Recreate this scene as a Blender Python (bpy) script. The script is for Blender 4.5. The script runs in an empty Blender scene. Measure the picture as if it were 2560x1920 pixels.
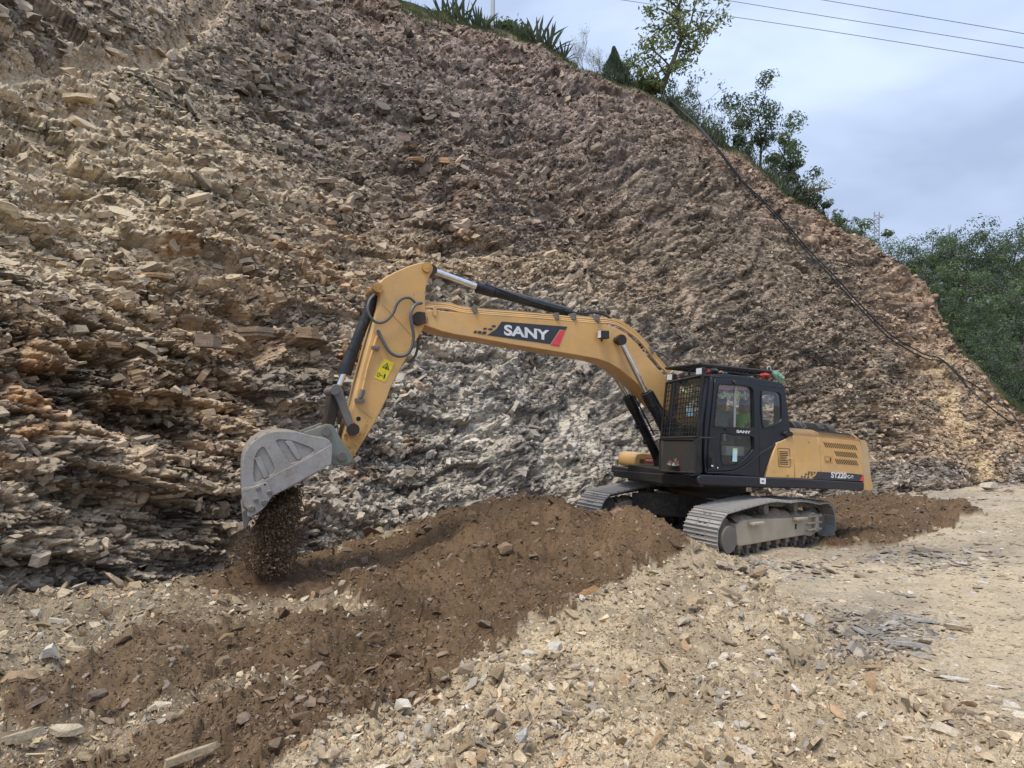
import bpy, bmesh, math, random
import numpy as np
from mathutils import Matrix, Vector, Euler
random.seed(7); rng = np.random.default_rng(11)
D = bpy.data; C = bpy.context; SC = C.scene; COL = SC.collection

# ------------------------------------------------------------------ camera, sky, sun, exposure
F = 1495.0; PIT = 0.0847            # focal length in pixels of a 2560 px wide picture, upward pitch
cam = D.objects.new('camera', D.cameras.new('camera')); COL.objects.link(cam)
cam.data.sensor_width = 36; cam.data.lens = F/2560*36; cam.data.clip_end = 2000; cam.data.clip_start = 0.05
cam.location = (0, 0, 0); cam.rotation_euler = (math.pi/2 + PIT, 0, 0); SC.camera = cam

w = D.worlds.new('World'); SC.world = w; w.use_nodes = True
SUN_EL, SUN_AZ = math.radians(64), math.radians(216)      # azimuth clockwise from +Y
nt = w.node_tree; nt.nodes.clear()
def wn(t, **k):
    n = nt.nodes.new(t)
    for a, b in k.items(): setattr(n, a, b)
    return n
out = wn('ShaderNodeOutputWorld'); bg = wn('ShaderNodeBackground'); nt.links.new(bg.outputs[0], out.inputs[0])
sky = wn('ShaderNodeTexSky', sky_type='NISHITA', sun_disc=False, sun_elevation=SUN_EL, sun_rotation=SUN_AZ)
tc = wn('ShaderNodeTexCoord'); mp = wn('ShaderNodeMapping'); mp.inputs['Scale'].default_value = (1.3, 1.3, 2.6)
nt.links.new(tc.outputs['Generated'], mp.inputs[0])
n1 = wn('ShaderNodeTexNoise'); n1.inputs['Scale'].default_value = 2.2; n1.inputs['Detail'].default_value = 4; n1.inputs['Roughness'].default_value = .5; n1.inputs['Distortion'].default_value = .35
nt.links.new(mp.outputs[0], n1.inputs[0])
cr = wn('ShaderNodeValToRGB'); cr.color_ramp.elements[0].position = .36; cr.color_ramp.elements[1].position = .66
cr.color_ramp.elements[0].color = (3.1, 3.72, 5.1, 1); cr.color_ramp.elements[1].color = (4.9, 5.8, 7.5, 1)
nt.links.new(n1.outputs[0], cr.inputs[0])
mx = wn('ShaderNodeMix', data_type='RGBA'); mx.inputs[0].default_value = .82
nt.links.new(sky.outputs[0], mx.inputs[6]); nt.links.new(cr.outputs[0], mx.inputs[7])
sxyz = wn('ShaderNodeSeparateXYZ'); nt.links.new(tc.outputs['Generated'], sxyz.inputs[0])
mr = wn('ShaderNodeMapRange'); mr.inputs[1].default_value = 0; mr.inputs[2].default_value = 1; mr.inputs[3].default_value = .72; mr.inputs[4].default_value = 1.35; nt.links.new(sxyz.outputs[2], mr.inputs[0])
mg = wn('ShaderNodeMix', data_type='RGBA', blend_type='MULTIPLY'); mg.inputs[0].default_value = 1; nt.links.new(mx.outputs[2], mg.inputs[6]); nt.links.new(mr.outputs[0], mg.inputs[7])   # an overcast sky is brighter overhead
nt.links.new(mg.outputs[2], bg.inputs[0]); bg.inputs[1].default_value = 0.088
sl = D.lights.new('sun', 'SUN'); sl.energy = 1.5; sl.angle = math.radians(20); sl.color = (1, .93, .82)
so = D.objects.new('sun', sl); COL.objects.link(so)
sd = Vector((math.sin(SUN_AZ)*math.cos(SUN_EL), math.cos(SUN_AZ)*math.cos(SUN_EL), math.sin(SUN_EL)))
so.rotation_euler = sd.to_track_quat('Z', 'Y').to_euler(); so.location = (0, 0, 60)
SC.view_settings.view_transform = 'Standard'; SC.view_settings.look = 'None'
SC.view_settings.gamma = 1; SC.view_settings.use_curve_mapping = False; SC.view_settings.exposure = 1.0
SC.render.engine = 'CYCLES'

# ------------------------------------------------------------------ helpers
def tag(o, label=None, cat=None, group=None, kind=None):
    if label: o['label'] = label
    if cat: o['category'] = cat
    if group: o['group'] = group
    if kind: o['kind'] = kind
    return o
def link(o, parent=None):
    COL.objects.link(o)
    if parent is not None: o.parent = parent
    return o
def empty(name, loc=(0, 0, 0)):
    o = D.objects.new(name, None); o.location = loc; o.empty_display_size = .3; return link(o)
def mat(name):
    m = D.materials.new(name); m.use_nodes = True; nt = m.node_tree
    return m, nt, nt.nodes['Principled BSDF']
def ramp(nt, fac, stops):
    r = nt.nodes.new('ShaderNodeValToRGB'); e = r.color_ramp.elements
    while len(e) < len(stops): e.new(.5)
    for i, (p, c) in enumerate(stops): e[i].position = p; e[i].color = (*c, 1) if len(c) == 3 else c
    nt.links.new(fac, r.inputs[0]); return r.outputs[0]
def noise(nt, scale, detail=5, rough=.6, co='Object', vec=None, stretch=None):
    if vec is None:
        t = nt.nodes.new('ShaderNodeTexCoord'); vec = t.outputs[co]
    if stretch:
        m = nt.nodes.new('ShaderNodeMapping'); m.inputs['Scale'].default_value = stretch; nt.links.new(vec, m.inputs[0]); vec = m.outputs[0]
    n = nt.nodes.new('ShaderNodeTexNoise'); n.inputs['Scale'].default_value = scale; n.inputs['Detail'].default_value = detail; n.inputs['Roughness'].default_value = rough
    nt.links.new(vec, n.inputs[0]); return n.outputs[0]
def mixc(nt, fac, a, b, mode='MIX'):
    m = nt.nodes.new('ShaderNodeMix'); m.data_type = 'RGBA'; m.blend_type = mode
    for s, i in ((fac, 0), (a, 6), (b, 7)):
        if isinstance(s, (int, float)): m.inputs[i].default_value = s
        elif isinstance(s, tuple): m.inputs[i].default_value = (*s, 1)
        else: nt.links.new(s, m.inputs[i])
    return m.outputs[2]
def math_(nt, op, a, b=0.0, c=None):
    m = nt.nodes.new('ShaderNodeMath'); m.operation = op
    for i, s in enumerate((a, b) if c is None else (a, b, c)):
        if isinstance(s, (int, float)): m.inputs[i].default_value = s
        else: nt.links.new(s, m.inputs[i])
    return m.outputs[0]
def bump(nt, b, h, strength=.3, dist=.01):
    n = nt.nodes.new('ShaderNodeBump'); n.inputs['Strength'].default_value = strength; n.inputs['Distance'].default_value = dist
    nt.links.new(h, n.inputs['Height']); nt.links.new(n.outputs[0], b.inputs['Normal'])

def paint(name, c, rough=.42, dust=(.42, .35, .26), dustamt=.35, spec=.4, metal=0., wear=None, nscale=3.0):
    m, nt, b = mat(name)
    n1 = noise(nt, nscale, 7, .68); n2 = noise(nt, nscale*8, 4, .6)
    f = ramp(nt, n1, [(.40, (0, 0, 0)), (.66, (1, 1, 1))])
    f2 = ramp(nt, n2, [(.35, (.35, .35, .35)), (.75, (1, 1, 1))])
    f = math_(nt, 'MULTIPLY', math_(nt, 'MULTIPLY', f, f2), dustamt)
    # dust settles on faces that look up
    g = nt.nodes.new('ShaderNodeNewGeometry'); sp = nt.nodes.new('ShaderNodeSeparateXYZ'); nt.links.new(g.outputs['True Normal'], sp.inputs[0])
    up = math_(nt, 'MULTIPLY', math_(nt, 'MAXIMUM', sp.outputs[2], 0), dustamt*1.1)
    fac = math_(nt, 'MINIMUM', math_(nt, 'ADD', f, up), .92)
    col = mixc(nt, fac, c, dust)
    var = ramp(nt, noise(nt, nscale*.7, 3), [(.3, (.86, .86, .86)), (.7, (1.08, 1.08, 1.08))])
    col = mixc(nt, 1.0, col, var, 'MULTIPLY')
    if wear:
        wv = ramp(nt, noise(nt, nscale*5, 8, .75), [(.62, (0, 0, 0)), (.66, (1, 1, 1))])
        col = mixc(nt, wv, col, wear)
    nt.links.new(col, b.inputs['Base Color'])
    rr = math_(nt, 'ADD', math_(nt, 'MULTIPLY', fac, .5), rough); nt.links.new(rr, b.inputs['Roughness'])
    b.inputs['Metallic'].default_value = metal; b.inputs['Specular IOR Level'].default_value = spec
    bump(nt, b, n2, .12, .004)
    return m
M = {}
M['yellow'] = paint('yellow_paint', (.72, .42, .15), .4, (.50, .39, .24), .6, wear=(.26, .15, .07), nscale=2.4)
M['yellow_worn'] = paint('worn_yellow_paint', (.6, .33, .1), .5, (.10, .065, .04), 1.1, wear=(.09, .05, .03), nscale=4)
M['tan_rear'] = paint('dusty_counterweight_paint', (.62, .37, .13), .5, (.48, .42, .33), 1.1, nscale=2.2)
M['navy'] = paint('dark_blue_black_paint', (.013, .016, .026), .3, (.14, .135, .13), .07, spec=.5)
M['black'] = paint('black_steel', (.016, .016, .018), .45, (.17, .14, .11), .35)
M['blackdirty'] = paint('dirty_black_steel', (.022, .022, .024), .5, (.2, .165, .12), .8, nscale=2.2)
M['cyl'] = paint('cylinder_black_paint', (.014, .016, .022), .3, (.2, .19, .18), .22)
M['greased'] = paint('greasy_dark_steel', (.03, .022, .018), .5, (.12, .08, .05), .8)
M['link'] = paint('worn_grey_link', (.15, .14, .135), .45, (.24, .2, .15), .7, nscale=5)
M['bucket'] = paint('bucket_grey_steel', (.40, .39, .38), .42, (.27, .225, .17), .95, metal=.2, wear=(.12, .085, .06), nscale=3.2)
M['bucketdark'] = paint('bucket_inside', (.07, .06, .05), .8, (.1, .075, .05), .8)
M['bucketgreen'] = paint('green_bucket_ear', (.21, .235, .2), .55, (.25, .225, .18), 1.3, nscale=4)
M['frame'] = paint('mud_coated_frame', (.43, .375, .285), .85, (.45, .39, .30), .8, spec=.15)
M['shoe'] = paint('worn_track_shoe', (.40, .395, .385), .38, (.36, .32, .27), .6, metal=.2, nscale=6)
M['roller'] = paint('mud_grey_roller', (.09, .085, .08), .6, (.3, .26, .2), .8, nscale=6)
M['mesh'] = paint('black_mesh_paint', (.014, .014, .015), .45, (.12, .1, .08), .3)
M['seat'] = paint('cab_interior', (.05, .05, .055), .7, (.2, .18, .15), .3)
M['interior'] = paint('cab_interior_panel', (.3, .31, .31), .7, (.2, .18, .15), .3)
def flat(name, c, rough=.5, metal=0., spec=.5):
    m, nt, b = mat(name); v = ramp(nt, noise(nt, 14, 4), [(.3, tuple(x*.82 for x in c)), (.7, tuple(min(1, x*1.1) for x in c))])
    nt.links.new(v, b.inputs['Base Color']); b.inputs['Roughness'].default_value = rough; b.inputs['Metallic'].default_value = metal; b.inputs['Specular IOR Level'].default_value = spec
    return m
M['chrome'] = flat('chrome_rod', (.75, .76, .78), .14, 1.)
M['hose'] = flat('grey_rubber_hose', (.10, .105, .11), .5)
M['hoseblack'] = flat('black_rubber_hose', (.02, .02, .022), .5)
M['white'] = flat('white_print', (.78, .79, .8), .45)
M['red'] = flat('red_print', (.75, .06, .09), .45)
M['label_yellow'] = flat('yellow_label', (.85, .68, .03), .45)
M['decal'] = flat('dark_grey_decal', (.035, .04, .052), .4)
M['ink'] = flat('black_ink', (.02, .02, .02), .5)
M['slot'] = flat('dark_slot', (.012, .011, .01), .8)
M['seam'] = flat('dark_seam', (.05, .03, .015), .8)
M['green_cloth'] = flat('faded_green_cloth', (.22, .38, .28), .9)
M['red_cloth'] = flat('faded_red_cloth', (.45, .07, .05), .9)
M['pink_cloth'] = flat('faded_pink_cloth', (.55, .22, .2), .9)
M['white_cloth'] = flat('off_white_cloth', (.6, .6, .55), .9)
M['lime'] = flat('lime_green_vest', (.33, .8, .1), .85)
M['grey_shirt'] = flat('grey_blue_shirt', (.16, .2, .22), .9)
M['trousers'] = flat('dark_trousers', (.03, .035, .05), .9)
M['skin'] = flat('brown_skin', (.3, .16, .1), .55)
M['hair'] = flat('black_hair', (.012, .012, .014), .6)
M['petal_y'] = flat('yellow_petal', (.75, .65, .12), .8)
M['petal_r'] = flat('red_petal', (.6, .08, .06), .8)
M['petal_g'] = flat('green_petal', (.35, .55, .12), .8)
M['lamp'] = flat('lamp_lens', (.7, .72, .74), .15)
M['sticker_blue'] = flat('pale_blue_sticker', (.5, .72, .78), .4)
def glass_mat():
    m, nt, b = mat('cab_glass'); nt.nodes.remove(b)
    tr = nt.nodes.new('ShaderNodeBsdfTransparent'); tr.inputs[0].default_value = (.84, .9, .9, 1)
    gl = nt.nodes.new('ShaderNodeBsdfGlossy'); gl.inputs['Roughness'].default_value = .03; gl.inputs[0].default_value = (.9, .95, 1, 1)
    df = nt.nodes.new('ShaderNodeBsdfDiffuse'); df.inputs[0].default_value = (.45, .46, .45, 1)
    lw = nt.nodes.new('ShaderNodeLayerWeight'); lw.inputs[0].default_value = .5
    fc = math_(nt, 'ADD', math_(nt, 'MULTIPLY', math_(nt, 'POWER', lw.outputs['Facing'], 3.0), .6), .09)
    m1 = nt.nodes.new('ShaderNodeMixShader'); m2 = nt.nodes.new('ShaderNodeMixShader')
    dust = ramp(nt, noise(nt, 4, 6, .7), [(.4, (.01, .01, .01)), (.8, (.09, .09, .09))])
    nt.links.new(dust, m1.inputs[0]); nt.links.new(tr.outputs[0], m1.inputs[1]); nt.links.new(df.outputs[0], m1.inputs[2])
    nt.links.new(fc, m2.inputs[0]); nt.links.new(m1.outputs[0], m2.inputs[1]); nt.links.new(gl.outputs[0], m2.inputs[2])
    nt.links.new(m2.outputs[0], nt.nodes['Material Output'].inputs[0]); return m
M['glass'] = glass_mat()

# ------------------------------------------------------------------ view geometry used to place things in the world
def rotm(a, ax): return np.array(Matrix.Rotation(a, 3, ax))
RC = rotm(PIT, 'X')
def ray(px, py): return RC @ np.array([(px-1280)/F, 1, -(py-960)/F])
def at(px, py, Y):                      # world point at depth Y on the line of sight of a picture position
    d = ray(px, py); return Vector(d*(Y/d[1]))
def ke(px, py):
    d = ray(px, py); return d[0]/d[1], d[2]/d[1]

# ------------------------------------------------------------------ vectorised noise
def _h(ix, iy, iz, s):
    with np.errstate(over='ignore'):
        h = (ix.astype(np.uint32)*np.uint32(73856093)) ^ (iy.astype(np.uint32)*np.uint32(19349663)) ^ (iz.astype(np.uint32)*np.uint32(83492791)) ^ np.uint32((s*2654435761+97) & 0xffffffff)
        h = (h ^ (h >> np.uint32(15)))*np.uint32(2246822519); h = (h ^ (h >> np.uint32(13)))*np.uint32(3266489917); h ^= h >> np.uint32(16)
    return h.astype(np.float32)/np.float32(4294967296.)
def vnoise(P, s=0):
    P = P.astype(np.float32); I = np.floor(P).astype(np.int64); f = P-I; f = f*f*(3-2*f); r = 0
    for dx in (0, 1):
        wx = f[:, 0] if dx else 1-f[:, 0]
        for dy in (0, 1):
            wy = f[:, 1] if dy else 1-f[:, 1]
            for dz in (0, 1):
                wz = f[:, 2] if dz else 1-f[:, 2]
                r = r + wx*wy*wz*_h(I[:, 0]+dx, I[:, 1]+dy, I[:, 2]+dz, s)
    return r*2-1
def fbm(P, sc, oct=4, s=0, gain=.5):
    r = 0; a = 1
    for o in range(oct): r = r+a*vnoise(P*sc*(2**o)+o*17.3, s+o); a *= gain
    return r
def cell(P, s=0):                      # nearest jittered cell: random values of the cell, distance to its centre and edge
    P = P.astype(np.float32); I = np.floor(P).astype(np.int64); best = np.full(len(P), 9., np.float32); sec = best.copy()
    r1 = np.zeros(len(P), np.float32); r2 = r1.copy()
    off = np.zeros((len(P), 3), np.float32)
    for dx in (-1, 0, 1):
        for dy in (-1, 0, 1):
            for dz in (-1, 0, 1):
                J = I+np.array([dx, dy, dz])
                jx = J[:, 0]+_h(J[:, 0], J[:, 1], J[:, 2], s); jy = J[:, 1]+_h(J[:, 0], J[:, 1], J[:, 2], s+1); jz = J[:, 2]+_h(J[:, 0], J[:, 1], J[:, 2], s+2)
                ex = P[:, 0]-jx; ey = P[:, 1]-jy; ez = P[:, 2]-jz
                d = ex*ex+ey*ey+ez*ez; mk = d < best
                sec = np.where(mk, best, np.minimum(sec, d)); best = np.where(mk, d, best)
                rr = _h(J[:, 0], J[:, 1], J[:, 2], s+3)
                r1 = np.where(mk, rr, r1); r2 = np.where(mk, _h(J[:, 0], J[:, 1], J[:, 2], s+4), r2)
                off[mk, 0] = ex[mk]; off[mk, 1] = ey[mk]; off[mk, 2] = ez[mk]
    return r1, r2, np.sqrt(sec)-np.sqrt(best), off
def sstep(a, b, x): t = np.clip((x-a)/(b-a), 0, 1); return t*t*(3-2*t)
def projpx(P):
    c = P @ RC; return 1280+F*c[:, 0]/np.maximum(c[:, 1], .01), 960-F*c[:, 2]/np.maximum(c[:, 1], .01)

def grid_mesh(name, V, nu, nv, col=None, extra=None):
    m = D.meshes.new(name); n = len(V)
    i = np.arange(nv-1)[:, None]*nu+np.arange(nu-1)[None, :]
    q = np.stack([i, i+1, i+nu+1, i+nu], -1).reshape(-1, 4).astype(np.int32)
    m.vertices.add(n); m.vertices.foreach_set('co', V.astype(np.float32).ravel())
    m.loops.add(q.size); m.loops.foreach_set('vertex_index', q.ravel())
    m.polygons.add(len(q)); m.polygons.foreach_set('loop_start', np.arange(0, q.size, 4, dtype=np.int32))
    m.update(calc_edges=True)
    if col is not None:
        a = m.attributes.new('col', 'FLOAT_COLOR', 'POINT'); a.data.foreach_set('color', np.hstack([col, np.ones((n, 1))]).astype(np.float32).ravel())
    for k, v in (extra or {}).items():
        a = m.attributes.new(k, 'FLOAT', 'POINT'); a.data.foreach_set('value', v.astype(np.float32))
    return m
def grid_normals(V, nu, nv):
    G = V.reshape(nv, nu, 3); du = np.gradient(G, axis=1); dv = np.gradient(G, axis=0)
    n = np.cross(du, dv).reshape(-1, 3); n /= np.linalg.norm(n, axis=1)[:, None]+1e-9; return n

# ------------------------------------------------------------------ earth and rock materials
def earth_mat(name, inst=None, rough=.9, b1=40, bs=.5, bd=.01, dusty=False, bed=(1, 1, 3)):
    m, nt, b = mat(name)
    if inst == 'object':
        oi = nt.nodes.new('ShaderNodeObjectInfo'); base = oi.outputs['Color']
    else:
        at_ = nt.nodes.new('ShaderNodeAttribute'); at_.attribute_name = 'col'; at_.attribute_type = 'INSTANCER' if inst else 'GEOMETRY'; base = at_.outputs['Color']
    g = nt.nodes.new('ShaderNodeNewGeometry')
    n1 = noise(nt, b1*.35, 6, .7, vec=g.outputs['Position'], stretch=bed); n2 = noise(nt, b1*2.2, 4, .65, vec=g.outputs['Position'])
    v = ramp(nt, n1, [(.28, (.66, .64, .62)), (.5, (1, 1, 1)), (.74, (1.3, 1.26, 1.2))])
    c = mixc(nt, 1., base, v, 'MULTIPLY')
    v2 = ramp(nt, n2, [(.3, (.74, .74, .74)), (.7, (1.22, 1.22, 1.22))]); c = mixc(nt, 1., c, v2, 'MULTIPLY')
    if dusty or name == 'rock_block':                             # thin beds of lighter and darker shale
        lb = ramp(nt, noise(nt, 3.2, 4, .7, vec=g.outputs['Position'], stretch=(.22, .3, 4.2)), [(.3, (.62, .61, .6)), (.5, (1, 1, 1)), (.7, (1.35, 1.3, 1.24))]); c = mixc(nt, 1., c, lb, 'MULTIPLY')
    if dusty:
        da = nt.nodes.new('ShaderNodeAttribute'); da.attribute_name = 'dust'; da.attribute_type = 'INSTANCER' if inst else 'GEOMETRY'
        sp = nt.nodes.new('ShaderNodeSeparateXYZ'); nt.links.new(g.outputs['True Normal'], sp.inputs[0])
        u = nt.nodes.new('ShaderNodeMapRange'); u.interpolation_type = 'SMOOTHSTEP'; u.inputs[1].default_value = -.08; u.inputs[2].default_value = .34; nt.links.new(sp.outputs[2], u.inputs[0])
        f = math_(nt, 'MULTIPLY', u.outputs[0], da.outputs['Fac'])
        c = mixc(nt, f, c, mixc(nt, 1., (.60, .49, .335), v2, 'MULTIPLY'))
    nt.links.new(c, b.inputs['Base Color']); b.inputs['Roughness'].default_value = rough; b.inputs['Specular IOR Level'].default_value = .22
    h = math_(nt, 'ADD', n1, math_(nt, 'MULTIPLY', n2, .4)); bump(nt, b, h, bs, bd)
    return m
M['ground'] = earth_mat('earth_and_gravel', b1=55, bs=.6, bd=.012, bed=(1, 1, 1))
M['cliff'] = earth_mat('shale_rock_face', b1=16, bs=.8, bd=.03, dusty=True, bed=(.8, .8, 3.2))
M['chip'] = earth_mat('loose_stone', inst='instancer', b1=60, bs=.4, bd=.006, bed=(1, 1, 1))
M['shard'] = earth_mat('shale_shard', inst='instancer', b1=20, bs=.6, bd=.02, dusty=True, bed=(1, 1, 2))
M['stone'] = earth_mat('single_stone', inst='object', b1=34, bs=.55, bd=.012, bed=(1, 1, 1.6))
M['rockblock'] = earth_mat('rock_block', inst='object', b1=16, bs=.8, bd=.025, bed=(.8, .8, 3))

# ------------------------------------------------------------------ stone templates
def hull_mesh(name, n, dims, seed, m, jag=.35):
    r = random.Random(seed); bm = bmesh.new()
    for i in range(n):
        v = Vector((r.gauss(0, 1), r.gauss(0, 1), r.gauss(0, 1))).normalized()
        s = 1-r.random()*jag
        # push towards a box so that faces are flat and edges sharp
        k = max(abs(v.x), abs(v.y), abs(v.z)); v = v.lerp(v/k, .55)
        bm.verts.new((v.x*dims[0]*s, v.y*dims[1]*s, v.z*dims[2]*s))
    res = bmesh.ops.convex_hull(bm, input=bm.verts)
    bmesh.ops.delete(bm, geom=[e for e in res['geom_interior'] if isinstance(e, bmesh.types.BMVert)], context='VERTS')
    bmesh.ops.recalc_face_normals(bm, faces=bm.faces)
    me = D.meshes.new(name); bm.to_mesh(me); bm.free(); me.materials.append(m); return me
def slab_mesh(name, seed, thick, m, sides=6):
    r = random.Random(seed); bm = bmesh.new(); a0 = r.random()*6; top = []; bot = []
    asp = r.uniform(.5, .95)
    for i in range(sides):
        a = a0+(i+r.uniform(-.3, .3))*2*math.pi/sides; rad = r.uniform(.65, 1.05)
        x, y = math.cos(a)*rad, math.sin(a)*rad*asp
        top.append(bm.verts.new((x*r.uniform(.82, 1), y*r.uniform(.82, 1), thick*r.uniform(.6, 1.2))))
        bot.append(bm.verts.new((x, y, -thick*r.uniform(.6, 1.2))))
    bm.faces.new(top); bm.faces.new(bot[::-1])
    for i in range(sides):
        j = (i+1) % sides; bm.faces.new((top[i], bot[i], bot[j], top[j]))
    bmesh.ops.triangulate(bm, faces=bm.faces); bmesh.ops.recalc_face_normals(bm, faces=bm.faces)
    me = D.meshes.new(name); bm.to_mesh(me); bm.free(); me.materials.append(m); return me
def template_collection(name, meshes):
    c = D.collections.new(name)
    for i, me in enumerate(meshes):
        o = D.objects.new('%s_shape_%02d' % (name, i), me); c.objects.link(o)
    return c
chips = template_collection('chip', [hull_mesh('chip', 9, (1, .75, .5), i, M['chip']) for i in range(7)]+[slab_mesh('chip', 50+i, .2, M['chip'], 5) for i in range(4)])
shards = template_collection('shard', [slab_mesh('shard', i, .16+.03*(i % 4), M['shard'], 5+i % 2) for i in range(7)]+[hull_mesh('shard', 10, (1, .7, .5), 90+i, M['shard']) for i in range(3)])

def align_euler(N, spin):
    n = N/(np.linalg.norm(N, axis=1)[:, None]+1e-9)
    a = np.where(np.abs(n[:, 2:3]) < .9, np.array([[0, 0, 1.]]), np.array([[1., 0, 0]]))
    x = np.cross(a, n); x /= np.linalg.norm(x, axis=1)[:, None]; y = np.cross(n, x)
    c, s = np.cos(spin)[:, None], np.sin(spin)[:, None]
    X = x*c+y*s; Y = -x*s+y*c
    return np.stack([np.arctan2(Y[:, 2], n[:, 2]), -np.arcsin(np.clip(X[:, 2], -1, 1)), np.arctan2(X[:, 1], X[:, 0])], 1)
def scatter(name, P, E, S, colr, coll, parent=None, dust=None, label=None, cat=None, kind='stuff'):
    """one object: points carrying rotation, size and colour, stones set on them by geometry nodes"""
    me = D.meshes.new(name); n = len(P); me.vertices.add(n); me.vertices.foreach_set('co', P.astype(np.float32).ravel())
    a = me.attributes.new('rot', 'FLOAT_VECTOR', 'POINT'); a.data.foreach_set('vector', E.astype(np.float32).ravel())
    a = me.attributes.new('siz', 'FLOAT_VECTOR', 'POINT'); a.data.foreach_set('vector', S.astype(np.float32).ravel())
    a = me.attributes.new('col', 'FLOAT_COLOR', 'POINT'); a.data.foreach_set('color', np.hstack([colr, np.ones((n, 1))]).astype(np.float32).ravel())
    a = me.attributes.new('pick', 'INT', 'POINT'); a.data.foreach_set('value', rng.integers(0, 1000, n).astype(np.int32))
    if dust is not None:
        a = me.attributes.new('dust', 'FLOAT', 'POINT'); a.data.foreach_set('value', dust.astype(np.float32))
    me.update(); o = link(D.objects.new(name, me), parent)
    ng = D.node_groups.new(name+'_nodes', 'GeometryNodeTree')
    ng.interface.new_socket('Geometry', in_out='INPUT', socket_type='NodeSocketGeometry'); ng.interface.new_socket('Geometry', in_out='OUTPUT', socket_type='NodeSocketGeometry')
    N = ng.nodes.new; L = ng.links.new
    gi = N('NodeGroupInput'); go = N('NodeGroupOutput'); mp = N('GeometryNodeMeshToPoints'); ip = N('GeometryNodeInstanceOnPoints')
    ci = N('GeometryNodeCollectionInfo'); ci.inputs['Collection'].default_value = coll; ci.inputs['Separate Children'].default_value = True; ci.inputs['Reset Children'].default_value = True
    def attr(nm, ty):
        q = N('GeometryNodeInputNamedAttribute'); q.data_type = ty; q.inputs[0].default_value = nm; return q.outputs[0]
    er = N('FunctionNodeEulerToRotation')
    L(gi.outputs[0], mp.inputs[0]); L(mp.outputs[0], ip.inputs['Points']); L(ci.outputs[0], ip.inputs['Instance']); ip.inputs['Pick Instance'].default_value = True
    L(attr('pick', 'INT'), ip.inputs['Instance Index']); L(attr('rot', 'FLOAT_VECTOR'), er.inputs[0]); L(er.outputs[0], ip.inputs['Rotation'])
    L(attr('siz', 'FLOAT_VECTOR'), ip.inputs['Scale']); L(ip.outputs[0], go.inputs[0])
    md = o.modifiers.new('scatter', 'NODES'); md.node_group = ng
    tag(o, label, cat, None, kind); return o

# ------------------------------------------------------------------ THE GROUND
GP = [(2560,1920,3.0),(1900,1920,3.0),(1280,1920,2.9),(900,1850,3.2),(640,1920,3.1),(0,1920,3.0),(0,1700,4.0),(0,1580,5.2),(400,1490,7.0),
      (400,1700,4.4),(700,1455,8.6),(800,1560,6.1),(1000,1650,5.1),(1200,1600,5.25),(1400,1500,6.5),(1650,1395,8.2),(1300,1400,8.1),(1100,1335,9.9),
      (1230,1268,10.6),(1430,1268,10.2),(1560,1282,9.3),(1640,1305,9.0),(1700,1352,8.7),(1760,1392,8.5),(900,1378,10.2),(2000,1392,9.4),(2200,1240,20),(2300,1300,13.6),(2560,1400,9.0),
      (2560,1222,22),(1900,1700,4.35),(2300,1600,5.2),(2100,1330,12.5)]
_TM = Vector((3.695, 11.575, -1.996)); _RT = Matrix.Rotation(3.5823, 3, 'Z') @ Matrix.Rotation(-.0365, 3, 'X') @ Matrix.Rotation(-.0461, 3, 'Y') @ Matrix.Rotation(.2374, 3, 'Z')
GW = [tuple(at(*g)) for g in GP]+[tuple(_TM+_RT @ Vector((u, v, .10))) for u in (-1.7, -.6, .6, 1.5) for v in (.9, 1.6)]+[(2.3,11.2,-1.75),(3.7,11.6,-2.06),(5.5,12.4,-2.16),(3.3,9.9,-1.99),(5.0,11.2,-2.12),(2,14.5,-1.85),(-8,3,-1.5),(-4,1,-1.6),(0,.8,-1.62),(4,.8,-1.66),(9,2,-1.7),(20,4,-1.8),(40,10,-2),(60,40,-2.2),(30,40,-2.2),(8,24,-2.2),(-3,13,-2.1),(-7,9,-1.9),(-14,7,-1.7)]
GW = np.array(GW)
def tps(r2): return .5*r2*np.log(r2+1e-9)
n_ = len(GW); A_ = np.zeros((n_+3, n_+3)); dd = ((GW[:, None, :2]-GW[None, :, :2])**2).sum(-1)
A_[:n_, :n_] = tps(dd)+np.eye(n_)*.05; A_[:n_, n_] = 1; A_[:n_, n_+1:] = GW[:, :2]; A_[n_, :n_] = 1; A_[n_+1:, :n_] = GW[:, :2].T
WT = np.linalg.solve(A_, np.concatenate([GW[:, 2], np.zeros(3)]))
def zground(x, y):
    x = np.atleast_1d(np.asarray(x, float)); y = np.atleast_1d(np.asarray(y, float)); z = WT[n_]+WT[n_+1]*x+WT[n_+2]*y
    for i in range(n_): z = z+WT[i]*tps((x-GW[i, 0])**2+(y-GW[i, 1])**2)
    return np.clip(z, -3.2, .3)
def inpoly(px, py, poly):
    r = np.zeros(len(px), bool); n = len(poly)
    for i in range(n):
        x1, y1 = poly[i]; x2, y2 = poly[(i+1) % n]
        c = ((y1 > py) != (y2 > py)) & (px < (x2-x1)*(py-y1)/((y2-y1)+1e-9)+x1); r ^= c
    return r
BROWN = [[(400,1478),(560,1445),(640,1400),(760,1400),(880,1372),(960,1345),(1080,1300),(1200,1262),(1240,1200),(1440,1200),(1680,1240),(1760,1330),(1715,1372),(1640,1400),(1560,1455),(1500,1480),(1460,1500),(1380,1545),(1330,1560),(1200,1612),(1120,1690),(1010,1745),(900,1800),(780,1850),(640,1900),(560,1960),(300,1990),(-80,2000),(-80,1880),(60,1840),(0,1790),(0,1700),(180,1640),(330,1590),(420,1530)],
         [(2050,1372),(2130,1376),(2200,1372),(2290,1350),(2370,1315),(2450,1283),(2430,1262),(2330,1243),(2150,1232),(1980,1235),(1900,1280)]]
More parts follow.
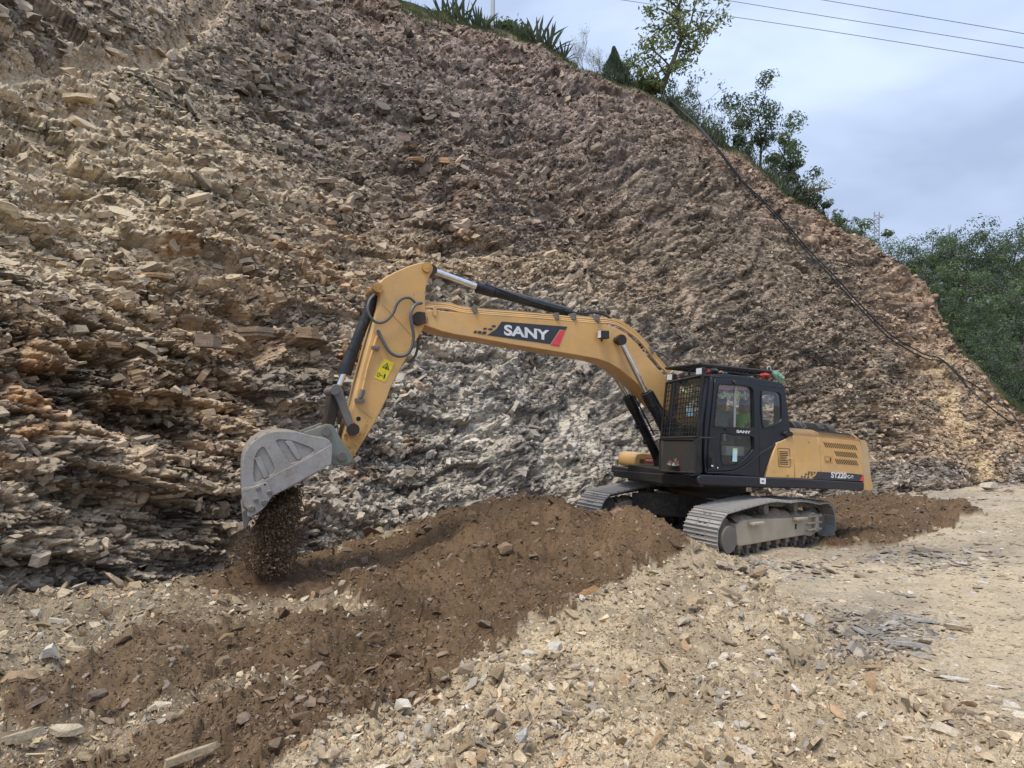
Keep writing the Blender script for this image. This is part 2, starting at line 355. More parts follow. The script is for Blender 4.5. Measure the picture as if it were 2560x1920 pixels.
PALEP = [[(500,1740),(640,1690),(760,1660),(700,1720),(560,1770),(330,1840),(120,1900),(-40,1920),(-40,1860),(200,1800)],
         [(380,1500),(700,1500),(900,1490),(940,1520),(700,1550),(420,1560)]]
def ground_masks(P):
    px, py = projpx(P); wob = fbm(P, .9, 4, 31)*34+fbm(P, 5, 3, 41)*16+fbm(P, 17, 2, 43)*16
    qx = px+wob*(1+.3*fbm(P, 1.7, 2, 5)); qy = py+wob*.4
    b = np.zeros(len(P))
    for p in BROWN: b = np.maximum(b, inpoly(qx, qy, p))
    far = P[:, 1] > 40; b[far] = 0
    pl = np.zeros(len(P))
    for p in PALEP: pl = np.maximum(pl, inpoly(qx, qy, p))
    return px, py, b*(1-.5*pl)
NU, NV = 900, 520
kk = np.tan(np.linspace(math.atan(-1.9), math.atan(1.75), NU)); tt = np.linspace(0, 1, NV)
YY = 1/(1/1.0+(1/42-1/1.0)*tt**.62); YY = np.maximum.accumulate(YY)
K, Yg = np.meshgrid(kk, YY); X = (K*Yg).ravel(); Y = Yg.ravel(); Z = zground(X, Y)
P0 = np.stack([X, Y, Z], 1); px, py, br = ground_masks(P0)
road = sstep(-.3, .5, (X-(2.2+.13*Y))/1.2)*(1-br)
pile = (1-br)*(1-road)
amp = .02+.085*br+.055*pile-.004*road
Z = Z+fbm(P0*[1, 1, 0], 1.6, 5, 3, .55)*amp*1.3+np.abs(fbm(P0*[1, 1, 0], 4.5, 3, 33))*.05*br
r1, r2, ed, of = cell(P0*[7, 7, 0]+[0, 0, .5], 3); Z = Z+(of[:, 0]*(r1-.5)+of[:, 1]*(r2-.5))*.05*(amp/.05)+(r1-.5)*.022*(amp/.05)
r1, r2, ed, of = cell(P0*[24, 24, 0]+[0, 0, .5], 13); Z = Z+(r1-.5)*.010*(.6+amp/.05)*np.clip(6/Y, .1, 1)
Z = Z+fbm(P0*[1, 1, 0], 14, 3, 8)*.012*(.4+br)
ruts = np.exp(-(((X-(3.1+.42*Y))/.35)**2))+np.exp(-(((X-(4.6+.5*Y))/.4)**2)); Z -= ruts*.035*road
PALE = np.array([.40, .32, .225]); SOIL = np.array([.125, .079, .042]); BANK = np.array([.42, .335, .22]); ROADC = np.array([.50, .405, .275]); GREY = np.array([.24, .22, .19])
nz = fbm(P0, .6, 4, 77)[:, None]*.5+.5; nz2 = fbm(P0, 3.2, 4, 78)[:, None]*.5+.5
base = BANK*(.72+.45*nz2)*(1-road[:, None])+road[:, None]*(ROADC*(.55+.5*nz)+GREY*.35*(1-nz))
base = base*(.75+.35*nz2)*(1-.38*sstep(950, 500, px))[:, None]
# patch of darker slate fragments on the road, and darker and paler spots
for (cx, cy, rx, ry, c, wt) in [(2200,1570,130,50,(.15,.125,.10),.75),(2140,1650,130,45,(.2,.15,.10),.6),(2020,1800,130,90,(.24,.185,.12),.45),(2200,1380,160,35,(.2,.17,.13),.6),(2450,1530,160,130,(.52,.42,.27),.75),(2350,1750,220,120,(.44,.35,.235),.7),(700,1760,130,60,(.3,.24,.17),.3),(2300,1250,260,20,(.3,.27,.24),.5)]:
    g = np.exp(-(((px-cx)/rx)**2+((py-cy)/ry)**2))[:, None]*wt*np.clip(.5+nz2, 0, 1); base = base*(1-g)+np.array(c)*g
soil = SOIL*(.7+.6*nz2)*(1+.25*(nz-.5)); left = np.exp(-((px-250)/350)**2)[:, None]*.35; soil = soil*(1-left)+np.array([.2, .145, .09])*left
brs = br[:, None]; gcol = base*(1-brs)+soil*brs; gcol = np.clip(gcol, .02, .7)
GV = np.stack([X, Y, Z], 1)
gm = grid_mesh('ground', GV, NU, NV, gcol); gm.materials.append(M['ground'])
ground = link(D.objects.new('ground', gm)); tag(ground, kind='structure')
# wide sheet that carries the ground on to the horizon
tm = D.meshes.new('terrain'); tm.from_pydata([(-900, -900, -3.4), (900, -900, -3.4), (900, 900, -3.4), (-900, 900, -3.4)], [], [(0, 1, 2, 3)])
a = tm.attributes.new('col', 'FLOAT_COLOR', 'POINT'); a.data.foreach_set('color', [.22, .19, .14, 1]*4); tm.materials.append(M['ground'])
tag(link(D.objects.new('terrain', tm)), kind='structure')
bk = D.meshes.new('road'); nb = 60
gx, gy = np.meshgrid(np.linspace(-25, 30, nb), np.linspace(-25, 1.02, nb)); gx = gx.ravel(); gy = gy.ravel()
bz = zground(np.clip(gx, -8, 30), np.full_like(gy, 1.0))+.02*fbm(np.stack([gx, gy, gx*0], 1), 1, 3)-.012
bm_ = grid_mesh('road', np.stack([gx, gy, bz], 1), nb, nb, np.tile(BANK, (nb*nb, 1))); bm_.materials.append(M['ground'])
tag(link(D.objects.new('road', bm_)), kind='structure')
GN_ = grid_normals(GV, NU, NV)
gnu = np.abs(GN_); 
GI = GV.reshape(NV, NU, 3)

def sample_grid(V, N, nu, nv, col, n, wfun=None, extra=None):
    """random points on the grid, evenly spread as the grid is, so denser close by"""
    if wfun is not None:
        G_ = wfun.reshape(nv, nu).copy(); G_[-1] = 0; G_[:, -1] = 0; cs = np.cumsum(G_.ravel()); idx = np.searchsorted(cs, rng.random(n)*cs[-1]); idx = np.minimum(idx, (nv-1)*nu-2); i = idx % nu; j = idx//nu; i = np.minimum(i, nu-2); idx = j*nu+i; a = i+rng.random(n); b = j+rng.random(n)
    else:
        a = rng.random(n)*(nu-1.001); b = rng.random(n)*(nv-1.001); i = a.astype(int); j = b.astype(int); idx = j*nu+i
    fa = (a-i)[:, None]; fb = (b-j)[:, None]
    Pp = V[idx]*(1-fa)*(1-fb)+V[idx+1]*fa*(1-fb)+V[idx+nu]*(1-fa)*fb+V[idx+nu+1]*fa*fb
    return Pp, N[idx], col[idx], idx
vis = ((px > -300) & (px < 2860) & (py > 1150) & (py < 2150)).astype(float)
# fine and middling loose stones: real geometry, far too many to count
def loose(n, lo, hi, name, wfun, seed, tint=1.0, powr=2.2, pal=None):
    P, Nn, c, idx = sample_grid(GV, GN_, NU, NV, gcol, n, wfun)
    u = rng.random(len(P)); s = lo*(1-u*(1-(lo/hi)**powr))**(-1/powr)       # power law of sizes (pixels in the photo)
    dep = np.linalg.norm(P, axis=1); rad = s*dep/F*.5; rad = np.minimum(rad, .2)
    b = br[idx]; r_ = road[idx]
    Nn = Nn*np.sign(Nn[:, 2:3]+1e-9); Nj = Nn+rng.normal(0, 1, (len(P), 3))*np.where(r_ > .5, .16, .42)[:, None]
    E = align_euler(Nj, rng.random(len(P))*6.28)
    S = np.stack([rad*rng.uniform(.8, 1.25, len(P)), rad*rng.uniform(.55, 1, len(P)), rad*rng.uniform(.3, .85, len(P))*np.where(r_ > .5, .5, 1)], 1)
    t = rng.random((len(P), 1)); v = rng.normal(1, .3, (len(P), 1)).clip(.4, 1.7)
    pal = np.array(pal or [(.50, .395, .26), (.40, .305, .19), (.28, .21, .145), (.36, .23, .13), (.6, .53, .42), (.30, .27, .23)])
    pk = pal[rng.choice(6, len(P), p=[.33, .27, .15, .1, .08, .07])]
    brn = np.array([(.15, .098, .06), (.2, .14, .09), (.27, .2, .14), (.12, .08, .05), (.4, .34, .26)])
    bk_ = brn[rng.choice(5, len(P), p=[.42, .25, .12, .16, .05])]
    cc = np.where(b[:, None] > .5, bk_, pk)*v*tint; cc = cc*.72+c*.28
    P = P+np.array([0, 0, 1])*(S[:, 2:3]*rng.uniform(-.2, .7, (len(P), 1)))
    cc = cc/np.maximum(cc.max(1, keepdims=True)/.66, 1)
    o = scatter(name, P, E, S, np.clip(cc, .02, .75), chips, ground)
    return o
loose(190000, 4.0, 18, 'gravel', vis*(.28+.9*pile+.8*br+.14*road), 1)
loose(15000, 12, 62, 'rubble', vis*(.1+.8*pile*(Y < 9)+.26*br*(Y < 14)+.03*road+2.2*(1-road)*np.exp(-(((px-1120)/380)**2+((py-1800)/130)**2))), 2, powr=2.3)

slate_ = [(.20,.185,.17), (.27,.25,.22), (.17,.14,.11), (.36,.32,.26), (.24,.19,.14), (.30,.30,.30)]
sp_w = vis*(1.0*np.exp(-(((px-2200)/110)**2+((py-1575)/42)**2))+.7*np.exp(-(((px-2330)/120)**2+((py-1400)/26)**2))+.5*np.exp(-(((px-2130)/70)**2+((py-1650)/30)**2))+.5*np.exp(-(((px-1950)/130)**2+((py-1420)/20)**2)))
loose(2600, 8, 60, 'slate_fragments', sp_w, 5, powr=1.8, pal=slate_)

# ------------------------------------------------------------------ THE ROCK FACE
def interp_px(pts, k):                 # pts: (px, py-like value) -> value by direction k
    ks = np.array([ke(p[0], 1000)[0] for p in pts]); return np.interp(k, ks, [p[1] for p in pts])
BASE = [(-700, 4.4), (-400, 5.0), (0, 6.3), (400, 8.0), (700, 9.7), (1000, 11.9), (1430, 14.9), (1700, 16.6), (2000, 18.6), (2300, 21), (2560, 24), (3000, 31), (3400, 40)]
SLOPE = [(-700, 2.1), (0, 1.72), (400, 1.56), (800, 1.44), (1300, 1.38), (1700, 1.36), (2000, 1.18), (2300, .98), (2560, .78), (3000, .5), (3400, .4)]
CREST = [(-700, -1000), (-300, -900), (0, -750), (300, -560), (500, -400), (700, -230), (850, -95), (960, -22), (1040, 15), (1150, 52), (1330, 110), (1500, 182), (1660, 250), (1800, 345), (1950, 462), (2090, 585), (2200, 660), (2290, 725), (2370, 830), (2450, 935), (2560, 1025), (2700, 1085), (2900, 1140), (3400, 1190)]
def smooth_interp(xs, ys, x, w=.05):
    g = np.linspace(-2.2, 2.4, 900); v = np.interp(g, xs, ys); kx = np.exp(-(np.arange(-30, 31)*(g[1]-g[0])/w)**2); kx /= kx.sum()
    v = np.convolve(np.pad(v, 30, mode='edge'), kx, 'valid'); return np.interp(x, g, v)
_b = np.array([(ke(p, 1300)[0], y) for p, y in BASE]); _s = np.array([(ke(p, 1000)[0], y) for p, y in SLOPE]); _c = np.array([ke(p, y) for p, y in CREST])
def cliff_params(k):
    return smooth_interp(_b[:, 0], _b[:, 1], k, .08), smooth_interp(_s[:, 0], _s[:, 1], k, .1), smooth_interp(_c[:, 0], _c[:, 1], k, .012)
ZB = -2.1
def cliff_at(px_, py_, lift=.0):       # point on the undisturbed face in the direction of a picture position
    k, e = ke(px_, py_); Yb, m, ec = cliff_params(np.array([k])); e = min(e, float(ec[0]))
    Yy = float((m*Yb-ZB)[0]/(m[0]-e)); Yy -= lift; return Vector((k*Yy, Yy, e*Yy))
CU, CV = 1020, 640
NB = 60                                 # rows behind the crest
k0, k1 = -1.62, 1.3
kc = np.linspace(k0, k1, CU); Yb, mm, ec = cliff_params(kc)
eb = (ZB-.5)/(Yb-.35)
tv = np.linspace(0, 1, CV-NB)
Egrid = eb[None, :]+(ec-eb)[None, :]*(tv[:, None]**.96)
Yc = (mm*Yb-ZB)[None, :]/(mm[None, :]-Egrid)
Kc = np.broadcast_to(kc, Yc.shape); Zc = Egrid*Yc; Xc = Kc*Yc
# behind the crest the ground runs back almost level
bt = (np.arange(1, NB+1)/NB)[:, None]
Yback = Yc[-1][None, :]+bt**1.6*26; Xback = kc[None, :]*Yc[-1][None, :]+kc[None, :]*bt**1.6*6
Zback = Zc[-1][None, :]-.15*bt*2-bt**1.6*4.0
V = np.stack([np.vstack([Xc, Xback]), np.vstack([Yc, Yback]), np.vstack([Zc, Zback])], -1).reshape(-1, 3)
onface = np.zeros((CV, CU)); onface[:CV-NB] = 1; onface = onface.ravel()
tval = np.concatenate([np.broadcast_to(tv[:, None], (CV-NB, CU)), 1+np.broadcast_to(bt, (NB, CU))]).ravel()
cpx, cpy = projpx(V)
Nn = grid_normals(V, CU, CV); Nn *= np.where(Nn[:, 1:2] > 0, -1, 1)
facing = Nn.reshape(CV, CU, 3)[:CV-NB].copy()
Nf = Nn.copy(); Nf.reshape(CV, CU, 3)[CV-NB:] = facing[-1][None]; 
edge = sstep(1.0, .955, tval)           # fade displacement at the crest
foot = 1.0
# bedding: dip changes along the face
dip = np.interp(cpx, [-200, 300, 700, 1000, 1500, 2200], [-.12, -.06, .18, .55, .75, .5])
dip = dip+np.where(cpy < 420, np.interp(cpx, [0, 500, 900], [-.62, -.25, 0]), 0)*sstep(480, 250, cpy)+fbm(V, .12, 3, 61)*.3
xs_ = np.linspace(-12, 45, 400); slope_ = np.interp(xs_, [-9, -5, -3, 0, 3, 8, 20], [-.10, -.05, .22, .5, .7, .6, .4])
hbed = np.cumsum(slope_)*(xs_[1]-xs_[0]); hbed -= np.interp(-5, xs_, hbed)
wv = fbm(V, .7, 3, 21)*.14
across = V[:, 2]-np.interp(V[:, 0], xs_, hbed)+.22*V[:, 1]+fbm(V, .16, 3, 61)*1.1*sstep(-5, 1, V[:, 0]+V[:, 2]*.3)+fbm(V, .3, 2, 63)*.25
along = V[:, 0]+.35*V[:, 1]+.15*V[:, 2]+fbm(V, .3, 2, 64)*.4; deepc = V[:, 1]*.8
Q = np.stack([along, deepc, across+wv], 1)
blocky = np.exp(-(((cpx-380)/620)**2+((cpy-960)/360)**2)); low = sstep(560, 900, cpy)*sstep(900, 500, cpx)
fine = 1-np.clip(blocky+.25*low, 0, 1)
ptch = sstep(-.25, .5, fbm(V, .28, 3, 501))
a1, a2, e1, o1 = cell(Q*[.55, .55, 1.5], 101)
b1_, b2_, e2, o2 = cell(Q*[1.6, 1.6, 4.6], 131)
c1, c2, e3, o3 = cell(Q*[3.6, 3.6, 9], 161)
d1, d2, e4, o4 = cell(Q*[9, 9, 17], 191)
lay = vnoise(np.stack([along*.25, along*0, across*9+wv*6], 1), 71)
dist_f = np.clip(V[:, 1]/12, .8, 2.4)
rough = .55+.45*ptch
smoothz = np.exp(-(((cpx-1300)/500)**2+((cpy-640)/60)**2))*.5   # the sandy shelf above the boom
disp = (a1-.5)*.55*(.45+.65*blocky)+(o1[:, 2]*(a2-.5)+o1[:, 0]*(a1-.5)*.6)*.45
disp = disp+((b1_-.5)*.30+(o2[:, 2]*(b2_-.5)+o2[:, 0]*(b1_-.4))*.30)*(.65+.5*blocky)*rough
disp = disp+((c1-.5)*.135+(o3[:, 2]*(c2-.5)+o3[:, 0]*(c1-.5))*.15)*rough*(1-.5*smoothz)*dist_f**.45
disp = disp+((d1-.5)*.06+(o4[:, 2]*(d2-.5))*.06)*dist_f**.8*(1-.6*np.clip(blocky+low, 0, 1))
disp = disp-np.clip(.12-e2, 0, .12)*1.5*(.35+.65*blocky)-np.clip(.09-e3, 0, .09)*1.1+lay*.07*low
# beds broken by upright joints: crisp stepped ledges where the face is sound
bedm = np.clip(blocky*1.15+low*.9, 0, 1)*sstep(-.55, .0, fbm(V, .33, 3, 1201)); btone = np.zeros(len(V))
for (th, wd_, am, sd_) in ((.42, .95, .17, 1301), (.15, .42, .085, 1331), (.06, .25, .022, 1361)):
    av = across+fbm(V, 1.1, 2, sd_)*th*.5; li = np.floor(av/th); lf_ = av/th-li; rl = _h(li.astype(np.int64), li.astype(np.int64)*0+3, li.astype(np.int64)*0, sd_)
    wj = wd_*(.5+1.2*rl); jv = (along+rl*7+fbm(V, 1.7, 2, sd_+5)*.06)/wj; ji = np.floor(jv); jf = jv-ji; rj = _h(li.astype(np.int64), ji.astype(np.int64), li.astype(np.int64)*0+1, sd_+1)
    disp = disp+bedm*am*((rl-.5)*1.1+(rj-.5)*1.3-.9*sstep(.14, .02, np.minimum(lf_, 1-lf_))-.7*sstep(.07, .0, np.minimum(jf, 1-jf)))
    btone = btone+((rl-.5)*.5+(rj-.5)*.6)*(.9 if th > .1 else .7)
disp = disp+fbm(V, .22, 4, 81)*.55+fbm(V, .09, 2, 82)*.8
# the tracked bench that crosses the face high on the left
pathx = np.array([-300, 0, 130, 260, 360, 450, 520, 560, 600]); pathy = np.array([200, 192, 186, 178, 160, 118, 60, 0, -70])
pd = np.full(len(V), 1e3)
for i in range(len(pathx)-1):
    ax_, ay_, bx_, by_ = pathx[i], pathy[i], pathx[i+1], pathy[i+1]; L2 = (bx_-ax_)**2+(by_-ay_)**2
    t_ = np.clip(((cpx-ax_)*(bx_-ax_)+(cpy-ay_)*(by_-ay_))/L2, 0, 1); pd = np.minimum(pd, np.hypot(cpx-ax_-t_*(bx_-ax_), cpy-ay_-t_*(by_-ay_)))
bench = np.exp(-(pd/20)**2); disp = disp*(1-.5*bench)-bench*.22
# open notches where blocks have dropped out
for (hx, hy, rx, ry, dp) in [(620,1130,14,10,.4),(1150,630,110,26,.6),(240,890,60,30,.5),(330,1050,60,40,.6),(180,950,40,25,.4),(1640,535,24,14,.5),(60,340,30,16,.4),(330,600,40,10,.3),(120,500,60,18,.3),(660,860,40,26,.5),(160,1490,7,60,.5),(500,800,90,14,.4),(210,470,50,10,.4)]:
    disp -= np.exp(-(((cpx-hx)/rx)**2+((cpy-hy)/ry)**2)**2)*dp*(.7+.3*c1)
disp = disp*edge*onface+(1-onface)*(fbm(V, .5, 3, 5)*.25)
topw = sstep(.9, 1.0, tval); 
Nh = Nf*[1, 1, .12]; Nh /= np.linalg.norm(Nh, axis=1)[:, None]; hb = np.clip(bedm+.35, 0, 1)[:, None]; Nd = Nf*(1-hb)+Nh*hb      # ledges jut out level where the beds are sound
V2 = V+Nd*disp[:, None]*onface[:, None]+np.array([0, 0, 1])*((1-onface)*disp)[:, None]
V2 = V2+np.array([0, 0, 1.])*(topw*onface*fbm(V, .45, 4, 222)*.35)[:, None]
# colours of the rock where it lies
ZONES = [(200,60,420,110,(.21,.18,.155),1.0,.25),(220,470,430,270,(.31,.262,.19),1.8,1.15),(760,260,330,110,(.115,.105,.098),1.6,.05),(820,120,160,60,(.2,.17,.145),.7,.1),(1150,170,420,130,(.20,.163,.150),1.2,.15),(1400,330,260,140,(.185,.15,.135),.9,.1),(1050,430,280,80,(.16,.128,.108),1.0,.1),
  (1480,560,330,120,(.165,.132,.112),1.0,.1),(350,860,480,200,(.235,.165,.105),1.5,.3),(620,560,280,110,(.19,.155,.125),.8,.3),(300,1280,430,110,(.255,.205,.15),1.3,.3),(250,1420,260,60,(.17,.155,.135),.9,.15),(750,1330,160,90,(.2,.185,.17),.8,.1),
  (1120,1080,300,230,(.245,.232,.205),2.2,.05),(1380,980,240,160,(.21,.19,.165),1.4,.1),(1480,1180,120,80,(.33,.31,.27),1.1,.1),(1300,680,420,70,(.27,.205,.14),1.2,.5),(950,740,150,60,(.22,.17,.12),.7,.3),(1760,640,260,220,(.17,.145,.122),1.2,.1),
  (2040,880,200,260,(.175,.143,.115),1.3,.1),(2300,760,90,90,(.27,.19,.135),1.2,.1),(2200,1080,180,110,(.21,.165,.12),1.1,.1),(2480,1080,120,110,(.25,.185,.13),1.1,.1),(2350,1190,300,34,(.155,.15,.145),1.6,.05),(1950,1080,120,120,(.17,.14,.12),.8,.1),(2060,560,70,60,(.29,.205,.155),1.0,.1),(1900,420,120,110,(.235,.165,.13),.9,.1)]
wsum = np.full(len(V), .12); csum = np.tile(np.array([.2, .155, .12]), (len(V), 1))*.12; dsum = np.full(len(V), .12*.15)
wx = cpx+fbm(V, .5, 4, 301)*70; wy = cpy+fbm(V, .5, 4, 311)*60
for (zx, zy, rx, ry, c, wt, du) in ZONES:
    g = np.exp(-(((wx-zx)/rx)**2+((wy-zy)/ry)**2))*wt; wsum += g; csum += g[:, None]*np.array(c); dsum += g*du
rc = csum/wsum[:, None]; dust = dsum/wsum
tone = (.66+.62*b2_+.5*(c2-.5)+.35*(a2-.5))[:, None]
rc = rc*tone*np.clip(1+btone*bedm*.75, .35, 1.8)[:, None]
orange = (sstep(.72, .95, b1_)*sstep(-.1, .5, fbm(V, .4, 3, 91))*np.clip(blocky*1.5+.15, 0, 1))[:, None]; rc = rc*(1-orange*.7)+np.array([.30, .155, .065])*orange*.7
dk = (sstep(.7, .95, a2)*.55*(.4+.6*sstep(-.2, .4, fbm(V, .35, 3, 95))))[:, None]; rc = rc*(1-dk)+np.array([.065, .064, .068])*dk
# pale rock flour streaks in the grey part
gz = np.exp(-(((cpx-1180)/330)**2+((cpy-1060)/240)**2)); st = sstep(.18, .62, fbm(np.stack([V[:, 0]*2.6+V[:, 2]*.5, V[:, 1]*.8, V[:, 2]*.75], 1), 1.0, 5, 401))*gz
rc = rc*(1-.75*st[:, None])+np.array([.52, .49, .43])*.75*st[:, None]
gd = (sstep(.55, .9, c1)*gz*.6)[:, None]; rc = rc*(1-gd)+np.array([.10, .105, .115])*gd
rc = rc*(1-.45*bench[:, None])+np.array([.42, .34, .25])*.45*bench[:, None]; dust = np.clip(dust+bench, 0, 1)
sx = np.interp(cpy, [880, 950, 1050, 1160, 1230], [2375, 2400, 2430, 2470, 2490]); strk = np.exp(-((wx*.4+cpx*.6-sx)/16)**2)*sstep(840, 900, cpy)*sstep(1240, 1180, cpy); rc = rc*(1-.7*strk[:, None])+np.array([.42, .325, .2])*.7*strk[:, None]
# raw reddish topsoil just under the crest, grass behind it
topred = (sstep(.93, .985, tval)*onface*(.5+.5*vnoise(V*.8, 6)))[:, None]*.75; rc = rc*(1-topred)+np.array([.15, .10, .078])*topred
grs = ((1-onface)+sstep(.985, 1.0, tval)*onface).clip(0, 1)[:, None]; rc = rc*(1-grs)+np.array([.06, .085, .028])*(.7+.5*(vnoise(V*2, 9)[:, None]))*grs
Lm_ = rc.mean(1, keepdims=True); rc = rc*np.clip(Lm_/.165, .3, 3)**.5
rc = rc*np.array([1.40, 1.36, 1.29]); rc = np.clip(rc/np.maximum(rc.max(1, keepdims=True)/.56, 1), .02, .62)
cm = grid_mesh('rock_face', V2, CU, CV, rc, {'dust': np.clip(dust, 0, 1)*onface}); cm.materials.append(M['cliff'])
cliff = link(D.objects.new('rock_face', cm)); tag(cliff, kind='structure')
CN = grid_normals(V2, CU, CV); CN *= np.where((CN*Nf).sum(1)[:, None] < 0, -1, 1)
# shards lying on and sticking out of the face
cvis = ((cpx > -250) & (cpx < 2760) & (cpy > -150) & (cpy < 1560)).astype(float)*(tval < .985)
gzn = np.exp(-(((cpx-1150)/380)**2+((cpy-1050)/250)**2))
def shardset(n, lo, hi, powr, name, wfun, flat_j=.35, proud=.35):
    P, Nv, c, idx = sample_grid(V2, CN, CU, CV, rc, n, wfun)
    u = rng.random(len(P)); s = lo*(1-u*(1-(lo/hi)**powr))**(-1/powr); dep = np.linalg.norm(P, axis=1); rad = np.minimum(s*dep/F*.5, .42)
    dp = dip[idx]; bn = np.stack([-np.sin(dp), -.35*np.ones(len(P)), np.cos(dp)], 1)
    loosef = rng.random(len(P))[:, None] < .4
    Nj = np.where(loosef, Nv*.9+np.array([0, 0, .5]), bn)+rng.normal(0, 1, (len(P), 3))*np.where(loosef, .35, flat_j)
    E = align_euler(Nj, rng.random(len(P))*6.28)
    S = np.stack([rad*rng.uniform(.8, 1.4, len(P)), rad*rng.uniform(.6, 1.1, len(P)), rad*rng.uniform(.5, 1.7, len(P))], 1)
    v = rng.normal(1.02, .36, (len(P), 1)).clip(.3, 2.0); cc = c*v
    pale = (rng.random((len(P), 1)) < .13); cc = np.where(pale, cc*.45+np.array([.52, .43, .33])*.55, cc)
    P = P+Nv*(rad[:, None]*rng.uniform(-.25, proud, (len(P), 1)))
    cc = cc/np.maximum(cc.max(1, keepdims=True)/.5, 1)
    return scatter(name, P, E, S, np.clip(cc, .025, .62), shards, cliff, dust=dust[idx]*.8)
shardset(125000, 4.2, 20, 2.2, 'rock_fragments', cvis*(.12+.88*fine)*(1-.5*bench)*(1-.55*gzn)*(1-.6*bedm)*(1-.6*np.clip(dust-.25, 0, 1))*(.25+.75*sstep(-.3, .25, fbm(V, .55, 3, 901))))
shardset(20000, 13, 54, 2.4, 'rock_slabs', cvis*(.35+.65*np.clip(low+blocky*.7+.35, 0, 1))*(1-.85*bench)*(cpx < 1500)*(.3+.7*sstep(-.1, .3, fbm(V, .4, 3, 903)))*np.interp(cpx, [0, 900, 1500], [1, 1, .4])*np.where(cpy < 520, .45, 1)*(1-.7*gzn)*(1-.45*bedm), .22, .3)
print('cliff done')

# single blocks standing proud of the face: parts of the rock face
def block_mesh(name, seed, dims, m):
    """a broken block of shale: a stack of two to four slightly shifted beds"""
    r = random.Random(seed); bm = bmesh.new(); nb = r.randint(1, 2); z = -dims[2]
    prev = None; sides = r.choice([4, 5, 6]); a0 = r.random()
    pts = []
    for i in range(sides):
        a = a0+(i+r.uniform(-.25, .25))*2*math.pi/sides; pts.append((math.cos(a)*dims[0]*r.uniform(.8, 1.1), math.sin(a)*dims[1]*r.uniform(.8, 1.1)))
    for k in range(nb):
        h = 2*dims[2]/nb*r.uniform(.8, 1.15); sx = r.uniform(-.07, .07); sy = r.uniform(-.07, .07); sc = r.uniform(.84, 1.04)
        lo = [bm.verts.new(((x+sx)*sc*r.uniform(.96, 1.03), (y+sy)*sc*r.uniform(.96, 1.03), z)) for x, y in pts]
        hi = [bm.verts.new(((x+sx)*sc*r.uniform(.94, 1.02), (y+sy)*sc*r.uniform(.94, 1.02), z+h+r.uniform(-.1, .1)*h)) for x, y in pts]
        bm.faces.new(lo[::-1]); bm.faces.new(hi)
        for i in range(sides):
            j = (i+1) % sides; bm.faces.new((lo[i], lo[j], hi[j], hi[i]))
        z += h*.97
    bmesh.ops.triangulate(bm, faces=bm.faces)
    me = D.meshes.new(name); bm.to_mesh(me); bm.free(); me.materials.append(m); return me
blocks = [block_mesh('rock', 300+i, (1, .8, [.35, .5, .28, .65][i % 4]), M['rockblock']) for i in range(9)]+[hull_mesh('rock', 11, (1, .8, .55), 340+i, M['rockblock'], .25) for i in range(4)]
wf = cvis*(tval < .95)*(.12+1.0*np.clip(blocky+.6*low, 0, 1)+.1*gzn)*(1-bench)*((cpx > 10) & (cpx < 1900) & (cpy > 250))
P, Nv, c, idx = sample_grid(V2, CN, CU, CV, rc, 300, wf)
for i in range(len(P)):
    o = D.objects.new('rock', blocks[int(rng.integers(0, len(blocks)))]); dep = np.linalg.norm(P[i]); s = rng.uniform(15, 38)*dep/F*.5*(1.0 if rng.random() < .85 else 1.5)
    dp = dip[idx[i]]; z = Vector((-math.sin(dp)+rng.normal(0, .12), -.12+rng.normal(0, .12), math.cos(dp))).normalized()
    q = z.to_track_quat('Z', 'Y'); e = (q.to_matrix() @ Matrix.Rotation(rng.uniform(0, 6.28), 3, 'Z')).to_euler()
    o.location = Vector(P[i]-Nv[i]*s*.35); o.rotation_euler = e; o.scale = (s, s*rng.uniform(.7, 1), s*rng.uniform(.6, 1.1))
    t = rng.uniform(.75, 1.25); cc = c[i]*t; o.color = (*np.clip(cc, .03, .6), 1); link(o, cliff)
# the few flat bedding slabs one notices at once
def face_block(px_, py_, size_px, col, me, ez=(0, 0, 0), sc=(1, 1, 1), lift=.35, label=None):
    p = cliff_at(px_, py_, lift); col = tuple(np.array(col)*[1.5, 1.38, 1.2]); s = size_px*p.length/F*.36; o = D.objects.new('rock', me); o.location = p; o.rotation_euler = ez; o.scale = (s*sc[0], s*sc[1], s*sc[2]); o.color = (*col, 1); link(o, cliff)
    if label: o['label'] = label
for a in [(1040,400,60,(.27,.19,.13),blocks[0],(0,.05,.2),(1,.8,.5),.2), (1110,408,80,(.29,.2,.135),blocks[1],(0,.05,.1),(1,.8,.4),.2), (1010,350,64,(.25,.2,.19),blocks[3],(.2,.1,.2),(1,.8,.7),.2), (770,835,90,(.21,.16,.115),blocks[1],(0,.05,.1),(1,.8,.7),.3), (640,830,120,(.2,.16,.13),blocks[0],(.0,.0,.1),(1,.8,.7),.3),
          (520,855,90,(.19,.155,.13),blocks[3],(0,.02,0),(1,.8,.6),.3), (420,1240,110,(.2,.17,.13),blocks[0],(0,-.1,0),(1,.6,.3),.2), (390,690,110,(.3,.22,.15),blocks[2],(0,.05,0),(1,.6,.4),.1),(880,880,80,(.24,.165,.1),blocks[1],(.1,.4,0),(1,.7,.6),.2)]: face_block(*a)

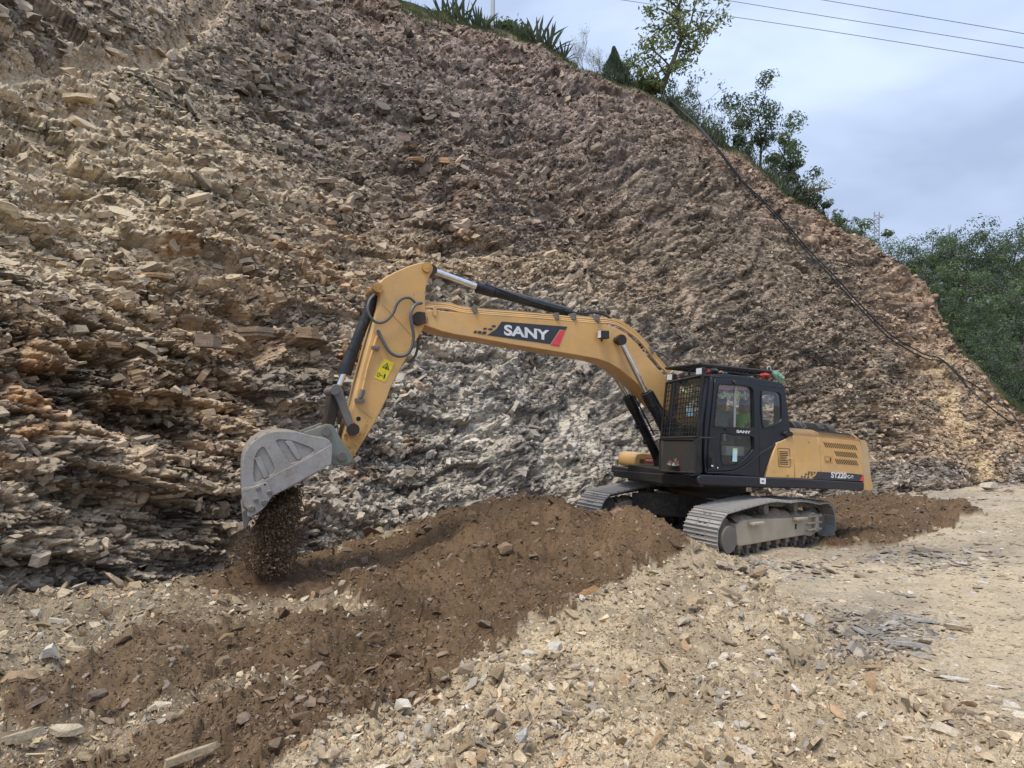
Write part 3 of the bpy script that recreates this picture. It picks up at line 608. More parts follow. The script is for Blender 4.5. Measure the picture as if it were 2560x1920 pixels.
# ------------------------------------------------------------------ LOOSE STONES ONE CAN PICK OUT
stone_meshes = [hull_mesh('stone', 12+i % 4, (1, .8, .6), 700+i, M['stone'], .3) for i in range(8)]+[slab_mesh('stone', 720+i, .22, M['stone'], 6) for i in range(5)]
round_mesh = hull_mesh('stone', 60, (1, .9, .8), 777, M['stone'], .1)
def gz_at(x, y):
    p = float(zground(x, y)[0]); return p
def stone(px_, py_, wpx, col, me, label, cat='stone', group=None, sc=(1, .8, .6), rz=None, tilt=(0, 0), sink=.2, name='stone'):
    d = ray(px_, py_+wpx*.25); col = tuple(np.array(col)*[1.0, .94, .84])
    # walk along the line of sight to the ground
    Yy = 2.0
    for _ in range(400):
        if float(zground(d[0]/d[1]*Yy, Yy)[0]) > d[2]/d[1]*Yy: break
        Yy += .05
    x, y = d[0]/d[1]*Yy, Yy; z = float(zground(x, y)[0]); s = wpx*math.hypot(x, y)/F*.5
    o = D.objects.new(name, me); o.location = (x, y, z+s*sc[2]*(1-sink)*.6+.01); o.scale = (s*sc[0], s*sc[1], s*sc[2])
    o.rotation_euler = (tilt[0], tilt[1], random.random()*6.28 if rz is None else rz); o.color = (*col, 1); link(o)
    tag(o, label, cat, group); return o
S_ = stone_meshes
stone(1455, 1478, 130, (.31, .19, .10), S_[9], 'large flat orange-brown slab where the brown soil meets the pale gravel', 'rock', sc=(1.0, .62, .5), rz=.5, tilt=(-.35, -.3), sink=.1, name='flat_rock')
stone(1262, 1375, 40, (.25, .185, .125), round_mesh, 'rounded tan boulder alone in the middle of the brown soil', 'rock', sc=(1, .9, .95), rz=.4, name='boulder')
stone(1550, 1282, 42, (.24, .16, .12), round_mesh, 'rounded reddish boulder on top of the soil mound in front of the tracks', 'rock', sc=(1.2, .9, .7), rz=.1, name='boulder')
stone(1492, 1392, 28, (.27, .19, .13), round_mesh, 'small rounded tan stone beside the grey one on the soil mound slope', 'rock', sc=(1, .8, 1), name='boulder')
stone(1412, 1402, 24, (.25, .26, .27), S_[2], 'small grey angular stone below the rounded tan stone on the brown soil', sc=(1, .8, .9))
stone(1668, 1352, 40, (.22, .155, .1), S_[1], 'squarish brown stone near the right end of the soil mound', 'rock', sc=(1, .7, .7), rz=.5)
stone(1385, 1620, 52, (.5, .48, .45), S_[3], 'white and blue-grey stone with black streaks on the gravel bank', 'rock', sc=(1, .9, .8), rz=1.)
stone(1375, 1650, 26, (.035, .04, .045), S_[10], 'black slate splinter leaning on the white stone', sc=(1, .5, .5), rz=.8, tilt=(0, .3))
stone(1315, 1675, 48, (.46, .42, .36), S_[4], 'pale curved stone left of the black slate splinter', 'rock', sc=(1, .6, .8), rz=.3)
stone(1160, 1675, 60, (.37, .31, .24), S_[5], 'tan flat-topped block, right one of the pair on the bank edge', 'rock', sc=(1, .8, .8), rz=.2)
stone(1097, 1685, 56, (.25, .195, .13), S_[6], 'brown block, left one of the pair on the bank edge', 'rock', sc=(1, .8, .8), rz=2.2, tilt=(.3, .2))
stone(1245, 1690, 70, (.235, .185, .13), S_[0], 'tall brown wedge-shaped block standing in the gravel', 'rock', sc=(.6, .7, 1.1), rz=.9, tilt=(.2, .5))
stone(1008, 1772, 56, (.56, .53, .47), S_[3], 'white broken stone at the left end of the gravel bank', 'rock', sc=(1, .7, .8), rz=2.7)
stone(1475, 1720, 40, (.52, .49, .46), S_[7], 'white egg-shaped stone in the pale gravel', 'rock', sc=(.7, .7, 1.), rz=.2)
stone(1500, 1790, 78, (.55, .51, .44), S_[4], 'big white crumbling rock at the foot of the gravel bank', 'rock', sc=(1, .9, .6), rz=.2)
stone(1525, 1845, 56, (.54, .5, .43), S_[6], 'white lump just below the big crumbling rock', 'rock', sc=(1, .8, .6), rz=1.2)
stone(1305, 1845, 54, (.4, .4, .4), S_[5], 'blue-grey faceted stone among brown blocks near the bottom edge', 'rock', sc=(1, .8, .9), rz=1.2)
stone(1120, 1815, 52, (.38, .29, .19), S_[7], 'tan block leaning among the rubble, above the brown pair', 'rock', sc=(1, .7, .9), rz=2.)
stone(1165, 1865, 56, (.25, .19, .12), S_[1], 'dark brown slab lying at the bottom edge of the rubble', 'rock', sc=(1, .7, .5), rz=.7)
stone(1250, 1800, 50, (.21, .165, .12), S_[0], 'dark brown block in the middle of the rubble', 'rock', sc=(1, .8, .8), rz=2.)
stone(1390, 1580, 46, (.24, .175, .105), S_[2], 'brown angular stone on the crest of the gravel bank', 'rock', sc=(1, .8, 1), rz=1.4)
stone(1570, 1548, 36, (.24, .18, .115), S_[6], 'brown stone resting high on the pale gravel bank', sc=(1, .8, .7), rz=.3)
stone(1606, 1570, 26, (.15, .11, .075), round_mesh, 'small dark brown round stone right of the brown one', sc=(1, .9, .9))
stone(555, 1668, 52, (.21, .165, .12), S_[3], 'brown pointed stone upright in the dark soil on the left', 'rock', sc=(.8, .8, 1.1), rz=.8)
stone(400, 1632, 40, (.22, .165, .105), S_[5], 'squarish brown stone with a dark cleft beside it on the left', 'rock', sc=(.9, .8, 1.1), rz=.1)
stone(565, 1598, 38, (.25, .18, .11), S_[1], 'light brown cube-like stone, lower of two in the left soil', 'rock', sc=(1, .8, .8), rz=.6)
stone(597, 1572, 36, (.13, .095, .06), S_[6], 'dark cube-like stone, upper of two in the left soil', sc=(1, .8, .8), rz=.6)
stone(728, 1588, 40, (.38, .37, .36), S_[7], 'pale grey rounded stone in the brown soil, centre left', 'rock', sc=(.9, .8, .9), rz=.6)
stone(866, 1545, 36, (.5, .47, .42), S_[2], 'white angular stone standing in brown soil below the bucket', 'rock', sc=(.9, .7, 1.0), rz=1.5)
stone(857, 1460, 40, (.46, .41, .34), S_[4], 'cream stone beside the dark one under the bucket', 'rock', sc=(.9, .7, .9), rz=.5)
stone(817, 1476, 42, (.22, .175, .135), S_[0], 'brown-grey block left of the cream stone under the bucket', 'rock', sc=(1, .7, .8), rz=.5)
stone(824, 1432, 60, (.27, .2, .13), S_[10], 'flat brown slab tilted on the soil right of the falling earth', 'rock', sc=(1, .6, .7), rz=-.4, tilt=(-.4, 0))
stone(905, 1405, 40, (.25, .19, .14), S_[5], 'upright brown stone near the foot of the rock face', 'rock', sc=(.8, .8, 1), rz=.4)
stone(936, 1590, 40, (.16, .11, .07), S_[1], 'dark wedge stone half sunk in the brown soil', 'rock', sc=(1, .8, .8), rz=.4)
stone(120, 1645, 46, (.56, .54, .5), S_[3], 'white upright block among the pale stones on the left edge', 'rock', sc=(.8, .7, 1.3), rz=.4, tilt=(.2, -.3))
stone(50, 1705, 70, (.3, .22, .15), S_[6], 'brown lump at the left edge below the pale stones', 'rock', sc=(1, .8, .7), rz=.2)
stone(190, 1625, 60, (.45, .38, .28), S_[9], 'long cream slab lying right of the white upright block', sc=(1.1, .4, .6), rz=-.2)
stone(265, 1535, 36, (.36, .28, .19), S_[2], 'tan pointed stone above the cream ones, left side', sc=(.8, .8, 1.2), rz=.4)
stone(235, 1562, 40, (.5, .44, .34), S_[4], 'cream stone in the pair below the tan pointed stone', sc=(1, .7, .6), rz=2.4)
stone(140, 1555, 44, (.42, .39, .34), S_[10], 'thin grey slab lying near the left foot of the rock face', sc=(1.1, .5, .7), rz=-.2)
stone(398, 1768, 56, (.52, .47, .38), S_[1], 'cream block on the ridge of pale stones, lower left', 'rock', sc=(1.1, .7, .7), rz=-.1)
stone(540, 1765, 38, (.30, .31, .33), S_[5], 'blue-grey stone beside a white one, lower left', sc=(.9, .8, .8), rz=.3)
stone(165, 1828, 80, (.45, .40, .31), S_[11], 'wide flat cream slab at the lower left', 'rock', sc=(1.1, .7, .6), rz=.1, tilt=(.15, 0))
stone(55, 1855, 90, (.36, .32, .25), S_[9], 'long grey-tan slab at the lower left corner', 'rock', sc=(1.1, .45, .8), rz=.35, tilt=(0, -.15))
stone(475, 1890, 110, (.36, .3, .22), S_[10], 'long thin tan slab sticking out of the dark soil at the bottom', 'rock', sc=(1.1, .35, .6), rz=.45, tilt=(0, -.2))
stone(830, 1890, 56, (.43, .35, .26), S_[4], 'tan angular block at the bottom edge of the picture', 'rock', sc=(1, .8, .8), rz=1.)
stone(240, 1745, 60, (.17, .14, .115), S_[7], 'dark grey-brown stone over a shadowed gap, lower left', 'rock', sc=(1, .8, .8), rz=1.)
stone(1830, 1480, 64, (.3, .25, .19), S_[9], 'long tan slab lying on the slope beneath the near track', 'rock', sc=(1.1, .45, .6), rz=-.7, tilt=(0, .25))
stone(1735, 1505, 56, (.37, .29, .2), S_[3], 'tan block on the gravel slope below the track front', 'rock', sc=(1, .8, .7), rz=.6)
stone(2310, 1550, 46, (.32, .335, .36), S_[10], 'blue-grey slate slab among broken pieces on the road', sc=(1.1, .5, .4), rz=-.3)
stone(2275, 1605, 90, (.34, .35, .36), S_[9], 'long grey slate strip in the patch of fragments on the road', sc=(1.1, .3, .35), rz=-.45)
stone(2395, 1570, 50, (.26, .2, .14), S_[10], 'brown slate piece at the right end of the patch on the road', sc=(1.1, .5, .5), rz=-.6)
stone(2055, 1655, 30, (.6, .6, .61), S_[11], 'white oval stone pressed in the road', sc=(1, .5, .4), rz=-.3)
stone(2130, 1710, 60, (.5, .45, .37), S_[12], 'flat cream slab pressed in the road near the white oval stone', sc=(1.1, .4, .15), rz=-.3)
stone(2285, 1845, 56, (.53, .47, .37), S_[9], 'cream slab in the road near the bottom edge', sc=(1.1, .5, .12), rz=-.3)
stone(2460, 1860, 60, (.55, .54, .5), S_[10], 'pale grey slab in the road at the lower right', sc=(1.1, .4, .12), rz=-.4)
stone(2385, 1690, 60, (.55, .55, .52), S_[11], 'pale slab in the road, right of the slate patch', sc=(1.1, .5, .12), rz=-.3)
stone(2470, 1218, 44, (.5, .47, .42), S_[3], 'pale block at the foot of the dark scree, far right', 'rock', sc=(1, .8, .8), rz=.3)
stone(2515, 1222, 36, (.48, .42, .36), S_[5], 'light slab beside the pale block, far right', 'rock', sc=(1.2, .8, .5), rz=.3)
# the many alike, one object each
kinds = [('pale angular stone lying loose in the gravel bank', 'pale stones of the gravel bank', [(.46,.40,.31), (.41,.34,.25), (.5,.46,.4)]),
         ('brown angular stone lying loose in the gravel bank', 'brown stones of the gravel bank', [(.24,.18,.12), (.28,.21,.14)]),
         ('earth-coloured stone in the brown soil', 'stones in the brown soil', [(.17,.12,.08), (.21,.155,.11), (.26,.2,.15)]),
         ('flat pale stone trodden into the dirt road', 'flat stones in the road', [(.5,.44,.34), (.46,.44,.4), (.4,.33,.24)])]
def stone_tag(o, kind, p, wpx):        # stones told apart by size and by what they lie next to
    x, y = projpx(np.array([p])); x, y = float(x[0]), float(y[0]); size = 'large ' if wpx > 31 else 'small '
    if kind in (0, 1): where = 'near the bottom edge' if y > 1740 else ('just below the excavator track' if y < 1520 else ('on the crest beside the brown soil' if x < 1350 else 'on the right flank, beside the road'))
    elif kind == 2: where = 'at the foot of the falling earth' if (x < 900 and y < 1530) else ('on the mound before the tracks' if y < 1480 else ('behind the excavator' if x > 1850 else ('in the lower left corner' if x < 500 else 'left of the gravel bank')))
    else: where = 'behind the near track' if y < 1450 else ('near the bottom edge' if y > 1700 else 'beside the slate patch')
    base = kinds[kind][0].split(' lying loose in the gravel bank')[0] if kind < 2 else kinds[kind][0]
    lab = size+base+(' in the gravel bank, ' if kind < 2 else ', ')+where; tag(o, lab, 'stone', size+kinds[kind][1]+' '+where)
def pick(n, wfun): return sample_grid(GV, GN_, NU, NV, gcol, n, wfun)
near = np.clip(1.3-Y/11, .05, 1)*((px > 10) & (px < 2550) & (py < 1905) & (py > 1270))
for kind, n, wfun in ((0, 75, near*pile*(px > 850)), (1, 45, near*pile*(px > 850)), (2, 75, near*br), (3, 45, near*road)):
    P, Nv, c, idx = pick(n, wfun)
    lab, grp, cols = kinds[kind]
    for i in range(len(P)):
        dep = np.linalg.norm(P[i]); wpx = (rng.uniform(22, 34)+20*rng.random()**3*1.6) if kind < 3 else rng.uniform(18, 38); s = wpx*dep/F*.5
        o = D.objects.new('stone', S_[int(rng.integers(0, 13))] if kind < 3 else S_[8+int(rng.integers(0, 5))])
        z = s*.3; th = rng.uniform(.45, .95) if kind < 3 else .22
        o.location = (P[i][0], P[i][1], P[i][2]+z*th*.6); o.scale = (s, s*rng.uniform(.6, 1), s*th)
        o.rotation_euler = (rng.normal(0, .3 if kind < 3 else .05), rng.normal(0, .3 if kind < 3 else .05), rng.uniform(0, 6.28))
        cc = np.array(cols[int(rng.integers(0, len(cols)))])*rng.uniform(.8, 1.2); o.color = (*cc, 1); link(o); stone_tag(o, kind, P[i], wpx)
print('stones done')

# ------------------------------------------------------------------ THE EXCAVATOR
TM = Vector((3.695, 11.575, -1.996)); RM = Matrix.Rotation(3.5823, 3, 'Z') @ Matrix.Rotation(-.0365, 3, 'X') @ Matrix.Rotation(-.0461, 3, 'Y')
RT = RM @ Matrix.Rotation(.2374, 3, 'Z')
ex = empty('excavator', TM); ex.rotation_euler = RM.to_euler()
tag(ex, 'yellow and black tracked excavator tipping earth from its bucket in front of the rock face', 'excavator')
def onp(px_, py_, v, R=RM):            # picture position -> (forward, up) on the machine's vertical plane at sideways distance v
    o = R.transposed() @ (-TM); d = R.transposed() @ Vector(ray(px_, py_)); t = (v-o.y)/d.y; p = o+d*t; return (p.x, p.z)
def onf(px_, py_, u, R=RM):            # -> (sideways, up) on the plane across the machine
    o = R.transposed() @ (-TM); d = R.transposed() @ Vector(ray(px_, py_)); t = (u-o.x)/d.x; p = o+d*t; return (p.y, p.z)
def zm(ox, oy, s): return lambda L: [(ox+x/s, oy+y/s) for x, y in L]
Z1 = zm(1550, 860, 2.963); Z2 = zm(580, 620, 2.963); Z3 = zm(1000, 620, 2.9105); Z4 = zm(580, 980, 3.19); Z5 = zm(1620, 880, 4.879); Z7 = zm(1850, 1040, 5.53)
def addo(name, me, m, parent, smooth=False):
    if m is not None:
        me.materials.clear(); me.materials.append(m)
    if smooth: me.polygons.foreach_set('use_smooth', [True]*len(me.polygons))
    o = D.objects.new(name, me); return link(o, parent)
def plate_uw(name, outline, v0, v1, m, parent, holes=(), bevel=.0, axis='v'):
    """filled outline in the (forward, up) plane, extruded sideways from v0 to v1"""
    cu = D.curves.new(name, 'CURVE'); cu.dimensions = '2D'; cu.fill_mode = 'BOTH'
    for ol in [outline]+list(holes):
        sp = cu.splines.new('POLY'); sp.points.add(len(ol)-1)
        for i, (a, b) in enumerate(ol): sp.points[i].co = (a, b, 0, 1)
        sp.use_cyclic_u = True
    cu.extrude = max(abs(v1-v0)/2-bevel, .0005); cu.bevel_depth = bevel; cu.offset = -bevel; cu.bevel_resolution = 1
    tmp = D.objects.new('t', cu); COL.objects.link(tmp)
    me = D.meshes.new_from_object(tmp.evaluated_get(C.evaluated_depsgraph_get())); D.objects.remove(tmp); D.curves.remove(cu)
    me.name = name; vm = (v0+v1)/2
    if axis == 'v': me.transform(Matrix(((1, 0, 0, 0), (0, 0, -1, vm), (0, 1, 0, 0), (0, 0, 0, 1))))
    elif axis == 'u': me.transform(Matrix(((0, 0, 1, vm), (1, 0, 0, 0), (0, 1, 0, 0), (0, 0, 0, 1))))      # outline is (v, w)
    else: me.transform(Matrix(((1, 0, 0, 0), (0, 1, 0, 0), (0, 0, 1, vm), (0, 0, 0, 1))))                   # outline is (u, v)
    return addo(name, me, m, parent)
def plate(name, pts, v0, v1, m, parent, holes=(), bevel=.0, pv=None):
    pv = max(v0, v1) if pv is None else pv
    return plate_uw(name, [onp(x, y, pv) for x, y in pts], v0, v1, m, parent, [[onp(x, y, pv) for x, y in h] for h in holes], bevel)
def smoothpoly(pts, n=3, r=.28):       # round the corners of an outline
    for _ in range(n):
        q = []
        for i in range(len(pts)):
            a = pts[i]; b = pts[(i+1) % len(pts)]; q += [(a[0]+(b[0]-a[0])*r, a[1]+(b[1]-a[1])*r), (b[0]-(b[0]-a[0])*r, b[1]-(b[1]-a[1])*r)]
        pts = q
    return pts
def roundp(pts, rad, seg=4):
    q = []; n = len(pts)
    for i in range(n):
        p = Vector(pts[i]); a = Vector(pts[i-1]); b = Vector(pts[(i+1) % n]); da = (a-p); db = (b-p); r = min(rad, da.length*.45, db.length*.45)
        s = p+da.normalized()*r; e = p+db.normalized()*r
        for k in range(seg+1):
            t = k/seg; q.append(tuple((s*(1-t)+p*t)*(1-t)+(p*(1-t)+e*t)*t))
    return q
class MBm:
    def __init__(s): s.bm = bmesh.new()
    def box(s, c, d, R=None):
        r = bmesh.ops.create_cube(s.bm, size=1); T_ = Matrix.Translation(c) @ ((R or Matrix.Identity(3)).to_4x4()) @ Matrix.Diagonal((*d, 1)); bmesh.ops.transform(s.bm, matrix=T_, verts=r['verts']); return s
    def cyl(s, a, b, r, seg=20, r2=None):
        a = Vector(a); b = Vector(b); d = b-a; q = bmesh.ops.create_cone(s.bm, cap_ends=True, segments=seg, radius1=r, radius2=r if r2 is None else r2, depth=d.length)
        bmesh.ops.transform(s.bm, matrix=Matrix.Translation((a+b)/2) @ d.to_track_quat('Z', 'Y').to_matrix().to_4x4(), verts=q['verts']); return s
    def tube(s, pts, r, seg=8):
        pts = [Vector(p) for p in pts]; rings = []
        for i, p in enumerate(pts):
            d = (pts[min(i+1, len(pts)-1)]-pts[max(i-1, 0)]).normalized(); q = d.to_track_quat('Z', 'Y').to_matrix()
            if i and rings:                                    # keep the frame from twisting
                x = rings[-1][1]; x = (x-d*x.dot(d)); x = x.normalized() if x.length > 1e-5 else q.col[0]
            else: x = q.col[0]
            y = d.cross(x); rr = r(i/(len(pts)-1)) if callable(r) else r
            rings.append(([s.bm.verts.new(p+(x*math.cos(t)+y*math.sin(t))*rr) for t in [2*math.pi*k/seg for k in range(seg)]], x))
        for (A, _), (B, _) in zip(rings, rings[1:]):
            for k in range(seg): s.bm.faces.new((A[k], A[(k+1) % seg], B[(k+1) % seg], B[k]))
        s.bm.faces.new(rings[0][0][::-1]); s.bm.faces.new(rings[-1][0]); return s
    def sphere(s, c, r, seg=10):
        q = bmesh.ops.create_uvsphere(s.bm, u_segments=seg, v_segments=max(4, seg*2//3), radius=1); rr = r if isinstance(r, (tuple, list)) else (r, r, r)
        bmesh.ops.transform(s.bm, matrix=Matrix.Translation(c) @ Matrix.Diagonal((*rr, 1)), verts=q['verts']); return s
    def done(s, name, m, parent=None, smooth=False, bevel=0.0):
        if bevel: bmesh.ops.bevel(s.bm, geom=list(s.bm.edges), offset=bevel, segments=2, affect='EDGES', profile=.6)
        bmesh.ops.recalc_face_normals(s.bm, faces=s.bm.faces)
        me = D.meshes.new(name); s.bm.to_mesh(me); s.bm.free()
        o = addo(name, me, m, parent)
        if smooth:
            me.polygons.foreach_set('use_smooth', [True]*len(me.polygons)); me.set_sharp_from_angle(angle=math.radians(38))
        return o
def spline(pts, n=8):
    P_ = [Vector(p) for p in pts]; out = []
    for i in range(len(P_)-1):
        a, b, c_, d = P_[max(i-1, 0)], P_[i], P_[i+1], P_[min(i+2, len(P_)-1)]
        for k in range(n):
            t = k/n; out.append(.5*((2*b)+(c_-a)*t+(2*a-5*b+4*c_-d)*t*t+(3*b-a-3*c_+d)*t**3))
    return out+[P_[-1]]
def P3(px_, py_, v): u, w_ = onp(px_, py_, v); return Vector((u, v, w_))
def pv(L, v): return [P3(x, y, v) for x, y in L]
def cylpin(name, px_, py_, v0, v1, r, m, parent):
    u, w_ = onp(px_, py_, max(v0, v1)); return MBm().cyl((u, v0, w_), (u, v1, w_), r, 20).done(name, m, parent, True)

# lettering: letters as thin raised print on a plane, fitted to the four corners seen in the photo
def lettering(name, text, bl, br_, tl, v, m, parent, bold=.02, sx=1.0, shear=0.0, axis='v', plane_u=None, width_fit=True, thick=.004):
    cu = D.curves.new(name, 'FONT'); cu.body = text; cu.extrude = .01; cu.offset = bold; cu.size = 1; cu.shear = shear
    tmp = D.objects.new('t', cu); COL.objects.link(tmp); me = D.meshes.new_from_object(tmp.evaluated_get(C.evaluated_depsgraph_get())); D.objects.remove(tmp); D.curves.remove(cu)
    n = len(me.vertices); co = np.empty(n*3); me.vertices.foreach_get('co', co); co = co.reshape(-1, 3)
    mn = co.min(0); mxx = co.max(0); co = (co-mn)/(mxx-mn+1e-9)
    f = (lambda p: np.array(P3(*p, v))) if axis == 'v' else (lambda p: np.array([plane_u, *onf(*p, plane_u)]))
    O = f(bl); A = f(br_)-O; B = f(tl)-O; Nn_ = np.cross(A, B); Nn_ /= np.linalg.norm(Nn_)
    co = O+co[:, 0:1]*A+co[:, 1:2]*B+(co[:, 2:3])*Nn_*thick
    me.vertices.foreach_set('co', co.ravel()); me.update(); return addo(name, me, m, parent)
def quadplate(name, pts, v, m, parent, t=.003): return plate(name, pts, v, v+t, m, parent, pv=v)

# ---- boom
VB = .25
boom_out = Z3([(175,455),(260,450),(350,462),(560,478),(820,500),(1100,524),(1380,545),(1500,556),(1580,585),(1650,625),(1730,700),(1800,790),(1880,880),(1960,960),(2100,1120),(2240,1300),(2330,1400),(2350,1480),(2290,1500),(2230,1480),(2100,1340),(2000,1240),(1900,1155),(1800,1052),(1700,965),(1600,882),(1520,835),(1440,808),(1300,782),(1080,745),(800,700),(560,655),(400,630),(300,605),(215,575),(175,560),(130,545),(120,515),(135,475)])
boom = plate('boom', boom_out, -.22, VB, M['yellow'], ex, bevel=.012)
# flange line along the top of the near web
cylpin('boom_tip_pin', *Z3([(140, 518)])[0], -.27, VB+.075, .062, M['greased'], boom)
plate('pin_collar', roundp(Z3([(105,475),(175,470),(195,510),(192,548),(120,560),(95,525)]), 3), VB+.004, VB+.05, M['greased'], boom, pv=VB)
quadplate('logo_plate', Z3([(740,535),(1218,573),(1205,597),(1162,592),(1092,700),(633,634),(700,590)]), VB+.002, M['decal'], boom)
quadplate('red_flash', Z3([(1165,603),(1203,599),(1158,712),(1098,705)]), VB+.003, M['red'], boom)
quadplate('red_flash', Z3([(1098,700),(1158,707),(1162,716),(1095,708)]), VB+.003, M['red'], boom)
lettering('lettering', 'SANY', *Z3([(757, 634), (1085, 674), (757, 556)]), VB+.006, M['white'], boom, bold=.035)
for q in [[(672,561),(698,563),(692,578),(664,575)],[(646,583),(676,586),(668,600),(640,597)],[(611,580),(635,582),(627,595),(604,593)],[(606,606),(632,609),(622,630),(592,627)],[(570,603),(596,606),(588,625),(562,622)],[(542,601),(562,603),(554,621),(534,618)]]:
    quadplate('logo_block', Z3(q), VB+.002, M['decal'], boom)
cylpin('boom_lift_pin', *Z3([(1612, 664)])[0], -.3, VB+.16, .06, M['greased'], boom)
cylpin('boom_lift_pin', *Z3([(1612, 664)])[0], VB+.16, VB+.2, .085, M['greased'], boom)
quadplate('bracket_plate', Z3([(240,422),(264,424),(264,494),(240,492)]), VB+.002, M['yellow'], boom, .02)
# work lamp on the web
lp = P3(*Z3([(1482, 632)])[0], VB+.09); wl = MBm().box(lp, (.17, .1, .14), Matrix.Rotation(.1, 3, 'Y')).done('work_lamp', M['black'], boom, bevel=.015)
MBm().box(lp+Vector((.085, 0, 0)), (.012, .085, .12)).done('lamp_lens', M['lamp'], wl); MBm().cyl(lp+Vector((0, -.03, 0)), (lp.x-.02, VB, lp.z-.1), .015, 8).done('lamp_bracket', M['black'], wl)
# hydraulic pipes along the top
top = [(145,408),(240,412),(350,420),(450,446),(620,462),(850,478),(1100,497),(1260,512),(1400,523),(1500,524),(1590,545),(1660,590),(1725,640),(1800,725),(1870,815),(1960,915)]
for i, (dx, dy, vv) in enumerate([(0, -6, .16), (0, 9, .2), (4, 22, .235), (6, -14, -.02), (6, -14, -.12)]):
    MBm().tube(spline(pv(Z3([(x+dx, y+dy) for x, y in top]), vv), 3), .018, 8).done('hydraulic_pipe', M['yellow'], boom, True)
for x, y in [(535,450),(1127,498),(1252,500),(1422,515),(1818,742)]:
    c = P3(*Z3([(x, y)])[0], .18); MBm().box(c, (.075, .16, .10)).box(c+Vector((0, .06, -.01)), (.05, .08, .12)).done('pipe_clamp', M['link'], boom, bevel=.008)
for o_ in ((0, 0), (6, 9)):
    MBm().tube(spline(pv(Z3([(1190+o_[0],468-o_[1]),(1250,466),(1330,478),(1400,470),(1460,478),(1520,505),(1560,545)]), .05+.04*(o_[0] > 0))), .02, 8).done('hose', M['hoseblack'], boom, True)
MBm().tube(spline(pv(Z3([(1850,750),(1890,765),(1930,790),(1955,815)]), .1)), .009, 6).done('cable', M['hoseblack'], boom, True)
# ---- arm
VA = .26
arm_out = Z2([(1440,104),(1470,112),(1490,140),(1486,170),(1462,215),(1443,265),(1433,330),(1433,430),(1440,475),(1442,530),(1420,590),(1350,712),(1262,870),(1178,1030),(1150,1112),(1062,1290),(965,1445),(910,1535),(880,1580),(850,1560),(826,1500),(820,1405),(850,1300),(900,1155),(935,1000),(1000,755),(1060,535),(1088,430),(1100,345),(1080,325),(1060,300),(1070,270),(1100,250),(1120,225),(1200,180),(1300,136),(1390,108)])
arm = plate('arm', arm_out, -.24, VA, M['yellow'], ex, bevel=.014)
cylpin('cylinder_pin', *Z2([(1447, 140)])[0], -.28, VA+.05, .075, M['yellow_worn'], arm)
cylpin('cylinder_pin', *Z2([(1084, 291)])[0], -.28, VA+.06, .072, M['yellow_worn'], arm)
cylpin('pivot_pin', *Z2([(1390, 520)])[0], VA, VA+.09, .1, M['greased'], arm)
plate('pin_collar', roundp(Z2([(1350,485),(1395,475),(1425,490),(1440,510),(1440,540),(1390,570),(1345,560),(1335,520)]), 4), VA+.002, VA+.055, M['greased'], arm, pv=VA)
quadplate('retainer', Z2([(1432,490),(1447,492),(1440,552),(1425,550)]), VA+.06, M['yellow_worn'], arm, .02)
cylpin('link_pin', *Z2([(900, 1345)])[0], -.3, VA+.075, .085, M['greased'], arm)
plate('pin_collar', roundp(Z2([(862,1320),(900,1290),(935,1320),(935,1370),(900,1385),(862,1365)]), 4), VA+.002, VA+.03, M['greased'], arm, pv=VA)
plate('worn_tip', Z2([(832,1375),(935,1395),(990,1300),(1010,1310),(960,1440),(905,1530),(880,1575),(850,1556),(830,1500),(824,1430)]), VA+.0015, VA+.004, M['yellow_worn'], arm, pv=VA)
cylpin('arm_hole', *Z2([(937, 1265)])[0], VA-.01, VA+.004, .032, M['slot'], arm)
def strip(name, pts, wid, v, t, m, parent, Zf=Z2):
    (x0, y0), (x1, y1) = pts; L_ = math.hypot(x1-x0, y1-y0); nx, ny = -(y1-y0)/L_*wid/2, (x1-x0)/L_*wid/2
    return quadplate(name, Zf([(x0+nx, y0+ny), (x1+nx, y1+ny), (x1-nx, y1-ny), (x0-nx, y0-ny)]), v, m, parent, t)
strip('weld_rib', [(1125, 420), (1330, 640)], 9, VA, .008, M['yellow'], arm); strip('weld_rib', [(925, 1165), (1030, 1255)], 8, VA, .008, M['yellow'], arm)
lab = quadplate('warning_label', Z2([(1125,818),(1203,852),(1133,994),(1054,960)]), VA+.002, M['label_yellow'], arm)
def tri_ring(a, b, c_, t, v, m, parent):
    g = ((a[0]+b[0]+c_[0])/3, (a[1]+b[1]+c_[1])/3); inn = [(p[0]+(g[0]-p[0])*t, p[1]+(g[1]-p[1])*t) for p in (a, b, c_)]
    plate('warning_triangle', Z2([a, b, c_]), v, v+.003, m, parent, holes=[Z2(inn)], pv=v)
tri_ring((1150,850),(1165,905),(1110,883), .26, VA+.006, M['ink'], lab)
for L_ in [[(1146,868),(1152,870),(1142,900),(1136,897)],[(1132,880),(1155,888),(1153,892),(1130,884)],[(1128,932),(1140,936),(1130,965),(1120,968),(1124,948)],[(1096,938),(1116,946),(1114,950),(1094,942)]]: quadplate('pictogram', Z2(L_), VA+.006, M['ink'], lab)
plate('pictogram', Z2([(1082,920),(1099,927),(1088,955),(1071,948)]), VA+.006, VA+.009, M['ink'], lab, holes=[Z2([(1084,924),(1095,929),(1086,951),(1075,946)])], pv=VA)
MBm().tube(pv(Z2([(1075, 650), (1045, 745), (1000, 900), (968, 1050)]), VA+.03), .018, 8).done('hydraulic_pipe', M['yellow'], arm, True)
MBm().box(P3(*Z2([(1062, 740)])[0], VA+.03), (.11, .06, .05)).done('pipe_clamp', M['link'], arm, bevel=.006)
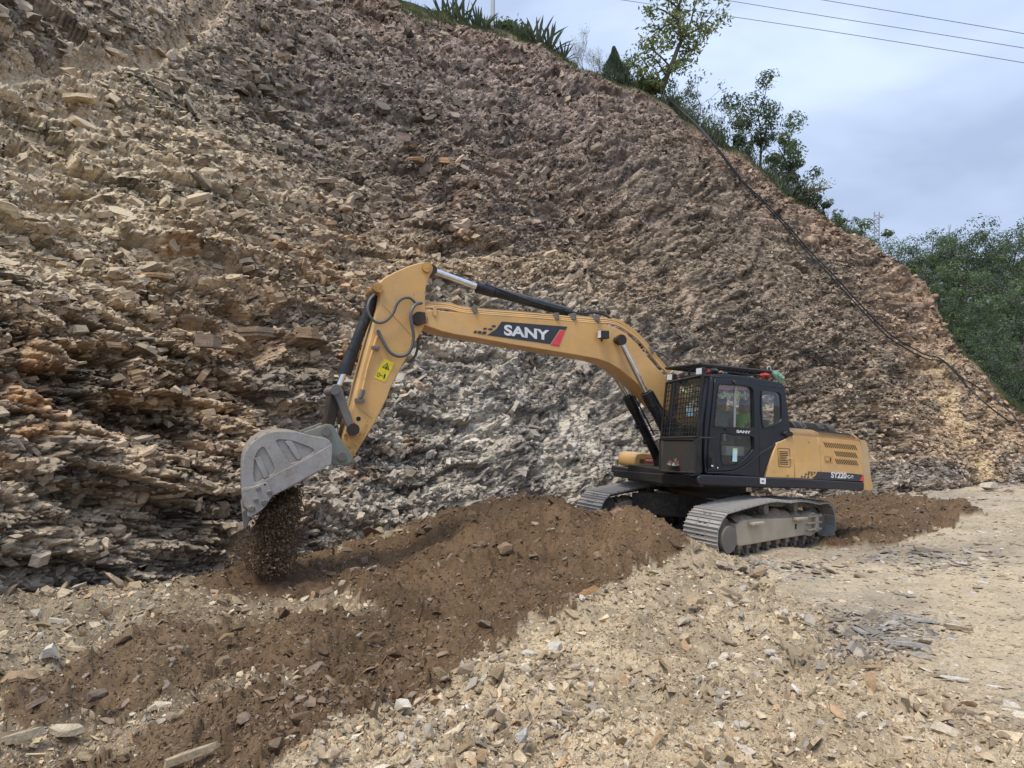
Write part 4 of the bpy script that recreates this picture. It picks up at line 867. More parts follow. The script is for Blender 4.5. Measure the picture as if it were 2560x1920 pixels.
MBm().cyl(P3(*Z2([(970, 1050)])[0], VA+.03), P3(*Z2([(950, 1110)])[0], VA+.03), .035, 12).box(P3(*Z2([(945, 1130)])[0], VA+.03), (.13, .06, .05)).done('pipe_valve', M['link'], arm)
MBm().tube(spline([P3(*Z2([p])[0], v) for p, v in zip([(1360,410),(1320,372),(1270,372),(1225,410),(1190,490),(1130,545),(1070,550),(1025,510),(1005,450),(1020,385),(1055,345)], [.32,.34,.35,.35,.34,.33,.33,.34,.33,.3,.26])]), .02, 8).done('hose', M['hose'], arm, True)
MBm().tube(spline([P3(*Z2([p])[0], v) for p, v in zip([(1405,408),(1360,420),(1325,480),(1330,560),(1345,650),(1330,740),(1290,790),(1225,800),(1165,765),(1120,690),(1080,610)], [.3,.36,.40,.41,.40,.38,.36,.35,.34,.32,.29])]), .024, 8).done('hose', M['hose'], arm, True)
MBm().tube(spline(pv(Z2([(1380,660),(1375,740),(1350,810),(1300,850)]), -.18)), .02, 8).done('hose', M['hose'], arm, True)
# ---- hydraulic cylinders
def hyd(name, rod0, rod1, body1, r_rod, r_body, v, collar=True, Zf=Z3):
    a, b, c_ = P3(*Zf([rod0])[0], v), P3(*Zf([rod1])[0], v), P3(*Zf([body1])[0], v); d = (c_-b).normalized()
    body = MBm().cyl(b, c_, r_body, 28).cyl(b, b+d*.28, r_body*1.18, 28).cyl(b+d*.3, b+d*.34, r_body*1.1, 28).done(name, M['cyl'], ex, True)
    MBm().cyl(a, b+d*.05, r_rod, 24).done('rod', M['chrome'], body, True)
    MBm().cyl(b-d*.02, b+d*.01, r_rod*1.35, 20).done('rod_seal', M['black'], body, True)
    return body, d
b1, d1_ = hyd('arm_cylinder', (215, 155), (560, 285), (1240, 470), .05, .082, .02)
e0 = P3(*Z3([(225, 165)])[0], .02); MBm().cyl(e0-Vector((0, .09, 0)), e0+Vector((0, .09, 0)), .075, 18).done('rod_eye', M['greased'], b1, True)
MBm().tube(spline(pv(Z3([(620,262),(800,330),(1000,400),(1180,448)]), .1)), .013, 6).done('oil_pipe', M['cyl'], b1, True)
b2, d2_ = hyd('bucket_cylinder', (795, 1015), (838, 905), (1062, 340), .043, .078, .0, Zf=Z2)
MBm().cyl(P3(*Z2([(850, 868)])[0], 0), P3(*Z2([(832, 935)])[0], 0), .1, 24).done('cylinder_gland', M['cyl'], b2, True)
MBm().tube(spline(pv(Z2([(1060,345),(1010,400),(1005,480),(990,560)]), .1)), .016, 6).done('oil_pipe', M['cyl'], b2, True)
b3, d3_ = hyd('boom_cylinder', (1608, 690), (1790, 1050), (1960, 1390), .047, .088, .41)
e0 = P3(*Z3([(1606, 670)])[0], .41); MBm().cyl(e0-Vector((0, .05, 0)), e0+Vector((0, .05, 0)), .09, 18).done('rod_eye', M['greased'], b3, True)
MBm().tube(pv(Z3([(1835,1040),(1905,1165),(1990,1340)]), .5), .016, 6).done('oil_pipe', M['cyl'], b3, True)
b4, d4_ = hyd('boom_cylinder', (1570, 940), (1655, 1075), (1890, 1560), .047, .088, -.42)
MBm().tube(pv(Z3([(1700,1070),(1760,1180),(1850,1360)]), -.3), .016, 6).done('oil_pipe', M['cyl'], b4, True)
for (x, y) in ((1745, 1290), (1800, 1400)): 
    c = P3(*Z3([(x, y)])[0], -.42); MBm().cyl(c-d4_*.03, c+d4_*.03, .1, 20).done('cylinder_band', M['cyl'], b4, True)
MBm().tube(pv(Z3([(1820,1330),(1895,1330)]), -.1), .012, 6).done('cross_pipe', M['black'], ex, True)
# foot of the boom lift cylinders and of the boom, on the turning deck
MBm().box((.62, 0, 1.3), (.7, .9, .5)).box((1.22, 0, 1.2), (.5, 1.15, .3)).done('boom_foot_bracket', M['black'], ex, bevel=.02)
# ---- bucket linkage
lk = plate('bucket_link', roundp(Z2([(745,1010),(790,1008),(825,1050),(830,1100),(885,1240),(905,1310),(880,1340),(850,1320),(770,1110),(735,1060)]), 5), .26, .33, M['link'], ex, bevel=.008)
plate('bucket_link', roundp(Z2([(745,1010),(790,1008),(825,1050),(830,1100),(885,1240),(905,1310),(880,1340),(850,1320),(770,1110),(735,1060)]), 5), -.33, -.26, M['link'], ex, bevel=.008, pv=.3)
plate('push_link', roundp(Z2([(740,1040),(790,1070),(795,1180),(765,1290),(745,1360),(700,1370),(695,1290),(720,1160)]), 5), -.2, .2, M['greased'], ex, bevel=.01)
cylpin('link_pin', *Z2([(765, 1055)])[0], -.36, .36, .06, M['link'], lk)
# ---- bucket
bk_ = empty('bucket'); bk_.parent = ex; bk_.empty_display_size = .2
VK = .56
rim_out = Z4([(300,320),(345,312),(400,308),(460,311),(520,318),(580,332),(640,350),(740,365),(775,385),(792,412),(797,470),(790,575),(700,625),(540,722),(435,775),(330,822),(300,862),(270,900),(200,940),(120,925),(95,905),(82,850),(78,760),(78,680),(80,600),(88,540),(97,490),(125,440),(160,400),(210,360),(255,335)])
inner = [Z4([(345,378),(470,386),(600,432),(670,470),(470,580),(420,510),(370,430)]), Z4([(180,730),(172,650),(178,540),(205,470),(240,440),(260,445),(310,540),(350,632),(250,690)])]
for sgn, v0, v1 in ((1, VK-.03, VK), (-1, -VK, -VK+.03)):
    plate('side_plate', rim_out, v0, v1, M['bucket'], bk_, bevel=.006, pv=VK)
rimo = plate('side_rim', rim_out, VK+.001, VK+.028, M['bucket'], bk_, holes=[smoothpoly(inner[0], 2, .2), smoothpoly(inner[1], 2, .2)], bevel=.01, pv=VK)
plate('wear_bar', roundp(Z4([(418,392),(448,385),(480,392),(552,518),(540,540),(515,535)]), 4), VK+.001, VK+.03, M['bucket'], bk_, bevel=.006, pv=VK)
plate('wear_bar', Z4([(182,526),(222,512),(296,672),(252,687)]), VK+.001, VK+.035, M['bucket'], bk_, bevel=.005, pv=VK)
plate('edge_bar', Z4([(330,822),(345,815),(790,572),(797,470),(790,412),(745,440),(560,545),(365,640),(180,745),(76,760),(90,905),(200,935)]), VK+.03, VK+.05, M['bucket'], bk_, bevel=.008, pv=VK)
# curved shell between the side plates: floor, back and hinge side
shell = [(790,575),(797,470),(792,412),(775,385),(740,365),(640,350),(580,332),(520,318),(460,311),(400,308),(345,312),(300,320),(255,335),(210,360),(160,400),(125,440),(97,490),(88,540),(80,600),(78,680),(78,760),(82,850),(95,905),(120,925),(150,950)]
so_ = [onp(x, y, VK) for x, y in Z4(shell)]
cg = onp(*Z4([(420, 600)])[0], VK)
si_ = [(a+(cg[0]-a)*.07, b+(cg[1]-b)*.07) for a, b in so_]
plate_uw('shell', so_+si_[::-1], -VK+.031, VK-.031, M['bucket'], bk_)
si2 = [(a+(cg[0]-a)*.075, b+(cg[1]-b)*.075) for a, b in so_[3:-2]]; si3 = [(a+(cg[0]-a)*.08, b+(cg[1]-b)*.08) for a, b in so_[3:-2]]
plate_uw('dark_inner_sheet', si2+si3[::-1], -VK+.04, VK-.04, M['bucketdark'], bk_)  # thin dark sheet just inside the shell
for L_ in [[(180,376),(290,318),(300,328),(190,392)],[(85,590),(98,500),(135,425),(175,390),(182,402),(140,445),(110,505),(95,595)]]:
    plate('wear_strap', Z4(L_), VK-.12, VK+.02, M['link'], bk_, pv=VK)
sc_ = plate('side_cutter', roundp(Z4([(78,765),(110,768),(180,745),(272,712),(290,728),(325,805),(300,850),(275,895),(235,935),(185,970),(148,992),(118,980),(125,935),(98,905),(85,850)]), 3), VK+.052, VK+.085, M['bucket'], bk_, bevel=.008, pv=VK)
for x, y, r_ in [(210,770,.03),(298,801,.032),(190,862,.03),(258,880,.045),(155,930,.048)]:
    p = P3(*Z4([(x, y)])[0], VK+.085); MBm().cyl(p, p+Vector((0, .035, 0)), r_, 6 if r_ > .04 else 14, r_*.75).done('bolt', M['link'], sc_)
cylpin('bolt_hole', *Z4([(263, 738)])[0], VK+.084, VK+.088, .012, M['slot'], sc_)
# teeth and cutting lip across the width
lipa, lipb = onp(*Z4([(90, 900)])[0], VK), onp(*Z4([(150, 985)])[0], VK)
plate_uw('cutting_lip', [onp(x, y, VK) for x, y in Z4([(84,840),(150,900),(165,975),(120,985),(88,930)])], -VK+.04, VK-.035, M['link'], bk_, bevel=.006)
for i in range(5):
    vc = VK-.07-(2*VK-.14)*i/4
    ol = [onp(x, y, VK) for x, y in Z4([(78,965),(95,930),(140,970),(150,1010),(125,1065),(112,1108),(98,1105),(88,1040)])]
    plate_uw('tooth', ol, vc-.06, vc+.06, M['link'], bk_, bevel=.012)
# hinge ears
for vv in (.30, -.33):
    ear = plate('hinge_ear', roundp(Z4([(560,322),(700,275),(745,252),(800,262),(830,310),(880,400),(935,470),(962,520),(945,565),(900,585),(850,580),(790,575),(780,460),(700,380),(600,345)]), 6), vv, vv+.04, M['bucketgreen'], bk_, bevel=.008, pv=.3)
plate('ear_gusset', Z4([(790,440),(862,455),(862,470),(795,480)]), -.3, .3, M['bucketgreen'], bk_, pv=.3)
plate('hinge_web', roundp(Z4([(640,350),(760,330),(800,420),(790,540),(740,520),(700,400)]), 5), -.3, .3, M['bucketgreen'], bk_, pv=.3)
cylpin('hinge_pin', *Z4([(752, 312)])[0], -.38, .37, .062, M['link'], bk_); cylpin('hinge_pin', *Z4([(876, 514)])[0], -.38, .38, .06, M['link'], bk_)
print('boom done')

# ---- house: deck, skirts, panels
SV = 1.35
deckz = (1.14, 1.31)
skirt = [(1756,1187),(1990,1196),(2161,1206),(2161,1226),(1990,1221),(1752,1212),(1743,1206),(1745,1193)]
plate('deck_skirt', skirt, SV-.12, SV+.03, M['navy'], ex, bevel=.02, pv=SV+.03)
deck = plate_uw('deck', [(1.45, SV-.12), (1.45, .3), (1.45, -.35), (1.3, -SV), (-2.3, -SV), (-2.45, -1.1), (-2.5, 0), (-2.45, SV-.12)], 1.13, 1.27, M['black'], ex, axis='w', bevel=.01)
fb = [onf(x, y, 1.47) for x, y in [(1651,1180),(1748,1190),(1752,1212),(1700,1208),(1654,1196)]]
plate_uw('front_beam', [(SV+.02, 1.32), (SV+.02, 1.15), (.5, 1.1), (-1.0, 1.08), (-1.0, 1.2), (.5, 1.27)], 1.4, 1.5, M['black'], ex, axis='u', bevel=.012)
quadplate('label_plate', Z1([(1038,992),(1080,994),(1078,1038),(1036,1034)]), SV+.032, M['white'], ex)
quadplate('label_print', Z1([(1050,1010),(1066,1011),(1066,1020),(1050,1019)]), SV+.036, M['decal'], ex)
# yellow side panels
SP = SV+.002
slots1 = []
def slot_row(x0, y0, x1, y1, n, dx, dy, wd): 
    r = []
    for i in range(n):
        t = i/(n-1); x = x0+(x1-x0)*t; y = y0+(y1-y0)*t; r.append([(x, y), (x+wd, y+wd*.08), (x+wd+dx, y+dy+wd*.08), (x+dx, y+dy)])
    return r
p1_ = plate('side_panel', Z7([(512,372),(570,350),(640,315),(685,275),(697,228),(720,240),(728,262),(752,600),(755,858),(345,845)]), SV-.06, SP, M['yellow'], ex, bevel=.008)
fr_out = roundp(Z7([(518,440),(688,450),(697,710),(530,702)]), 4); fr_in = roundp(Z7([(523,446),(683,456),(691,703),(536,696)]), 4)
plate('door_seam', fr_out, SP+.001, SP+.003, M['seam'], p1_, holes=[fr_in], pv=SP)
for i in range(8):
    y = 487+i*24.5; q = Z7([(543, y), (665 if i not in (3, 4) else 640, y+5), (667 if i not in (3, 4) else 642, y+14), (546, y+9)]); quadplate('vent_slot', q, SP+.002, M['slot'], p1_)
quadplate('lock', Z7([(665,572),(718,578),(718,592),(665,588)]), SP+.004, M['white_cloth'], p1_, .012)
quadplate('lock', Z7([(640,818),(682,826),(665,832),(645,826)]), SP+.002, M['slot'], p1_)
p2_ = plate('side_panel', Z7([(731,262),(1066,288),(1100,420),(1120,700),(1126,878),(760,858),(757,600)]), SV-.06, SP, M['yellow'], ex, bevel=.008)
p3_ = plate('side_panel', Z7([(1072,289),(1648,345),(1680,420),(1700,640),(1712,902),(1131,878),(1125,700),(1105,420)]), SV-.06, SP, M['yellow'], ex, bevel=.008)
def barrel(name, x0, y0, x1, y1, parent_m):
    """rounded shoulder of the hood: from the top of the side panel in to the flat top"""
    a = onp(*Z7([(x0, y0)])[0], SV); b = onp(*Z7([(x1, y1)])[0], SV); bm = bmesh.new(); rows = []
    for (u, w_) in (a, b):
        r = [bm.verts.new((u, SP-.001-(.22*(1-math.cos(t))), w_+.13*math.sin(t))) for t in [k*math.pi/2/8 for k in range(9)]]
        r.append(bm.verts.new((u, -.25, w_+.15))); r.append(bm.verts.new((u, -SV+.1, w_+.1))); r.append(bm.verts.new((u, -SV, w_-.05))); rows.append(r)
    for k in range(len(rows[0])-1): bm.faces.new((rows[0][k], rows[0][k+1], rows[1][k+1], rows[1][k]))
    bmesh.ops.solidify(bm, geom=list(bm.faces), thickness=-.02); bmesh.ops.recalc_face_normals(bm, faces=bm.faces)
    me = D.meshes.new(name); bm.to_mesh(me); bm.free(); o = addo(name, me, parent_m, ex); me.polygons.foreach_set('use_smooth', [True]*len(me.polygons)); me.set_sharp_from_angle(angle=.7); return o
h1 = barrel('hood_cover', 712, 262, 1066, 287, M['yellow']); h2 = barrel('hood_cover', 1072, 288, 1646, 344, M['yellow'])
a_ = onp(*Z7([(1072, 288)])[0], SV); b_ = onp(*Z7([(1646, 344)])[0], SV)
for i in range(22):                                            # louvres pressed in the shoulder
    t = (i+1.6)/25; u = a_[0]+(b_[0]-a_[0])*t; wz = a_[1]+(b_[1]-a_[1])*t
    pts = [Vector((u+.02*(k/4), SP+.003-(.22*(1-math.cos(tt_))), wz+.13*math.sin(tt_)+.003)) for k, tt_ in enumerate([.25, .5, .75, 1.0, 1.2])]
    MBm().tube(pts, .0065, 5).done('vent_slot', M['slot'], h2)
for i, row in enumerate((slot_row(1152, 362, 1575, 400, 17, 34, 70, 11), slot_row(1300, 482, 1580, 508, 12, 38, 72, 11), slot_row(1308, 592, 1590, 614, 12, 38, 70, 11))):
    for q in row: quadplate('vent_slot', Z7(q), SP+.0015, M['slot'], p3_, .0025)
plate('latch_frame', Z7([(1165,552),(1278,560),(1280,645),(1172,640)]), SP+.001, SP+.006, M['yellow_worn'], p3_, holes=[Z7([(1180,566),(1255,572),(1258,636),(1186,632)])], pv=SP)
quadplate('latch', Z7([(1195,575),(1232,578),(1232,628),(1195,625)]), SP+.002, M['tan_rear'], p3_, .012)
quadplate('latch', Z7([(1232,578),(1254,580),(1254,630),(1232,628)]), SP+.002, M['seam'], p3_, .004)
# model stripe and lettering
quadplate('model_stripe', Z7([(1070,770),(1123,772),(1127,875),(1030,868),(995,855),(1045,825)]), SP+.002, M['decal'], p2_)
quadplate('model_stripe', Z7([(1129,773),(1560,796),(1695,812),(1648,896),(1131,876)]), SP+.002, M['decal'], p3_)
quadplate('red_flash', Z7([(1697,815),(1710,816),(1712,903),(1652,897)]), SP+.003, M['red'], p3_)
lettering('model_lettering', 'SY220', *Z7([(1258, 856), (1470, 866), (1260, 772)]), SP+.006, M['white'], p3_, bold=.03)
lettering('model_lettering', 'C-9', *Z7([(1482, 862), (1565, 868), (1483, 815)]), SP+.006, M['white'], p3_, bold=.03)
for q in [(945,765),(980,768),(1020,770),(900,792),(935,795),(985,798),(845,826),(885,828),(935,832)]:
    x, y = q; quadplate('stripe_block', Z7([(x+6,y),(x+24,y+1),(x+14,y+26),(x-6,y+25)]), SP+.002, M['decal'], p2_)
# counterweight: rounded tail
cwt = [(1655,332),(1700,330),(1745,340),(1775,358),(1795,400),(1812,520),(1832,640),(1846,760),(1860,860),(1885,940),(1893,985),(1885,1020),(1800,1024),(1722,1022),(1718,900),(1705,640),(1685,420)]
cwu = [onp(x, y, SV) for x, y in Z7(cwt)]
bm = bmesh.new(); rings = []
umax = max(u for u, w_ in cwu)
arcs = [(-1, 0)]
vs = [SV+.002, SV-.03, SV-.12, SV-.3, SV-.6, .3, -.3, -(SV-.6), -(SV-.3), -(SV-.12), -SV]
for v_ in vs:
    f = abs(v_)/SV; back = .22*(1-f**2)-.12*max(0, (f-.8)/.2)**2
    rings.append([bm.verts.new((u-(back+.0)*max(0, (umax-u)/(umax-min(p[0] for p in cwu))), v_, w_+ (.03 if w_ > 1.9 and f < .9 else 0))) for u, w_ in cwu])
for A, B in zip(rings, rings[1:]):
    for k in range(len(A)): bm.faces.new((A[k], A[(k+1) % len(A)], B[(k+1) % len(A)], B[k]))
bm.faces.new(rings[0]); bm.faces.new(rings[-1][::-1]); bmesh.ops.recalc_face_normals(bm, faces=bm.faces)
me = D.meshes.new('counterweight'); bm.to_mesh(me); bm.free(); cw = addo('counterweight', me, M['tan_rear'], ex); me.polygons.foreach_set('use_smooth', [True]*len(me.polygons)); me.set_sharp_from_angle(angle=.6)
# right-hand and rear walls of the house, inner black box, right front storage box
MBm().box((-1.5, -SV+.02, 1.68), (1.9, .04, .8)).done('side_panel', M['yellow'], ex)
MBm().box((-1.5, 0, 1.6), (1.8, 2.5, .6)).done('engine_bay', M['slot'], ex)
sb = [onp(x, y, -.75) for x, y in [(1587,1145),(1592,1135),(1605,1132),(1640,1135),(1650,1150),(1650,1171),(1590,1168),(1586,1160)]]
sbx = plate_uw('storage_box', sb, -1.3, -.75, M['yellow'], ex, bevel=.02)
def onv(L_, v): return [onp(x, y, v) for x, y in L_]
quadplate('red_label', Z1([(186,843),(248,846),(246,880),(184,876)]), -.745, M['red'], sbx)
for i in range(5): quadplate('label_strokes', Z1([(194+i*10,853),(200+i*10,853),(199+i*10,870),(193+i*10,870)]), -.741, M['white'], sbx)
for i in range(4): quadplate('vent_slot', Z1([(145,850+i*9),(180,852+i*9),(180,856+i*9),(145,854+i*9)]), -.745, M['slot'], sbx)
plate_uw('storage_base', onv([(1579,1170),(1650,1174),(1650,1190),(1600,1186),(1580,1180)], -.74), -1.35, -.74, M['blackdirty'], ex, bevel=.01)
# silencer cover with louvres behind the cab
sc0 = onp(*Z7([(695, 190)])[0], .25); sc1 = onp(*Z7([(1262, 240)])[0], .25)
e_c = MBm().cyl((sc0[0], .15, sc0[1]-.02), (sc1[0], .15, sc1[1]-.02), .21, 28).done('exhaust_cover', M['black'], ex, True, bevel=.0)
for q in slot_row(790, 148, 825, 152, 2, 26, 90, 16)+slot_row(940, 158, 1075, 172, 6, 22, 88, 15)+slot_row(1190, 178, 1215, 182, 2, 24, 70, 13): 
    c = P3(*Z7([((q[0][0]+q[2][0])/2, (q[0][1]+q[2][1])/2)])[0], .36)
    pts = [Vector((c.x+.01*k-.02, .15+.213*math.cos(t), sc0[1]-.02+(c.x-sc0[0])/(sc1[0]-sc0[0])*(sc1[1]-sc0[1])+.213*math.sin(t))) for k, t in enumerate([-.1, .2, .5, .8, 1.05])]
    MBm().tube(pts, .013, 5).done('vent_slot', M['slot'], e_c)
for x in (905, 1160):
    c = P3(*Z7([(x, 190)])[0], .38); MBm().cyl(c-Vector((.0, .03, 0)), c+Vector((0, .03, 0)), .05, 12).tube([c+Vector((0, 0, .05)), c+Vector((-.03, -.1, .13)), c+Vector((-.04, -.2, .15))], .01, 5).done('latch', M['black'], e_c)
ep = P3(*Z5([(1695, 1000)])[0], 1.2); 
# whip aerial hanging under the tail
MBm().tube(pv(Z7([(1122,1015),(1140,1080),(1142,1130)]), 1.2), .007, 5).done('hanging_rod', M['black'], ex)
for x, y in ((1160, 210-20), (1170, 212-20)): pass
print('house done')

# ---- cab
CVn = 1.32; CF = .36                    # near and far side of the cab
cab_out = Z5([(775,290),(800,272),(860,268),(1000,275),(1100,285),(1260,305),(1400,338),(1560,362),(1640,385),(1665,410),(1680,500),(1700,640),(1715,780),(1727,900),(1735,990),(1725,1025),(1690,1052),(1570,1112),(1500,1330),(1430,1532),(1100,1505),(700,1480),(690,1300),(690,1200),(700,880),(722,700),(745,520),(762,380)])
win_door = roundp(Z5([(852,392),(1000,400),(1150,412),(1240,428),(1268,460),(1278,700),(1280,938),(795,903),(806,760),(820,620),(838,460)]), 4)
win_low = roundp(Z5([(878,992),(1080,1008),(1278,1030),(1283,1195),(1180,1300),(1100,1368),(895,1388),(880,1300),(872,1150)]), 5)
win_rear = roundp(Z5([(1387,478),(1480,482),(1588,492),(1618,532),(1626,680),(1628,812),(1590,868),(1500,892),(1420,914),(1398,880),(1390,700)]), 6)
cab = plate('cab', cab_out, CVn-.07, CVn, M['navy'], ex, holes=[win_door, win_low, win_rear], bevel=.012)
def glass(name, pts, v, parent):
    bm = bmesh.new(); bm.faces.new([bm.verts.new((a, v, b)) for a, b in [onp(x, y, v) for x, y in pts]]); bmesh.ops.triangulate(bm, faces=bm.faces)
    me = D.meshes.new(name); bm.to_mesh(me); bm.free(); return addo(name, me, M['glass'], parent)
# the far side, roof, floor, back and front of the cab
fs = [onp(x, y, CVn) for x, y in cab_out]
plate_uw('cab_side', fs, CF, CF+.05, M['navy'], cab, holes=[[onp(x, y, CVn) for x, y in win_door], [onp(x, y, CVn) for x, y in win_rear]])
def sweep(name, px_list, m, v0, v1, t=.03):
    pts = [onp(x, y, CVn) for x, y in px_list]; bm = bmesh.new()
    for v_ in (0,): pass
    A = [bm.verts.new((u, v0, w_)) for u, w_ in pts]; B = [bm.verts.new((u, v1, w_)) for u, w_ in pts]
    for k in range(len(A)-1): bm.faces.new((A[k], A[k+1], B[k+1], B[k]))
    bmesh.ops.solidify(bm, geom=list(bm.faces), thickness=t); bmesh.ops.recalc_face_normals(bm, faces=bm.faces)
    me = D.meshes.new(name); bm.to_mesh(me); bm.free(); return addo(name, me, m, cab)
sweep('cab_roof', Z5([(778,292),(803,276),(860,272),(1000,279),(1100,289),(1260,309),(1400,342),(1560,366),(1638,389),(1662,414)]), M['navy'], CF+.06, CVn-.075)
sweep('cab_floor', Z5([(700,1470),(1100,1495),(1430,1525)]), M['black'], CF+.06, CVn-.075)
rb = [onp(x, y, CVn) for x, y in Z5([(1663,415),(1698,640),(1725,900),(1733,990)])]
u_b = sum(p[0] for p in rb)/4
plate_uw('cab_back', [(CVn-.075, rb[0][1]), (CF+.055, rb[0][1]), (CF+.055, 1.3), (CVn-.075, 1.3)], rb[0][0]-.02, rb[0][0]+.02, M['navy'], cab, axis='u', holes=[[(CVn-.2, rb[0][1]-.15), (CF+.2, rb[0][1]-.15), (CF+.2, 2.15), (CVn-.2, 2.15)]])
# front frame follows the raked front edge
fe = [onp(x, y, CVn) for x, y in Z5([(778,292),(745,520),(702,880),(692,1200),(702,1478)])]
for vv in (CF+.09, CVn-.11): MBm().tube([(u, vv, w_) for u, w_ in fe], .045, 6).done('windscreen_post', M['navy'], cab)
MBm().tube([(fe[0][0], CF+.05, fe[0][1]), (fe[0][0], CVn-.06, fe[0][1])], .045, 6).done('windscreen_header', M['navy'], cab)
bm = bmesh.new(); A = [bm.verts.new((u+.01, CF+.13, w_)) for u, w_ in fe]; B = [bm.verts.new((u+.01, CVn-.15, w_)) for u, w_ in fe]
for k in range(4): bm.faces.new((A[k], A[k+1], B[k+1], B[k]))
me = D.meshes.new('windscreen'); bm.to_mesh(me); bm.free(); addo('windscreen', me, M['glass'], cab)
# door with its own seam, windows, handle
seam_o = Z5([(803,310),(1000,320),(1180,342),(1290,368),(1335,408),(1340,600),(1345,900),(1355,1235),(1250,1320),(1120,1415),(1040,1445),(880,1458),(718,1460),(712,1300),(720,1180),(740,900),(775,600),(795,400)])
def shrink(pts, d):
    cx = sum(p[0] for p in pts)/len(pts); cy = sum(p[1] for p in pts)/len(pts); return [(p[0]+(cx-p[0])/math.hypot(cx-p[0], cy-p[1])*d, p[1]+(cy-p[1])/math.hypot(cx-p[0], cy-p[1])*d) for p in pts]
door = plate('door', shrink(seam_o, 2.2), CVn+.004, CVn+.022, M['navy'], ex, holes=[shrink(win_door, -.6), shrink(win_low, -.6)], bevel=.006, pv=CVn)
plate('door_seal', seam_o, CVn+.001, CVn+.003, M['slot'], cab, holes=[shrink(seam_o, 2)], pv=CVn)
glass('window_glass', win_door, CVn-.01, door); glass('window_glass', win_low, CVn-.01, door)
for wn_, nm in ((win_door, 'window_seal'), (win_low, 'window_seal')): plate(nm, shrink(wn_, -1.6), CVn+.018, CVn+.028, M['slot'], door, holes=[shrink(wn_, .5)], pv=CVn)
rw = plate('rear_window_frame', shrink(win_rear, -4.2), CVn+.002, CVn+.014, M['navy'], cab, holes=[win_rear], bevel=.004, pv=CVn); glass('window_glass', win_rear, CVn-.01, cab)
strip('window_divider', [(1068, 425), (1050, 915)], 26, CVn-.006, .008, M['interior'], door, Z5)
strip('door_sill', [(790, 908), (1300, 946)], 12, CVn+.022, .014, M['black'], door, Z5)
quadplate('door_handle', Z5([(930,938),(1030,940),(1000,955),(940,950)]), CVn+.024, M['black'], door, .03)
lettering('lettering', 'SANY', *Z5([(1078, 984), (1250, 998), (1080, 948)]), CVn+.026, M['white'], door, bold=.04)
stk = quadplate('sticker', Z5([(1036,1172),(1090,1176),(1084,1338),(1028,1335)]), CVn+.001, M['sticker_blue'], door)
quadplate('sticker_band', Z5([(1036,1172),(1090,1176),(1089,1188),(1035,1184)]), CVn+.005, M['label_yellow'], stk)
rec = plate('handle_recess', roundp(Z5([(730,1190),(770,1195),(820,1250),(832,1420),(760,1425),(728,1410)]), 4), CVn+.024, CVn+.03, M['black'], door, pv=CVn)
MBm().tube(pv(Z5([(778,1300),(780,1405)]), CVn+.07), .02, 8).tube([P3(*Z5([(778,1302)])[0], CVn+.02), P3(*Z5([(778,1302)])[0], CVn+.07)], .016, 6).tube([P3(*Z5([(780,1402)])[0], CVn+.02), P3(*Z5([(780,1402)])[0], CVn+.07)], .016, 6).done('grab_handle', M['black'], rec, True)
quadplate('lock_barrel', Z5([(772,1378),(795,1380),(795,1400),(772,1398)]), CVn+.09, M['white'], rec)
for x, y, vv in [(682,432,1.2),(737,452,1.25),(617,1028,1.1),(618,1092,1.1),(665,1148,1.2),(848,1415,CVn+.02),(757,633,1.3),(698,1443,1.3)]:
    c = P3(*Z5([(x, y)])[0], vv); MBm().sphere(c, .018, 8).done('bolt_head', M['chrome'], cab, True)
c = P3(*Z5([(1045, 368)])[0], CVn+.01); MBm().cyl(c, c+Vector((0, .04, 0)), .03, 14).done('door_stop', M['black'], door, True)
c = P3(*Z5([(1015, 1465)])[0], CVn+.0); MBm().cyl(c, c+Vector((0, .015, 0)), .018, 12).done('bolt_head', M['link'], cab, True)
c = P3(*Z5([(1697, 1000)])[0], CVn+.0); MBm().cyl(c+Vector((.06, 0, 0)), c+Vector((.06, .06, 0)), .04, 16).cyl(c+Vector((-.04, 0, 0)), c+Vector((-.04, .06, 0)), .04, 16).box(c+Vector((0.01, .03, 0)), (.1, .06, .078)).done('door_catch', M['black'], cab, True)
# pressed line in the cab side that sweeps down to the front
MBm().tube(spline(pv(Z5([(1690,1052),(1570,1120),(1360,1240),(1230,1345),(1120,1425),(1010,1462),(880,1470),(720,1472)]), CVn+.002), 6), .018, 8).done('side_moulding', M['navy'], cab, True)
MBm().tube(spline(pv(Z5([(1368,402),(1500,412),(1672,432)]), CVn+.002), 4), .008, 6).done('roof_moulding', M['navy'], cab, True)
for x in (1357,): strip('panel_gap', [(1350, 1010), (1368, 1500)], 7, CVn+.001, .004, M['slot'], cab, Z5)
# interior
uo = P3(*Z5([(1182, 640)])[0], .85).x
MBm().box((uo+.12, .85, 1.72), (.5, .5, .14)).box((uo-.27, .85, 2.02), (.12, .48, .6), Matrix.Rotation(-.12, 3, 'Y')).box((uo+.12, .85, 1.5), (.4, .4, .3)).done('operator_seat', M['seat'], cab, bevel=.03)
MBm().box((.55, 1.14, 1.74), (.42, .1, .16)).box((.55, .55, 1.8), (.45, .16, .2)).cyl((.75, 1.14, 1.9), (.78, 1.14, 2.12), .02).cyl((1.0, .95, 1.35), (1.08, .95, 1.95), .02).cyl((1.0, .75, 1.35), (1.08, .75, 1.95), .02).done('control_consoles', M['interior'], cab, bevel=.012)
MBm().box((-.22, .82, 1.7), (.24, .8, .7)).done('rear_shelf', M['interior'], cab, bevel=.01)
